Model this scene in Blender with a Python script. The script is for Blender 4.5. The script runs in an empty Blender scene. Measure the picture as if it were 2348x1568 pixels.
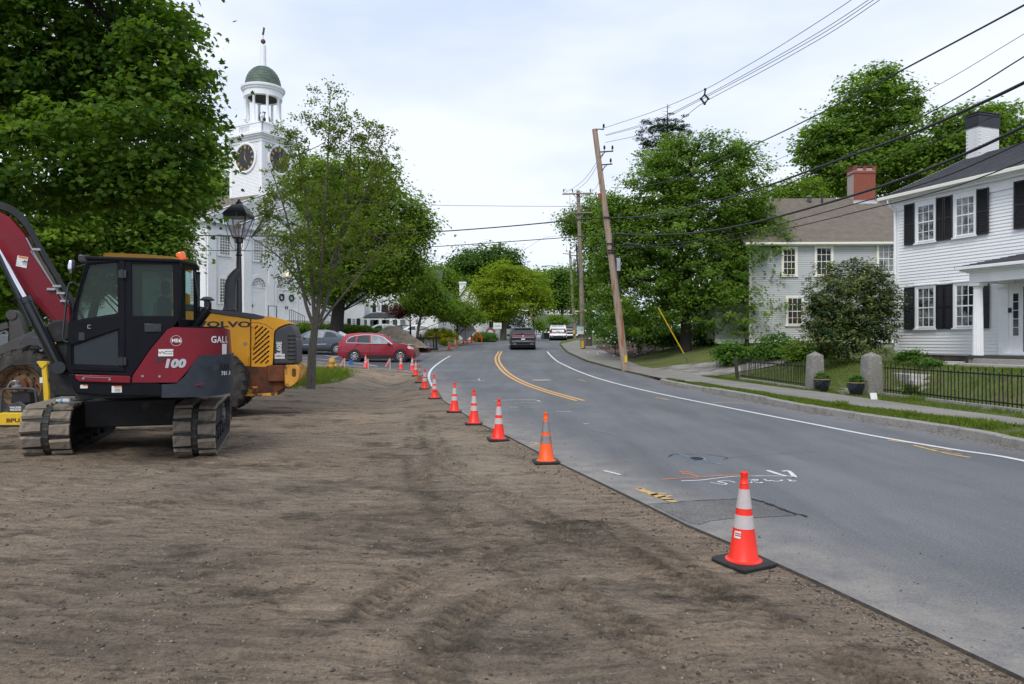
import bpy,bmesh,math,random
import numpy as np
from mathutils import Vector,Matrix,noise
from mathutils.geometry import tessellate_polygon

# ------------------------------------------------------------------ camera, world, sun, exposure
W,CX,HZ,F,EYE = 2347.0,1173.5,780.0,1640.0,1.69
scn = bpy.context.scene
C = scn.collection
cam = bpy.data.objects.new('camera',bpy.data.cameras.new('camera'))
C.objects.link(cam)
cam.data.sensor_width = 36.0
cam.data.lens = F / W * 36.0
cam.data.shift_y = -4.0 / W
cam.data.clip_start = 0.1
cam.data.clip_end = 3000
cam.location = (0,0,EYE)
cam.rotation_euler = (math.radians(90),0,0)
scn.camera = cam

SUN_EL,SUN_ROT = math.radians(48),math.radians(198)
world = bpy.data.worlds.new('World'); scn.world = world; world.use_nodes = True
nt = world.node_tree; nt.nodes.clear()
N = nt.nodes.new; LK = nt.links.new
out = N('ShaderNodeOutputWorld'); bg = N('ShaderNodeBackground')
sky = N('ShaderNodeTexSky'); sky.sky_type = 'NISHITA'; sky.sun_disc = False
sky.sun_elevation = SUN_EL; sky.sun_rotation = SUN_ROT; sky.air_density = 1.0; sky.dust_density = 1.5
tc = N('ShaderNodeTexCoord'); mp = N('ShaderNodeMapping'); mp.inputs['Scale'].default_value = (1.0,1.0,3.2)
nz = N('ShaderNodeTexNoise'); nz.inputs['Scale'].default_value = 1.7; nz.inputs['Detail'].default_value = 5; nz.inputs['Roughness'].default_value = 0.5
LK(tc.outputs['Generated'],mp.inputs['Vector']); LK(mp.outputs['Vector'],nz.inputs['Vector'])
rp = N('ShaderNodeValToRGB')
rp.color_ramp.elements[0].position = 0.36; rp.color_ramp.elements[0].color = (4.9,5.75,7.6,1)
rp.color_ramp.elements[1].position = 0.62; rp.color_ramp.elements[1].color = (7.3,7.7,8.5,1)
LK(nz.outputs['Fac'],rp.inputs['Fac'])
mx = N('ShaderNodeMix'); mx.data_type = 'RGBA'; mx.inputs[0].default_value = 0.93
LK(sky.outputs['Color'],mx.inputs[6]); LK(rp.outputs['Color'],mx.inputs[7])
LK(mx.outputs[2],bg.inputs['Color']); bg.inputs['Strength'].default_value = 0.105
LK(bg.outputs['Background'],out.inputs['Surface'])

sun = bpy.data.objects.new('sun',bpy.data.lights.new('sun','SUN')); C.objects.link(sun)
sun.data.energy = 1.5; sun.data.angle = math.radians(22); sun.data.color = (1.0,0.96,0.9)
sun.rotation_euler = (math.radians(90) - SUN_EL,0,math.radians(180) - SUN_ROT)
sd = Vector((math.sin(SUN_ROT) * math.cos(SUN_EL),math.cos(SUN_ROT) * math.cos(SUN_EL),math.sin(SUN_EL)))
sun.rotation_euler = sd.to_track_quat('Z','Y').to_euler()
scn.view_settings.view_transform = 'Standard'; scn.view_settings.look = 'None'
scn.view_settings.exposure = 0.4; scn.view_settings.gamma = 1.0
scn.view_settings.use_curve_mapping = False

# ------------------------------------------------------------------ terrain height
_gy = np.array([-50,26,28,36,42,47,53,57,64,70,78,86,96,112,140,200,3000.])
_gz = np.array([0,0,.03,.25,.46,.62,.86,.98,1.22,1.40,1.60,1.75,1.85,1.78,1.3,.9,.9])
_ty = np.arange(-60,260,.5)
_tz = np.interp(_ty,_gy,_gz)
_k = np.ones(9) / 9.0
_tz = np.convolve(np.pad(_tz,4,mode='edge'),_k,mode='valid')
def G(y): return np.interp(y,_ty,_tz)
def sstep(a,b,v):
    t = np.clip((v - a) / (b - a),0,1); return t * t * (3 - 2 * t)
def H(x,y):
    x = np.asarray(x,float); y = np.asarray(y,float)
    g = G(y)
    m = sstep(50.5,56,y + 0.10 * (x + 10)) * (1 - sstep(-12.0,-5.5,x + 0.085 * (y - 52)))
    m = m * (1 - sstep(130,200,y))
    m2 = 1.15 * sstep(57.5,60,y) * (1 - sstep(74,79,y)) * sstep(-22,-19,x)
    h = g + (2.78 - m2 - g) * m
    h = h + 0.16 * (1 - sstep(-14,-7,x)) * sstep(36,44,y) * (1 - m)
    xs = np.interp(y,[0,10,15.5,20.5,22.4,28.4,31,37,200],[13.4,12.3,11.35,10.6,10.1,9.35,8.6,6.7,6.9])
    wd = np.interp(y,[0,22,27,36,60],[1.7,1.9,3.0,5.5,6.0])
    r = np.interp(y,[0,30,38],[.74,.76,.92]) * sstep(0,1,(x - xs) / wd) * (1 - sstep(90,140,y))
    return h + r
def curbh(y): return np.interp(y,[26,31],[0.13,0.03])
def HR(x,y): return H(x,y) + curbh(y)
def h1(x,y): return float(H(x,y))
def P(px,py,Y): return Vector(((px - CX) / F * Y,Y,EYE - (py - HZ) / F * Y))
def gp(px,py,fn=None,y0=3.0):
    """ground point seen at a photo position: first hit of the sight line with the terrain"""
    fn = fn or H
    Y = np.arange(y0,200,0.05)
    z = EYE - (py - HZ) / F * Y
    d = z - fn((px - CX) / F * Y,Y)
    i = np.argmax(d <= 0)
    if d[i] > 0: i = len(Y) - 1
    y = float(Y[i])
    if i > 0 and d[i] <= 0:
        a,b = d[i - 1],d[i]; y = float(Y[i - 1] + 0.05 * a / (a - b))
    x = (px - CX) / F * y
    return Vector((x,y,float(fn(x,y))))

# ------------------------------------------------------------------ materials
MATS = {}
def mat(name,col,rough=0.6,metal=0.0,var=0.12,vscale=6.0,bump=0.0,bscale=60.0,spec=0.5,coat=0.0,
        col2=None,c2scale=3.0,c2pos=(0.45,0.6),emit=None,coords='Object',stretch=None,trans=None,alpha=None):
    if name in MATS: return MATS[name]
    m = bpy.data.materials.new(name); m.use_nodes = True
    t = m.node_tree; b = t.nodes['Principled BSDF']; o = t.nodes['Material Output']
    b.inputs['Roughness'].default_value = rough; b.inputs['Metallic'].default_value = metal
    b.inputs['Specular IOR Level'].default_value = spec
    if coat: b.inputs['Coat Weight'].default_value = coat; b.inputs['Coat Roughness'].default_value = 0.08
    tcn = t.nodes.new('ShaderNodeTexCoord'); mpn = t.nodes.new('ShaderNodeMapping')
    t.links.new(tcn.outputs[coords],mpn.inputs['Vector'])
    if stretch: mpn.inputs['Scale'].default_value = stretch
    cur = None
    rgb = t.nodes.new('ShaderNodeRGB'); rgb.outputs[0].default_value = (*col,1); cur = rgb.outputs[0]
    def noise_n(scale,detail=6,r=0.6):
        n = t.nodes.new('ShaderNodeTexNoise'); n.inputs['Scale'].default_value = scale
        n.inputs['Detail'].default_value = detail; n.inputs['Roughness'].default_value = r
        t.links.new(mpn.outputs['Vector'],n.inputs['Vector']); return n
    if col2 is not None:
        n = noise_n(c2scale,8,0.65); r = t.nodes.new('ShaderNodeMapRange')
        r.inputs['From Min'].default_value = c2pos[0]; r.inputs['From Max'].default_value = c2pos[1]
        t.links.new(n.outputs['Fac'],r.inputs['Value'])
        mxn = t.nodes.new('ShaderNodeMix'); mxn.data_type = 'RGBA'
        t.links.new(r.outputs['Result'],mxn.inputs[0]); t.links.new(cur,mxn.inputs[6]); mxn.inputs[7].default_value = (*col2,1)
        cur = mxn.outputs[2]
    if var:
        n = noise_n(vscale,5)
        r = t.nodes.new('ShaderNodeMapRange'); r.inputs['From Min'].default_value = 0.3; r.inputs['From Max'].default_value = 0.7
        r.inputs['To Min'].default_value = 1 - var; r.inputs['To Max'].default_value = 1 + var
        t.links.new(n.outputs['Fac'],r.inputs['Value'])
        v = t.nodes.new('ShaderNodeVectorMath'); v.operation = 'SCALE'
        t.links.new(cur,v.inputs[0]); t.links.new(r.outputs['Result'],v.inputs['Scale']); cur = v.outputs[0]
    t.links.new(cur,b.inputs['Base Color'])
    if bump:
        n = noise_n(bscale,4); bn = t.nodes.new('ShaderNodeBump'); bn.inputs['Strength'].default_value = bump
        bn.inputs['Distance'].default_value = 0.02
        t.links.new(n.outputs['Fac'],bn.inputs['Height']); t.links.new(bn.outputs['Normal'],b.inputs['Normal'])
    if emit: b.inputs['Emission Color'].default_value = (*emit[0],1); b.inputs['Emission Strength'].default_value = emit[1]
    if trans is not None:
        tr = t.nodes.new('ShaderNodeBsdfTranslucent'); t.links.new(cur,tr.inputs['Color'])
        ms = t.nodes.new('ShaderNodeMixShader'); ms.inputs[0].default_value = trans
        t.links.new(b.outputs[0],ms.inputs[1]); t.links.new(tr.outputs[0],ms.inputs[2]); t.links.new(ms.outputs[0],o.inputs['Surface'])
    if alpha is not None:
        tp = t.nodes.new('ShaderNodeBsdfTransparent'); tp.inputs['Color'].default_value = (*alpha[1],1)
        ms = t.nodes.new('ShaderNodeMixShader'); ms.inputs[0].default_value = alpha[0]
        t.links.new(b.outputs[0],ms.inputs[1]); t.links.new(tp.outputs[0],ms.inputs[2]); t.links.new(ms.outputs[0],o.inputs['Surface'])
    MATS[name] = m
    return m
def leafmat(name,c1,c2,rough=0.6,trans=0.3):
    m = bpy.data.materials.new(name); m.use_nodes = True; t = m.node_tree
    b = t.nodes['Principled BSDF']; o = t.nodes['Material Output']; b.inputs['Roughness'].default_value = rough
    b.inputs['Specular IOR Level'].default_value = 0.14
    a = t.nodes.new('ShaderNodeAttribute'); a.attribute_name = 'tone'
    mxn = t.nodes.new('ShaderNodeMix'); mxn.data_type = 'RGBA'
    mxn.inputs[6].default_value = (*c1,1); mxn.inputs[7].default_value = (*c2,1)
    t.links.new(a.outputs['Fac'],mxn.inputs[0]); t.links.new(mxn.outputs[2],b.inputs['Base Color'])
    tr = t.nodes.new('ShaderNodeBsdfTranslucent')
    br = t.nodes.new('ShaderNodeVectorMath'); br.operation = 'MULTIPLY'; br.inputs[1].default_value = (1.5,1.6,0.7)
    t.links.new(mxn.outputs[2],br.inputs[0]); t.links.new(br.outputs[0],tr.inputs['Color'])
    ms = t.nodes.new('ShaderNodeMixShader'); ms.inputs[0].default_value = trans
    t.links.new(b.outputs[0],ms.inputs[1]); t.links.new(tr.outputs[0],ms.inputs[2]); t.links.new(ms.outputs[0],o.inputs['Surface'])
    return m

M = {}
M['white'] = mat('white_paint',(.84,.845,.85),.55,var=.05,vscale=3,bump=.1,bscale=30)
M['white_old'] = mat('weathered_white_paint',(.84,.845,.85),.6,var=.06,vscale=2.0,bump=.15,bscale=25,col2=(.60,.60,.58),c2scale=2.2,c2pos=(.60,.78),coords='Generated')
M['cream'] = mat('cream_trim',(.80,.78,.68),.55,var=.05)
M['grayclap'] = mat('gray_clapboard',(.46,.475,.47),.6,var=.07,vscale=1.5,bump=.1)
M['shutter'] = mat('black_shutter_paint',(.012,.012,.014),.45,var=.2)
M['winglass'] = mat('window_glass',(.025,.03,.035),.06,var=.5,vscale=1.2,spec=.8)
M['curtainglass'] = mat('curtained_glass',(.20,.215,.22),.12,var=.5,vscale=3.5,spec=.8,col2=(.02,.022,.025),c2scale=1.8,c2pos=(.48,.56))
M['churchglass'] = mat('church_glass',(.20,.185,.15),.15,var=.35,vscale=2.5,spec=.7,col2=(.03,.03,.03),c2scale=1.1,c2pos=(.52,.6))
M['brick'] = mat('red_brick',(.27,.070,.042),.8,var=.2,vscale=9,bump=.3,bscale=40)
M['mortar'] = mat('mortar',(.42,.36,.31),.9,var=.1)
M['granite'] = mat('granite',(.30,.285,.26),.8,var=.28,vscale=30,bump=.5,bscale=70,col2=(.17,.16,.14),c2scale=3,c2pos=(.5,.7))
M['granite_l'] = mat('pale_granite',(.42,.40,.37),.8,var=.2,vscale=25,bump=.4,bscale=60)
M['poststone'] = mat('lichened_granite',(.21,.20,.18),.85,var=.3,vscale=22,bump=.6,bscale=50,col2=(.33,.32,.28),c2scale=6,c2pos=(.55,.7))
M['iron'] = mat('black_iron',(.018,.019,.018),.5,metal=.3,var=.3)
M['blackpaint'] = mat('black_enamel',(.012,.013,.016),.3,var=.2,coat=.3)
M['cabblack'] = mat('cab_dark_paint',(.008,.009,.012),.5,spec=.12,var=.2,vscale=4,bump=.05)
M['cwgray'] = mat('slate_counterweight',(.030,.038,.050),.55,spec=.3,var=.25,vscale=5,bump=.25,bscale=90,col2=(.09,.09,.085),c2scale=5,c2pos=(.6,.8))
M['undercarriage'] = mat('undercarriage_black',(.014,.014,.015),.7,var=.3,vscale=7,bump=.3,col2=(.06,.05,.04),c2scale=4,c2pos=(.55,.75))
M['red'] = mat('machine_red',(.19,.006,.016),.42,var=.12,vscale=2.5,coat=.12,spec=.3,col2=(.13,.018,.022),c2scale=3,c2pos=(.55,.8))
M['chrome'] = mat('chrome',(.75,.75,.76),.12,metal=1.0,var=.03)
M['hose'] = mat('hydraulic_hose',(.015,.015,.015),.5,var=.2)
M['steel'] = mat('galvanised_steel',(.38,.39,.40),.4,metal=.8,var=.12)
M['pad'] = mat('dusty_track_rubber',(.235,.195,.15),.85,var=.3,vscale=6,bump=.5,bscale=40,col2=(.075,.07,.06),c2scale=4,c2pos=(.5,.65))
M['rubber'] = mat('track_rubber',(.035,.034,.032),.8,var=.3,vscale=9,bump=.3,col2=(.10,.09,.075),c2scale=5,c2pos=(.52,.7))
M['tyre'] = mat('dusty_tyre',(.035,.032,.029),.85,var=.3,vscale=6,bump=.4,col2=(.11,.10,.085),c2scale=3.5,c2pos=(.5,.72))
M['cartyre'] = mat('car_tyre',(.018,.018,.018),.75,var=.2)
M['yellow'] = mat('machine_yellow',(.80,.36,.016),.45,var=.09,vscale=3,coat=.1,col2=(.62,.27,.03),c2scale=2.6,c2pos=(.58,.8))
M['rustyellow'] = mat('rusty_yellow_paint',(.66,.32,.04),.7,var=.2,vscale=5,bump=.4,col2=(.12,.045,.02),c2scale=4.5,c2pos=(.5,.58))
M['rust'] = mat('rusty_frame',(.16,.05,.018),.8,var=.35,vscale=5,bump=.4,col2=(.035,.02,.014),c2scale=2.5,c2pos=(.48,.62))
M['compyellow'] = mat('compactor_yellow',(.72,.48,.02),.4,var=.1,vscale=9)
M['volvogray'] = mat('loader_gray',(.055,.055,.06),.5,var=.18,vscale=4)
M['armgray'] = mat('loader_arm_gray',(.075,.07,.068),.6,var=.2,vscale=4,bump=.1)
M['rim'] = mat('rusty_rim',(.20,.12,.06),.8,var=.3,vscale=6,bump=.3,col2=(.05,.03,.02),c2scale=6)
M['glassclear'] = mat('cab_glass',(.05,.07,.06),.03,var=0,spec=.8,alpha=(.72,(.62,.74,.70)))
M['glassdark'] = mat('cab_glass_dark',(.02,.03,.03),.04,var=0,spec=.8,alpha=(.45,(.40,.50,.48)))
M['carglass'] = mat('car_glass',(.03,.035,.04),.05,var=.3,vscale=3,spec=.9)
M['carglass_l'] = mat('car_glass_reflecting',(.28,.31,.32),.08,var=.35,vscale=4,spec=.9)
M['label'] = mat('sticker_white',(.72,.72,.70),.5,var=.1,vscale=30)
M['labelorange'] = mat('sticker_orange',(.75,.16,.02),.5)
M['ink'] = mat('ink_dark',(.03,.03,.035),.6)
M['silverink'] = mat('silver_lettering',(.50,.51,.53),.35,metal=.4)
M['orange'] = mat('cone_red_orange',(.90,.028,.011),.42,var=.07,vscale=7,col2=(.55,.04,.02),c2scale=7,c2pos=(.56,.75))
M['orange2'] = mat('cone_bright_orange',(.90,.11,.010),.42,var=.07,vscale=7)
M['orangeold'] = mat('cone_faded_orange',(.48,.13,.045),.7,var=.25,vscale=7)
M['conebase'] = mat('cone_base_rubber',(.018,.019,.020),.7,var=.3,vscale=20,bump=.3,col2=(.05,.047,.04),c2scale=12,c2pos=(.55,.7))
M['band'] = mat('reflective_white_band',(.52,.46,.45),.4,var=.06,vscale=30,col2=(.35,.32,.32),c2scale=26,c2pos=(.68,.72))
M['bandgray'] = mat('reflective_gray_band',(.24,.23,.24),.3,metal=.3,var=.2,vscale=12)
M['wood'] = mat('pole_wood',(.34,.26,.20),.85,var=.3,vscale=5,bump=.6,bscale=22,col2=(.30,.12,.055),c2scale=2.2,c2pos=(.54,.62),stretch=(3,3,.25))
M['woodgray'] = mat('pole_wood_gray',(.25,.20,.16),.85,var=.2,vscale=5,bump=.5,bscale=22,stretch=(3,3,.25))
M['plank'] = mat('dark_weathered_wood',(.045,.038,.033),.8,var=.25,vscale=6)
M['stake'] = mat('new_wood_stake',(.55,.42,.27),.7,var=.1)
M['wire'] = mat('black_cable',(.012,.012,.014),.6,var=.1)
M['wiregray'] = mat('gray_conductor',(.07,.07,.08),.5,var=.1)
M['copper'] = mat('green_copper',(.085,.125,.09),.6,var=.25,vscale=4,col2=(.05,.06,.05),c2scale=1.6,c2pos=(.5,.65))
M['roofgray'] = mat('gray_shingle',(.095,.095,.105),.9,var=.22,vscale=3,bump=.4,bscale=30)
M['roofbrown'] = mat('brown_gray_shingle',(.185,.155,.125),.9,var=.18,vscale=3,bump=.4,bscale=30)
M['roofdark'] = mat('dark_shingle',(.055,.06,.065),.9,var=.2,vscale=2,bump=.3)
M['gold'] = mat('gilt',(.65,.42,.12),.4,metal=.5,var=.1)
M['clockblack'] = mat('clock_face_black',(.012,.013,.018),.4,var=.3)
M['bark'] = mat('bark',(.085,.070,.055),.9,var=.35,vscale=8,bump=.8,bscale=18,stretch=(2.5,2.5,.6))
M['barkgray'] = mat('bark_gray',(.12,.105,.085),.9,var=.35,vscale=9,bump=.8,bscale=20,stretch=(2.5,2.5,.6))
M['barkdark'] = mat('bark_dark',(.03,.026,.022),.9,var=.3,vscale=8,bump=.6)
M['whiteline'] = mat('road_paint_white',(.66,.67,.68),.7,var=.08,vscale=12,col2=(.4,.41,.42),c2scale=14,c2pos=(.62,.8))
M['yellowline'] = mat('road_paint_yellow',(.66,.38,.12),.7,var=.08,vscale=12,col2=(.42,.27,.12),c2scale=14,c2pos=(.60,.8))
M['spraywhite'] = mat('spray_white',(.60,.63,.66),.8,var=.15,vscale=30,col2=(.25,.26,.27),c2scale=22,c2pos=(.58,.75))
M['sprayorange'] = mat('spray_orange',(.55,.20,.10),.8,var=.15,vscale=30,col2=(.2,.15,.13),c2scale=20,c2pos=(.52,.7))
M['sprayyellow'] = mat('spray_yellow',(.55,.36,.14),.8,var=.15,vscale=30,col2=(.2,.18,.14),c2scale=18,c2pos=(.54,.7))
M['sprayblue'] = mat('spray_blue',(.14,.30,.44),.8,var=.15,vscale=30,col2=(.12,.14,.16),c2scale=18,c2pos=(.45,.6))
M['asphalt_edge'] = mat('cut_asphalt_edge',(.085,.076,.065),.9,var=.4,vscale=25,bump=.5)
M['crack'] = mat('asphalt_crack',(.012,.012,.012),.9,var=.1)
M['concrete'] = mat('concrete_rubble',(.42,.38,.32),.85,var=.2,vscale=6,bump=.4)
M['navy'] = mat('glazed_navy',(.012,.016,.03),.15,var=.2,coat=.5)
M['tan'] = mat('tan_rim',(.28,.20,.12),.5)
M['amber'] = mat('amber_lens',(.85,.16,.01),.25,var=.1,coat=.5)
M['paleblue'] = mat('pale_green_paper',(.38,.62,.58),.6)
M['plastic'] = mat('bottle_plastic',(.8,.85,.9),.05,var=0,alpha=(.3,(.85,.9,.92)))
M['bottleblue'] = mat('bottle_label_blue',(.12,.35,.55),.4)
M['pink'] = mat('pink_ribbon',(.85,.22,.28),.5)
M['blue'] = mat('blue_plastic',(.02,.12,.45),.4)
M['hydrant'] = mat('hydrant_paint',(.58,.34,.05),.6,var=.15,vscale=8,bump=.2,col2=(.30,.11,.03),c2scale=7,c2pos=(.5,.6))
M['signback'] = mat('sign_back_aluminium',(.33,.36,.39),.4,metal=.5,var=.06)
M['palewall'] = mat('pale_wall',(.60,.55,.48),.7,var=.06)
M['lens'] = mat('lamp_glass',(.55,.55,.55),.1,var=0,alpha=(.7,(.92,.93,.95)))

# ------------------------------------------------------------------ object helpers
def empty(name,loc=(0,0,0),rz=0.0,label=None,cat=None,group=None,kind=None,parent=None):
    o = bpy.data.objects.new(name,None); C.objects.link(o)
    o.location = loc; o.rotation_euler = (0,0,rz); o.empty_display_size = .2
    if parent: o.parent = parent
    return tag(o,label,cat,group,kind)
def tag(o,label=None,cat=None,group=None,kind=None):
    if label: o['label'] = label
    if cat: o['category'] = cat
    if group: o['group'] = group
    if kind: o['kind'] = kind
    return o
def copy_tree(o,parent=None):
    c = o.copy(); C.objects.link(c)
    if parent: c.parent = parent
    for ch in list(o.children): copy_tree(ch,c)
    return c
class Frame:
    """upright plane through A whose local x axis has heading ang; local y points away from the viewer"""
    def __init__(s,x,y,z,ang):
        s.o = Vector((x,y,z)); s.a = math.radians(ang); s.e = (math.cos(s.a),math.sin(s.a)); s.n = (-math.sin(s.a),math.cos(s.a))
    def U(s,px,py,d=0.0):
        k = (px - CX) / F
        ox = s.o.x + d * s.n[0]; oy = s.o.y + d * s.n[1]
        t = (k * oy - ox) / (s.e[0] - k * s.e[1])
        Y = oy + t * s.e[1]
        return (t,EYE - (py - HZ) / F * Y - s.o.z)
    def poly(s,pts,d=0.0): return [s.U(px,py,d) for px,py in pts]
class MB:
    def __init__(s): s.v = []; s.f = []; s.mi = []; s.m = 0; s.T = None
    def add(s,vs,fs):
        o = len(s.v)
        if s.T is not None: vs = [tuple(s.T @ Vector(v)) for v in vs]
        s.v += [tuple(v) for v in vs]; s.f += [tuple(i + o for i in f) for f in fs]; s.mi += [s.m] * len(fs)
        return s
    def box(s,x0,x1,y0,y1,z0,z1):
        return s.add([(x0,y0,z0),(x1,y0,z0),(x1,y1,z0),(x0,y1,z0),(x0,y0,z1),(x1,y0,z1),(x1,y1,z1),(x0,y1,z1)],
                     [(0,3,2,1),(4,5,6,7),(0,1,5,4),(1,2,6,5),(2,3,7,6),(3,0,4,7)])
    def bar(s,p0,p1,wx,wz=None,up=(0,0,1)):
        wz = wz or wx; p0 = Vector(p0); p1 = Vector(p1); d = (p1 - p0).normalized()
        u = Vector(up)
        if abs(d.dot(u)) > .95: u = Vector((1,0,0))
        a = d.cross(u).normalized() * wx / 2; b = a.cross(d).normalized() * wz / 2
        vs = [p + sa * a + sb * b for p in (p0,p1) for sa,sb in ((-1,-1),(1,-1),(1,1),(-1,1))]
        return s.add(vs,[(0,1,2,3),(7,6,5,4),(0,4,5,1),(1,5,6,2),(2,6,7,3),(3,7,4,0)])
    def tube(s,pts,rs,n=8,cap=True):
        pts = [Vector(p) for p in pts]
        if not hasattr(rs,'__len__'): rs = [rs] * len(pts)
        vs = []; prev = None
        for i,p in enumerate(pts):
            d = (pts[min(i + 1,len(pts) - 1)] - pts[max(i - 1,0)])
            d = d.normalized() if d.length > 1e-9 else Vector((0,0,1))
            if prev is None:
                prev = d.cross(Vector((0,0,1)))
                if prev.length < .05: prev = d.cross(Vector((1,0,0)))
            a = (prev - d * prev.dot(d)).normalized(); prev = a; b = d.cross(a)
            for k in range(n):
                t = 2 * math.pi * k / n; vs.append(p + (a * math.cos(t) + b * math.sin(t)) * rs[i])
        fs = []
        for i in range(len(pts) - 1):
            for k in range(n):
                k2 = (k + 1) % n; fs.append((i * n + k,i * n + k2,(i + 1) * n + k2,(i + 1) * n + k))
        if cap: fs.append(tuple(range(n - 1,-1,-1))); fs.append(tuple((len(pts) - 1) * n + k for k in range(n)))
        return s.add(vs,fs)
    def lathe(s,prof,n=24,c=(0,0,0),axis='z',cap=True,ph=0.0):
        vs = []
        for r,h in prof:
            for k in range(n):
                t = 2 * math.pi * k / n + ph; a,b = r * math.cos(t),r * math.sin(t)
                vs.append({'z': (c[0] + a,c[1] + b,c[2] + h),'y': (c[0] + a,c[1] + h,c[2] + b),'x': (c[0] + h,c[1] + a,c[2] + b)}[axis])
        fs = [(i * n + k,i * n + (k + 1) % n,(i + 1) * n + (k + 1) % n,(i + 1) * n + k) for i in range(len(prof) - 1) for k in range(n)]
        if cap: fs.append(tuple(range(n))); fs.append(tuple((len(prof) - 1) * n + k for k in range(n)))
        return s.add(vs,fs)
    def prism(s,outer,y0,y1,holes=(),axis='y'):
        """polygon(s) in (x,z) [axis y] or (x,y) [axis z] or (y,z) [axis x] extruded along the axis, with holes"""
        loops = [list(outer)] + [list(h) for h in holes]
        tris = tessellate_polygon([[Vector((a,b,0)) for a,b in l] for l in loops])
        flat = [p for l in loops for p in l]; n = len(flat)
        def mk(p,d): return {'y': (p[0],d,p[1]),'z': (p[0],p[1],d),'x': (d,p[0],p[1])}[axis]
        vs = [mk(p,y0) for p in flat] + [mk(p,y1) for p in flat]
        fs = [tuple(t) for t in tris] + [tuple(i + n for i in reversed(t)) for t in tris]
        o = 0
        for l in loops:
            m = len(l)
            for i in range(m):
                j = (i + 1) % m; fs.append((o + i,o + j,o + j + n,o + i + n))
            o += m
        return s.add(vs,fs)
    def quad(s,a,b,c,d): return s.add([a,b,c,d],[(0,1,2,3)])
    def sphere(s,c,r,n=12,m=8,sc=(1,1,1)):
        prof = []
        vs = []; fs = []
        for i in range(m + 1):
            ph = math.pi * i / m
            for k in range(n):
                t = 2 * math.pi * k / n
                vs.append((c[0] + r * sc[0] * math.sin(ph) * math.cos(t),c[1] + r * sc[1] * math.sin(ph) * math.sin(t),c[2] - r * sc[2] * math.cos(ph)))
        for i in range(m):
            for k in range(n):
                k2 = (k + 1) % n; fs.append((i * n + k,i * n + k2,(i + 1) * n + k2,(i + 1) * n + k))
        return s.add(vs,fs)
    def build(s,name,mats,parent=None,smooth=None,bevel=0,seg=2,label=None,kind=None,loc=None,weld=True,recalc=True,**kw):
        me = bpy.data.meshes.new(name); me.from_pydata(s.v,[],s.f)
        mats = mats if isinstance(mats,(list,tuple)) else [mats]
        for m_ in mats: me.materials.append(m_)
        if len(mats) > 1: me.polygons.foreach_set('material_index',s.mi)
        if weld or recalc:
            bm = bmesh.new(); bm.from_mesh(me)
            if weld: bmesh.ops.remove_doubles(bm,verts=bm.verts,dist=1e-5)
            if recalc: bmesh.ops.recalc_face_normals(bm,faces=bm.faces)
            bm.to_mesh(me); bm.free()
        if smooth is not None:
            me.shade_smooth(); me.set_sharp_from_angle(angle=math.radians(smooth))
        o = bpy.data.objects.new(name,me); C.objects.link(o)
        if parent: o.parent = parent
        if loc is not None: o.location = loc
        if bevel:
            b = o.modifiers.new('bevel','BEVEL'); b.width = bevel; b.segments = seg; b.limit_method = 'ANGLE'; b.angle_limit = math.radians(35)
            me.shade_smooth(); me.set_sharp_from_angle(angle=math.radians(50))
        tag(o,label,kw.get('cat'),kw.get('group'),kind)
        return o
def inst(me,name,parent=None,loc=(0,0,0),rot=(0,0,0),scale=None,label=None):
    o = bpy.data.objects.new(name,me); C.objects.link(o)
    if parent: o.parent = parent
    o.location = loc; o.rotation_euler = rot
    if scale: o.scale = scale
    if label: o['label'] = label
    return o
def text_mesh(name,s,size,m,parent,T,bold=0.0,extr=0.002,cx=1.0,align='CENTER',shear=0.0):
    cu = bpy.data.curves.new(name,'FONT'); cu.body = s; cu.size = size; cu.align_x = align; cu.align_y = 'CENTER'
    cu.extrude = extr; cu.offset = bold; cu.shear = shear; cu.space_character = 1.0 + bold * 3; cu.resolution_u = 3
    o = bpy.data.objects.new(name,cu); C.objects.link(o)
    dg = bpy.context.evaluated_depsgraph_get(); me = bpy.data.meshes.new_from_object(o.evaluated_get(dg))
    bpy.data.objects.remove(o); bpy.data.curves.remove(cu)
    me.transform(Matrix.Diagonal((cx,1,1,1))); me.transform(T); me.materials.clear(); me.materials.append(m)
    q = bpy.data.objects.new(name,me); C.objects.link(q); q.parent = parent
    return q
def face_T(x,y,z,rz=0.0,roll=0.0):
    """text standing upright, facing local -y"""
    return Matrix.Translation((x,y,z)) @ Matrix.Rotation(rz,4,'Z') @ Matrix.Rotation(math.radians(90),4,'X') @ Matrix.Rotation(roll,4,'Z')

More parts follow.
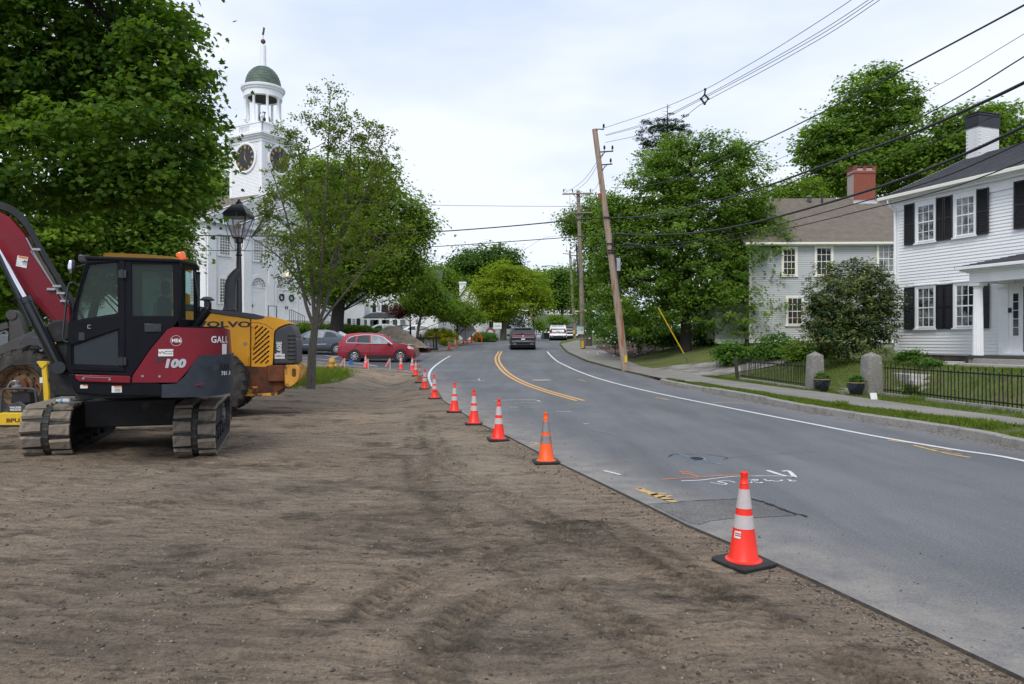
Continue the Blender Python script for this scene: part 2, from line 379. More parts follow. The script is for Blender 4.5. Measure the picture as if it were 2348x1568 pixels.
def sheet(name,poly,step,off,m,fn=H,skirt=0.0,kind='structure',region_step=None,label=None,attr=None,parent=None,skirt_m=None):
    """flat outline (world x,y) cut on a grid and draped on the terrain"""
    bm = bmesh.new()
    vs = [bm.verts.new((p[0],p[1],0)) for p in poly]
    f = bm.faces.new(vs); bmesh.ops.triangulate(bm,faces=[f])
    xs = [p[0] for p in poly]; ys = [p[1] for p in poly]
    def cuts(a,b,st):
        n0 = math.ceil(a / st + 1e-6); n1 = math.floor(b / st - 1e-6); return [i * st for i in range(n0,n1 + 1)]
    for ax,a,b in ((0,min(xs),max(xs)),(1,min(ys),max(ys))):
        for c in cuts(a,b,step):
            co = (c,0,0) if ax == 0 else (0,c,0); no = (1,0,0) if ax == 0 else (0,1,0)
            bmesh.ops.bisect_plane(bm,geom=bm.verts[:] + bm.edges[:] + bm.faces[:],plane_co=co,plane_no=no,dist=1e-5)
    bm.verts.ensure_lookup_table()
    X = np.array([v.co.x for v in bm.verts]); Y = np.array([v.co.y for v in bm.verts]); Z = fn(X,Y) + off
    for v,z in zip(bm.verts,Z): v.co.z = float(z)
    bmesh.ops.recalc_face_normals(bm,faces=bm.faces)
    for f in bm.faces:
        if f.normal.z < 0: f.normal_flip()
    if skirt:
        be = [e for e in bm.edges if e.is_boundary]
        r = bmesh.ops.extrude_edge_only(bm,edges=be)
        for g in r['geom']:
            if isinstance(g,bmesh.types.BMVert): g.co.z -= skirt
            if isinstance(g,bmesh.types.BMFace) and skirt_m: g.material_index = 1
    me = bpy.data.meshes.new(name); bm.to_mesh(me); bm.free()
    me.materials.append(m); me.materials.append(skirt_m or m); me.shade_smooth(); me.set_sharp_from_angle(angle=math.radians(40))
    if attr:
        n = len(me.vertices); co = np.empty(n * 3); me.vertices.foreach_get('co',co); co = co.reshape(-1,3)
        a = me.attributes.new(attr[0],'FLOAT','POINT'); a.data.foreach_set('value',attr[1](co[:,0],co[:,1]).astype(np.float32))
    o = bpy.data.objects.new(name,me); C.objects.link(o)
    if parent: o.parent = parent
    return tag(o,label,None,None,kind)

def smooth_line(pts,n=6):
    """Catmull-Rom through points (Vectors)"""
    if len(pts) < 3: return pts
    P0 = [2 * pts[0] - pts[1]] + list(pts) + [2 * pts[-1] - pts[-2]]; res = []
    for i in range(1,len(P0) - 2):
        a,b,c,d = P0[i - 1:i + 3]
        for k in range(n):
            t = k / n
            res.append(.5 * ((2 * b) + (c - a) * t + (2 * a - 5 * b + 4 * c - d) * t * t + (3 * b - a - 3 * c + d) * t ** 3))
    res.append(P0[-2]); return res
def stroke(mb,pts,width,off=.006,fn=H,dense=.25,jit=0.0,rnd=random):
    """a painted ribbon lying on the ground, through world points"""
    L = []
    for a,b in zip(pts[:-1],pts[1:]):
        n = max(1,int((Vector(b[:2]) - Vector(a[:2])).length / dense))
        for k in range(n): L.append(Vector(a[:2]).lerp(Vector(b[:2]),k / n))
    L.append(Vector(pts[-1][:2])); vs = []
    for i,p in enumerate(L):
        d = (L[min(i + 1,len(L) - 1)] - L[max(i - 1,0)]); d = d.normalized() if d.length > 0 else Vector((1,0))
        n = Vector((-d.y,d.x)) * width / 2 * (1 + jit * rnd.uniform(-1,1))
        for q in (p + n,p - n): vs.append((q.x,q.y,float(fn(q.x,q.y)) + off))
    mb.add(vs,[(2 * i,2 * i + 1,2 * i + 3,2 * i + 2) for i in range(len(L) - 1)])

# ------------------------------------------------------------------ leaves
LEAF_DIAMOND = (np.array([(0,0,0),(.34,.45,.05),(0,1,-.08),(-.34,.45,.05)],float),[(0,1,2,3)])
_ml = [(0,0),(.20,-.02),(.50,.12),(.34,.28),(.62,.55),(.26,.52),(0,1.0),(-.26,.52),(-.62,.55),(-.34,.28),(-.50,.12),(-.20,-.02)]
LEAF_MAPLE = (np.array([(a,b,-.14 * abs(a) - .10 * b * b) for a,b in _ml],float),
              [(0,1,2,3),(0,3,4,5),(0,5,6,7),(0,7,8,9),(0,9,10,11)])
LEAF_LONG = (np.array([(0,0,0),(.16,.45,.04),(0,1,-.12),(-.16,.45,.04)],float),[(0,1,2,3)])
def scatter_mesh(name,pos,nrm,size,shape,m,tone,rs,parent=None,updir=None):
    n = len(pos); V,Fc = shape
    nrm = nrm / (np.linalg.norm(nrm,axis=1,keepdims=True) + 1e-9)
    rnd = rs.normal(size=(n,3)) if updir is None else updir + rs.normal(size=(n,3)) * .35
    t = rnd - nrm * np.sum(rnd * nrm,axis=1,keepdims=True); t /= (np.linalg.norm(t,axis=1,keepdims=True) + 1e-9)
    b = np.cross(t,nrm)
    co = pos[:,None,:] + size[:,None,None] * (V[None,:,0:1] * b[:,None,:] + (V[None,:,1:2] - .5) * t[:,None,:] + V[None,:,2:3] * nrm[:,None,:])
    nv = len(V); fl = np.array(Fc); nf,k = fl.shape
    loops = (fl[None] + (np.arange(n) * nv)[:,None,None]).reshape(-1)
    me = bpy.data.meshes.new(name); me.vertices.add(n * nv); me.vertices.foreach_set('co',co.reshape(-1).astype(np.float32))
    me.loops.add(len(loops)); me.loops.foreach_set('vertex_index',loops.astype(np.int32))
    me.polygons.add(n * nf); me.polygons.foreach_set('loop_start',(np.arange(n * nf) * k).astype(np.int32))
    me.polygons.foreach_set('loop_total',np.full(n * nf,k,np.int32))
    a = me.attributes.new('tone','FLOAT','POINT'); a.data.foreach_set('value',np.repeat(tone,nv).astype(np.float32))
    me.update(calc_edges=True); me.materials.append(m)
    o = bpy.data.objects.new(name,me); C.objects.link(o)
    if parent: o.parent = parent
    return o
def clumps(lobes,n,rs,shell=.45,lump=.2,spray=.10):
    """clump centres spread through a set of ellipsoids (cx,cy,cz,rx,ry,rz)"""
    Lb = np.array(lobes,float); w = (Lb[:,3] * Lb[:,5]) ** .9; w /= w.sum()
    idx = rs.choice(len(Lb),n,p=w); d = rs.normal(size=(n,3)); d /= np.linalg.norm(d,axis=1,keepdims=True)
    r = (shell ** 3 + (1 - shell ** 3) * rs.rand(n)) ** (1 / 3.)
    r *= 1 + lump * rs.uniform(-1,1,n)
    q = (rs.rand(n) < spray) & (d[:,2] > -.3); r = np.where(q,r * rs.uniform(1.05,1.28,n),r)
    c = Lb[idx,:3] + d * r[:,None] * Lb[idx,3:6]
    return c,idx
def crown(name,centers,lobe_c,nleaf,cr,size,m,rs,parent,shape=LEAF_DIAMOND,flat=.45,up=.8,outw=.5,tone0=.5,droop=0,skip=None,tone_up=.25):
    nc = len(centers)
    pos = np.repeat(centers,nleaf,axis=0); n = len(pos)
    crs = np.repeat(cr * rs.uniform(.6,1.35,nc),nleaf)
    off = rs.normal(size=(n,3)) * .5; off[:,2] *= flat
    rr = np.sqrt(off[:,0] ** 2 + off[:,1] ** 2)
    off[:,2] -= droop * rr * rr
    pos = pos + off * crs[:,None]
    oc = pos - lobe_c
    oc /= np.linalg.norm(oc,axis=1,keepdims=True) + 1e-9
    nrm = oc * outw + np.array([0,0,up]) + rs.normal(size=(n,3)) * .42
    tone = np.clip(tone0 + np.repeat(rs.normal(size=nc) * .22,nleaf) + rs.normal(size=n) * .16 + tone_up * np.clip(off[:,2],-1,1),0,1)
    sz = size * rs.uniform(.65,1.25,n)
    if skip is not None:
        k = skip(pos); pos,nrm,tone,sz = pos[k],nrm[k],tone[k],sz[k]
    return scatter_mesh(name,pos,nrm,sz,shape,m,tone,rs,parent)
def limbs(mb,base,joints,tips,r0,rs,n=6,twig=True):
    """trunk from base through joints, limbs to every tip; each limb starts at the nearest lower joint"""
    base = Vector(base); js = [Vector(j) for j in joints]
    pts = [base] + js; m_ = len(pts)
    rad = [r0 * (1 - .75 * i / max(1,m_ - 1)) for i in range(m_)]
    sp = smooth_line(pts,4); mb.tube(sp,list(np.interp(np.linspace(0,1,len(sp)),np.linspace(0,1,m_),rad)),n + 3)
    for tp,rr in tips:
        tp = Vector(tp); best = None
        for i in range(len(sp) // 4,len(sp)):
            q = sp[i]
            if q.z < tp.z - .15 * (tp - q).length or i == len(sp) // 4:
                d = (tp - q).length + abs(q.z - tp.z + .7 * math.hypot(tp.x - q.x,tp.y - q.y)) * .8
                if best is None or d < best[0]: best = (d,i)
        q = sp[best[1]]; R = rr; L = (tp - q).length
        mid = q.lerp(tp,.5) + Vector((rs.normal() * .06,rs.normal() * .06,.10 + rs.normal() * .05)) * L
        mb.tube(smooth_line([q,mid,tp],4),[R * (1 - .8 * k / 8) for k in range(9)],n)
def tree(name,label,base,lobes,r0,m,ncl,nleaf,cr,size,seed=1,group=None,shape=LEAF_DIAMOND,barkm=None,shell=.45,lump=.22,
         ntips=30,cat='tree',tophat=.7,up=.8,outw=.5,tone0=.5,flat=.45,droop=0,skip=None,trunk_joints=None,br=.35,tone_up=.25,spray=.10):
    rs = np.random.RandomState(seed); base = Vector(base)
    root = empty(name,base,0,label,cat,group)
    Lb = [(l[0] - base.x,l[1] - base.y,l[2] - base.z,l[3],l[4],l[5]) for l in lobes]
    cen,idx = clumps(Lb,ncl,rs,shell,lump,spray)
    if ncl > 0:
        arr = np.array(Lb)[:,:3]
        lc = np.repeat(arr[idx],nleaf,axis=0)
        crown('crown',cen,lc,nleaf,cr,size,m,rs,root,shape,flat,up,outw,tone0,droop,skip,tone_up)
    if r0 > 0:
        top = max(l[2] + l[5] * tophat for l in Lb); ctr = np.average(arr,axis=0,weights=[l[3] * l[5] for l in Lb])
        js = trunk_joints or [(ctr[0] * .15,ctr[1] * .15,top * .25),(ctr[0] * .5,ctr[1] * .5,top * .5),(ctr[0] * .9,ctr[1] * .9,top * .9)]
        js = [(j[0],j[1],j[2]) for j in js]
        tips = [(cen[i],r0 * br * rs.uniform(.25,.8)) for i in rs.choice(ncl,min(ntips,ncl),replace=False)]
        mb = MB(); limbs(mb,(0,0,-.3),js,[],r0,rs); mb.build('trunk',barkm or M['bark'],root,smooth=60,weld=False)
        mb = MB(); limbs2(mb,js,tips,rs); mb.build('branches',barkm or M['bark'],root,smooth=60,weld=False)
    return root
def limbs2(mb,js,tips,rs):
    sp = smooth_line([Vector(j) for j in ([(0,0,0)] + list(js))],5)
    for tp,R in tips:
        tp = Vector(tp); best = None
        for i in range(4,len(sp)):
            q = sp[i]; hd = math.hypot(tp.x - q.x,tp.y - q.y)
            d = (tp - q).length + abs(tp.z - q.z - .7 * hd) * 1.2
            if best is None or d < best[0]: best = (d,i)
        q = sp[best[1]]; L = (tp - q).length
        mid = q.lerp(tp,.5) + Vector((rs.normal() * .07,rs.normal() * .07,.08 + rs.normal() * .06)) * L
        mb.tube(smooth_line([q,mid,tp],4),[R * (1 - .82 * k / 8) for k in range(9)],6)
def lob(px,py,Y,rw,rh,ry=None):
    p = P(px,py,Y); return (p.x,p.y,p.z,rw / F * Y,(ry if ry else rw / F * Y),rh / F * Y)
LF = {}
LF['maple'] = leafmat('maple_leaves',(.038,.092,.013),(.160,.250,.025),trans=.45)
LF['norway'] = leafmat('bright_maple_leaves',(.066,.135,.017),(.205,.315,.050),trans=.5)
LF['mid'] = leafmat('mid_green_leaves',(.068,.135,.015),(.205,.300,.038),trans=.5)
LF['dark'] = leafmat('dark_green_leaves',(.040,.098,.016),(.110,.200,.034),trans=.45)
LF['yellow'] = leafmat('yellow_green_leaves',(.120,.185,.012),(.300,.380,.030),trans=.5)
LF['light'] = leafmat('light_green_leaves',(.095,.175,.022),(.200,.310,.045),trans=.5)
LF['olive'] = leafmat('olive_leaves',(.060,.105,.016),(.200,.250,.040),rough=.4,trans=.5)
LF['rhodo'] = leafmat('rhododendron_leaves',(.032,.068,.024),(.24,.25,.075),rough=.35,trans=.15)
LF['purple'] = leafmat('purple_leaves',(.050,.018,.022),(.120,.050,.045))
LF['spruce'] = leafmat('spruce_needles',(.025,.052,.024),(.075,.110,.045),trans=.1)
LF['gold'] = leafmat('golden_hedge_leaves',(.16,.20,.006),(.46,.46,.012))
LF['grass'] = leafmat('grass_blades',(.070,.125,.016),(.22,.29,.045))
LF['bush'] = leafmat('bush_leaves',(.040,.105,.016),(.125,.235,.038),trans=.4)

# ================================================================== GROUND
def node_mat(name):
    m = bpy.data.materials.new(name); m.use_nodes = True; t = m.node_tree; return m,t,t.nodes['Principled BSDF']
def nnoise(t,vec,scale,detail=6,r=.6):
    n = t.nodes.new('ShaderNodeTexNoise'); n.inputs['Scale'].default_value = scale; n.inputs['Detail'].default_value = detail
    n.inputs['Roughness'].default_value = r; t.links.new(vec,n.inputs['Vector']); return n.outputs['Fac']
def nrange(t,v,a,b,c=0.,d=1.):
    r = t.nodes.new('ShaderNodeMapRange'); r.inputs['From Min'].default_value = a; r.inputs['From Max'].default_value = b
    r.inputs['To Min'].default_value = c; r.inputs['To Max'].default_value = d; t.links.new(v,r.inputs['Value']); return r.outputs['Result']
def nmix(t,f,a,b):
    x = t.nodes.new('ShaderNodeMix'); x.data_type = 'RGBA'
    if hasattr(f,'is_output'): t.links.new(f,x.inputs[0])
    else: x.inputs[0].default_value = f
    for s,i in ((a,6),(b,7)):
        if isinstance(s,tuple): x.inputs[i].default_value = (*s,1)
        else: t.links.new(s,x.inputs[i])
    return x.outputs[2]
def nscale(t,c,f):
    v = t.nodes.new('ShaderNodeVectorMath'); v.operation = 'SCALE'; t.links.new(c,v.inputs[0])
    if hasattr(f,'is_output'): t.links.new(f,v.inputs['Scale'])
    else: v.inputs['Scale'].default_value = f
    return v.outputs[0]
def nmath(t,op,a,b):
    v = t.nodes.new('ShaderNodeMath'); v.operation = op
    for s,i in ((a,0),(b,1)):
        if hasattr(s,'is_output'): t.links.new(s,v.inputs[i])
        else: v.inputs[i].default_value = s
    return v.outputs[0]
def objvec(t,sc=None):
    tcn = t.nodes.new('ShaderNodeTexCoord'); v = tcn.outputs['Object']
    if sc:
        mpn = t.nodes.new('ShaderNodeMapping'); mpn.inputs['Scale'].default_value = sc; t.links.new(v,mpn.inputs['Vector']); v = mpn.outputs['Vector']
    return v
def nbump(t,b,h,strength,dist):
    n = t.nodes.new('ShaderNodeBump'); n.inputs['Strength'].default_value = strength; n.inputs['Distance'].default_value = dist
    t.links.new(h,n.inputs['Height']); t.links.new(n.outputs['Normal'],b.inputs['Normal'])

def asphalt(name,base,dust=True,rough=.85,spk=.4):
    m,t,b = node_mat(name); v = objvec(t); b.inputs['Roughness'].default_value = rough; b.inputs['Specular IOR Level'].default_value = .35
    fine = nnoise(t,v,55,3,.7); vor = t.nodes.new('ShaderNodeTexVoronoi'); vor.inputs['Scale'].default_value = 75; t.links.new(v,vor.inputs['Vector'])
    c = nmix(t,nrange(t,nnoise(t,v,.35,5),.35,.65),base,tuple(x * 1.22 for x in base))
    c = nmix(t,nrange(t,nnoise(t,objvec(t,(1.2,.16,1)),1.0,6,.65),.42,.62),c,nscale(t,c,.80))
    c = nscale(t,c,nrange(t,fine,.3,.7,1 - spk,1 + spk))
    sp = nrange(t,vor.outputs['Color'],.90,.96); c = nmix(t,nmath(t,'MULTIPLY',sp,.45),c,(.30,.30,.30))
    if dust:
        a = t.nodes.new('ShaderNodeAttribute'); a.attribute_name = 'dust'
        f = nmath(t,'MULTIPLY',a.outputs['Fac'],nrange(t,nnoise(t,objvec(t),2.2,8,.7),.30,.62))
        c = nmix(t,f,c,nscale(t,nmix(t,.5,(.30,.275,.24),(.27,.25,.22)),nrange(t,fine,.3,.7,.8,1.15)))
    t.links.new(c,b.inputs['Base Color']); nbump(t,b,fine,.55,.006); return m
M['asphalt'] = asphalt('asphalt',(.136,.139,.146))
M['asphalt_dark'] = asphalt('side_street_asphalt',(.088,.091,.098))
M['asphalt_patch'] = asphalt('coarse_asphalt_patch',(.105,.105,.105),spk=.8)

def dirt_mat():
    m,t,b = node_mat('dirt'); v = objvec(t); b.inputs['Roughness'].default_value = .95; b.inputs['Specular IOR Level'].default_value = .2
    c = nmix(t,nrange(t,nnoise(t,v,.45,7,.62),.36,.62),(.350,.268,.190),(.270,.215,.160))
    c = nmix(t,nrange(t,nnoise(t,objvec(t,(.8,1.3,1)),.9,10,.78),.52,.62),c,(.095,.073,.053))
    c = nmix(t,nmath(t,'MULTIPLY',nrange(t,nnoise(t,objvec(t,(.9,2.2,1)),3.6,10,.80),.55,.62),.75),c,(.062,.048,.037))
    a = t.nodes.new('ShaderNodeAttribute'); a.attribute_name = 'tracks'
    c = nmix(t,a.outputs['Fac'],c,nscale(t,c,.42))
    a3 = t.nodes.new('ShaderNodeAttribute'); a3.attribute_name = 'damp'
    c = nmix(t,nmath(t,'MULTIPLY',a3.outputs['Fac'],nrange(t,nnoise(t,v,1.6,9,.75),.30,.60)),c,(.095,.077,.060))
    a2 = t.nodes.new('ShaderNodeAttribute'); a2.attribute_name = 'pale'
    c = nmix(t,nmath(t,'MULTIPLY',a2.outputs['Fac'],nrange(t,nnoise(t,v,3,6),.35,.6)),c,(.34,.29,.22))
    fine = nnoise(t,v,38,6,.75)
    c = nscale(t,c,nrange(t,fine,.28,.72,.55,1.42))
    mr = t.nodes.new('ShaderNodeMapping'); mr.inputs['Rotation'].default_value = (0,0,-.22); mr.inputs['Scale'].default_value = (.7,7.5,1); t.links.new(v,mr.inputs['Vector'])
    stk = nnoise(t,mr.outputs['Vector'],1.6,8,.72); c = nscale(t,c,nrange(t,stk,.34,.66,.66,1.26))
    vor = t.nodes.new('ShaderNodeTexVoronoi'); vor.inputs['Scale'].default_value = 42; t.links.new(v,vor.inputs['Vector'])
    sp = nmath(t,'MULTIPLY',nrange(t,vor.outputs['Distance'],.22,.10),nrange(t,nnoise(t,v,9,2),.50,.60))
    c = nmix(t,nmath(t,'MULTIPLY',sp,.6),c,(.30,.27,.23))
    t.links.new(c,b.inputs['Base Color'])
    h = nmath(t,'ADD',nmath(t,'ADD',nmath(t,'MULTIPLY',fine,.6),nmath(t,'MULTIPLY',stk,1.6)),nmath(t,'ADD',nnoise(t,v,110,3,.7),nmath(t,'MULTIPLY',sp,.5)))
    nbump(t,b,h,1.0,.022); return m
M['dirt'] = dirt_mat()
def grass_mat(name,a_,b_,soil=.0):
    m,t,b = node_mat(name); v = objvec(t); b.inputs['Roughness'].default_value = .95; b.inputs['Specular IOR Level'].default_value = .1
    c = nmix(t,nrange(t,nnoise(t,v,.8,8,.7),.36,.64),a_,b_)
    if soil: c = nmix(t,nrange(t,nnoise(t,v,2.1,8,.7),.62 - soil,.70 - soil),c,(.15,.115,.075))
    f = nnoise(t,v,45,5,.75); c = nscale(t,c,nrange(t,f,.3,.7,.55,1.45)); t.links.new(c,b.inputs['Base Color']); nbump(t,b,f,.9,.03); return m
M['lawn'] = grass_mat('lawn_grass',(.085,.125,.028),(.150,.165,.060),.08)
M['lawn_dark'] = grass_mat('background_grass',(.045,.085,.018),(.070,.110,.025),.02)
def walk_mat():
    m,t,b = node_mat('sidewalk_surface'); v = objvec(t); b.inputs['Roughness'].default_value = .9
    c = nmix(t,nrange(t,nnoise(t,v,.7,7,.65),.38,.62),(.255,.235,.205),(.200,.188,.168))
    f = nnoise(t,v,50,5,.75); c = nscale(t,c,nrange(t,f,.3,.7,.72,1.28))
    c = nmix(t,nmath(t,'MULTIPLY',nrange(t,nnoise(t,v,1.7,6),.6,.7),.5),c,(.12,.105,.085))
    t.links.new(c,b.inputs['Base Color']); nbump(t,b,f,.5,.006); return m
M['walk'] = walk_mat()
M['gravel'] = mat('driveway_gravel',(.30,.28,.26),.9,var=.3,vscale=25,bump=.7,bscale=60,col2=(.16,.14,.12),c2scale=1.4)
M['mulch'] = mat('brown_mulch',(.10,.050,.035),.95,var=.35,vscale=12,bump=.8)

# --- outlines measured on the ground
L_px = [(2347,1553),(2134,1453),(1869,1330),(1751,1277),(1664,1239),(1573,1201),(1490,1160),(1378,1106),(1287,1063),(1171,1003),
        (1104,972),(1059,945),(1017,918),(1000,890),(985,866)]
left_edge = [gp(*p) for p in L_px]
side_lower = [gp(*p) for p in [(960,857),(911,851),(835,844),(760,836),(683,828)]]
side_far_low = [Vector((-20,45.5,0)),Vector((-42,52,0))]
side_upper = [Vector((-42,58,0)),Vector((-26,54.0,0)),Vector((-16,51.0,0)),Vector((-10.5,50.5,0)),gp(955,806),gp(1034,803)]
left_far = [gp(*p) for p in [(1045,796),(1062,790),(1080,785),(1096,782)]]
yr = [c_ for c_ in left_far][-1].y
left_far += [Vector((-2.6,76,0)),Vector((-1.6,80,0)),Vector((-3.5,84,0)),Vector((-9,88,0)),Vector((-14,100,0)),Vector((-14,135,0))]
curb_px = [(2347,1029),(2246,1007),(2089,980),(1955,960),(1855,943),(1760,924),(1673,907),(1600,894),(1545,883),(1512,872)]
curb = [gp(*p) for p in curb_px]
right_far = [gp(*p) for p in [(1470,861),(1421,850),(1380,839),(1341,828),(1315,816),(1297,807),(1288,797),(1282,790)]]
right_far += [Vector((5.9,84,0)),Vector((8.5,96,0)),Vector((16,105,0)),Vector((24,135,0))]
road_poly = [Vector((3.6,-8,0)),Vector((3.0,1,0))] + left_edge + side_lower + side_far_low + side_upper + left_far + right_far[::-1] + curb[::-1] + [Vector((8.25,8.5,0)),Vector((8.7,4,0)),Vector((9.2,-8,0))]
LE = np.array([(3.6,-8),(3.0,1)] + [(p.x,p.y) for p in left_edge + side_lower])
def dist_left(x,y):
    x = np.asarray(x,float); y = np.asarray(y,float); d = np.full(np.broadcast(x,y).shape,1e9)
    for a,b in zip(LE[:-1],LE[1:]):
        ab = b - a; t = np.clip(((x - a[0]) * ab[0] + (y - a[1]) * ab[1]) / (ab @ ab),0,1)
        d = np.minimum(d,np.hypot(x - a[0] - t * ab[0],y - a[1] - t * ab[1]))
    return d
def dust_attr(x,y):
    w = np.interp(y,[3,8,15,25,34],[.95,.8,.9,1.0,.8])
    d = dist_left(x,y); a = np.clip(1.25 - d / w,0,1)
    cx_ = np.interp(y,[p.y for p in curb[:10]],[p.x for p in curb[:10]])
    a = np.maximum(a,np.clip(1 - (cx_ - x) / .8,0,1) * .6 * (y < 34))
    a = np.maximum(a,.6 * np.exp(-((x + 5.5) ** 2 / 6 + (y - 50) ** 2 / 16)))
    a = np.maximum(a,.55 * np.clip(1 - dist_pl(x,y,LF_) / 1.2,0,1))
    return a
LF_ = np.array([(p.x,p.y) for p in side_upper[-2:] + left_far[:4]])
def dist_pl(x,y,PL):
    d = np.full(np.shape(x),1e9)
    for a,b in zip(PL[:-1],PL[1:]):
        ab = b - a; t = np.clip(((x - a[0]) * ab[0] + (y - a[1]) * ab[1]) / (ab @ ab),0,1)
        d = np.minimum(d,np.hypot(x - a[0] - t * ab[0],y - a[1] - t * ab[1]))
    return d
sheet('road',road_poly,.5,0,M['asphalt'],skirt=.16,attr=('dust',dust_attr),skirt_m=M['asphalt_edge'])
ss = [gp(1000,884)] + [left_edge[-1]] + side_lower + side_far_low + side_upper[:-1] + [gp(1010,806),gp(990,818),gp(955,832),gp(962,850)]
sheet('side_street',ss[1:],1.0,.005,M['asphalt_dark'],attr=('dust',dust_attr))

def inside(poly,x,y):
    c = np.zeros(np.shape(x),bool); n = len(poly); j = n - 1
    for i in range(n):
        xi,yi,xj,yj = poly[i][0],poly[i][1],poly[j][0],poly[j][1]
        cond = ((yi > y) != (yj > y)) & (x < (xj - xi) * (y - yi) / (yj - yi + 1e-12) + xi); c ^= cond; j = i
    return c
def fbm(x,y,f,seed=0,oct_=4):
    """cheap smooth value noise"""
    rs_ = np.random.RandomState(seed); tot = 0; a = 1.; s = 0
    for o in range(oct_):
        g = rs_.rand(256,256); X = x * f + 50 + o * 17.3; Y = y * f + 80 + o * 9.1
        xi = np.floor(X).astype(int); yi = np.floor(Y).astype(int); u = X - xi; v = Y - yi
        u = u * u * (3 - 2 * u); v = v * v * (3 - 2 * v)
        q = lambda i,j: g[(xi + i) % 256,(yi + j) % 256]
        tot = tot + a * ((q(0,0) * (1 - u) + q(1,0) * u) * (1 - v) + (q(0,1) * (1 - u) + q(1,1) * u) * v); s += a; a *= .5; f *= 2.07
    return tot / s
# wheel and track marks pressed into the dirt: polylines (photo positions), width, depth, kind
RUTS = [([(2000,1568),(1750,1420),(1500,1310),(1300,1220),(1130,1130),(1020,1060),(990,1000),(975,950)],.34,.040,1),
        ([(1700,1568),(1450,1440),(1200,1300),(1060,1200),(960,1100),(950,1020),(955,960)],.30,.034,1),
        ([(30,1240),(300,1180),(560,1110),(760,1060),(900,1000)],.4,.02,2),
        ([(0,1400),(400,1330),(800,1230),(1050,1130)],.4,.018,2),
        ([(60,1120),(300,1090),(520,1075),(700,1040)],.5,.018,2),
        ([(860,1390),(1100,1260),(1350,1200)],.3,.026,1),
        ([(980,1568),(1000,1480),(1080,1400),(1250,1330)],.3,.03,1),([(2100,1568),(1800,1430),(1560,1300),(1400,1200)],.26,.028,1),([(100,1480),(420,1420),(760,1400)],.4,.02,2),([(380,1090),(480,1060),(500,1042)],.5,.03,2)]
_r = [(np.array([tuple(gp(*q)[:2]) for q in pts]),w,dp,kd) for pts,w,dp,kd in RUTS]
def dirt_h(x,y,detail=True):
    d = dist_left(x,y); h = H(x,y) - .026
    away = sstep(.15,1.6,d)
    h = h + away * (.07 * sstep(2,9,d)) + .10 * sstep(-2.5,-5.5,x) * sstep(7,9,y) * (1 - sstep(26,33,y)) * 0
    h = h + away * (.085 * (fbm(x,y,.55,1) - .5) + .05 * (fbm(x * .6,y * 1.6,2.1,2) - .5))
    # excavated trough near the intersection and the bank beside it
    tr = np.exp(-((x + 4.6 + .10 * (y - 26)) / 1.0) ** 2) * sstep(18,22,y) * (1 - sstep(31,35,y)); h = h - .22 * tr * away
    bk = np.exp(-((x + 7.3 + .05 * (y - 26)) / 1.6) ** 2) * sstep(17,22,y) * (1 - sstep(33,37,y)); h = h + .14 * bk
    if detail:
        near = 1 - sstep(9,20,y)
        h = h + sstep(.05,.5,d) * (.050 * (fbm(x,y,6.5,3,4) - .5) + .05 * np.clip(fbm(x * .5,y * 1.7,4.0,5,4) - .57,0,1)) * (.35 + .65 * near)
    return h
def rut_field(x,y):
    dark = np.zeros(np.shape(x)); dz = np.zeros(np.shape(x))
    for PL,w,dp,kd in _r:
        d = dist_pl(x,y,PL); s_ = x * .5 + y * .9
        edge = np.exp(-((d - w * .5) / .06) ** 2); body = np.exp(-(d / (w * .55)) ** 4)
        if kd == 1: cl = np.clip(1.8 * np.sin(s_ * 66),-1,1); dz -= dp * 1.0 * body * (.5 + .5 * cl); dz += dp * .6 * edge; dark += .62 * body * (.5 + .5 * cl) + .5 * edge
        else: cl = np.clip(2 * np.sin((x * .35 + y) * 26),-1,1); dz += dp * body * cl * .6; dark += .55 * body * (.5 - .5 * cl)
    brk = np.clip((fbm(x,y,1.3,9) - .30) * 4.5,0,1)
    return dz * brk,np.clip(dark * brk,0,1)
def gridmesh(name,x0,x1,y0,y1,st,m,zf,keep,attrs=None,sty=None):
    xs = np.arange(x0,x1 + 1e-6,st); ys = np.arange(y0,y1 + 1e-6,sty or st); X,Y = np.meshgrid(xs,ys); Z = zf(X,Y); nx,ny = len(xs),len(ys)
    k = keep(X,Y); idx = np.arange(nx * ny).reshape(ny,nx)
    kq = k[:-1,:-1] | k[1:,:-1] | k[:-1,1:] | k[1:,1:]
    q = np.stack([idx[:-1,:-1],idx[:-1,1:],idx[1:,1:],idx[1:,:-1]],-1)[kq]
    used = np.unique(q); remap = np.full(nx * ny,-1); remap[used] = np.arange(len(used))
    co = np.stack([X.ravel(),Y.ravel(),Z.ravel()],-1)[used]; q = remap[q]
    me = bpy.data.meshes.new(name); me.vertices.add(len(co)); me.vertices.foreach_set('co',co.ravel().astype(np.float32))
    me.loops.add(q.size); me.loops.foreach_set('vertex_index',q.ravel().astype(np.int32)); me.polygons.add(len(q))
    me.polygons.foreach_set('loop_start',(np.arange(len(q)) * 4).astype(np.int32)); me.polygons.foreach_set('loop_total',np.full(len(q),4,np.int32))
    for an,fn in (attrs or {}).items():
        a = me.attributes.new(an,'FLOAT','POINT'); a.data.foreach_set('value',fn(co[:,0],co[:,1]).astype(np.float32))
    me.update(calc_edges=True); me.shade_smooth(); me.materials.append(m)
    o = bpy.data.objects.new(name,me); C.objects.link(o); return o
rp_xy = [(p[0],p[1]) for p in road_poly]
def off_road(x,y): return (~inside(rp_xy,x,y)) | (dist_left(x,y) < .12)
EX = gp(500,1015); PALE = [gp(580,1092),gp(300,1090),gp(960,1000),gp(900,880),gp(650,1120),gp(1150,1080),gp(1350,1350),gp(100,1240)]
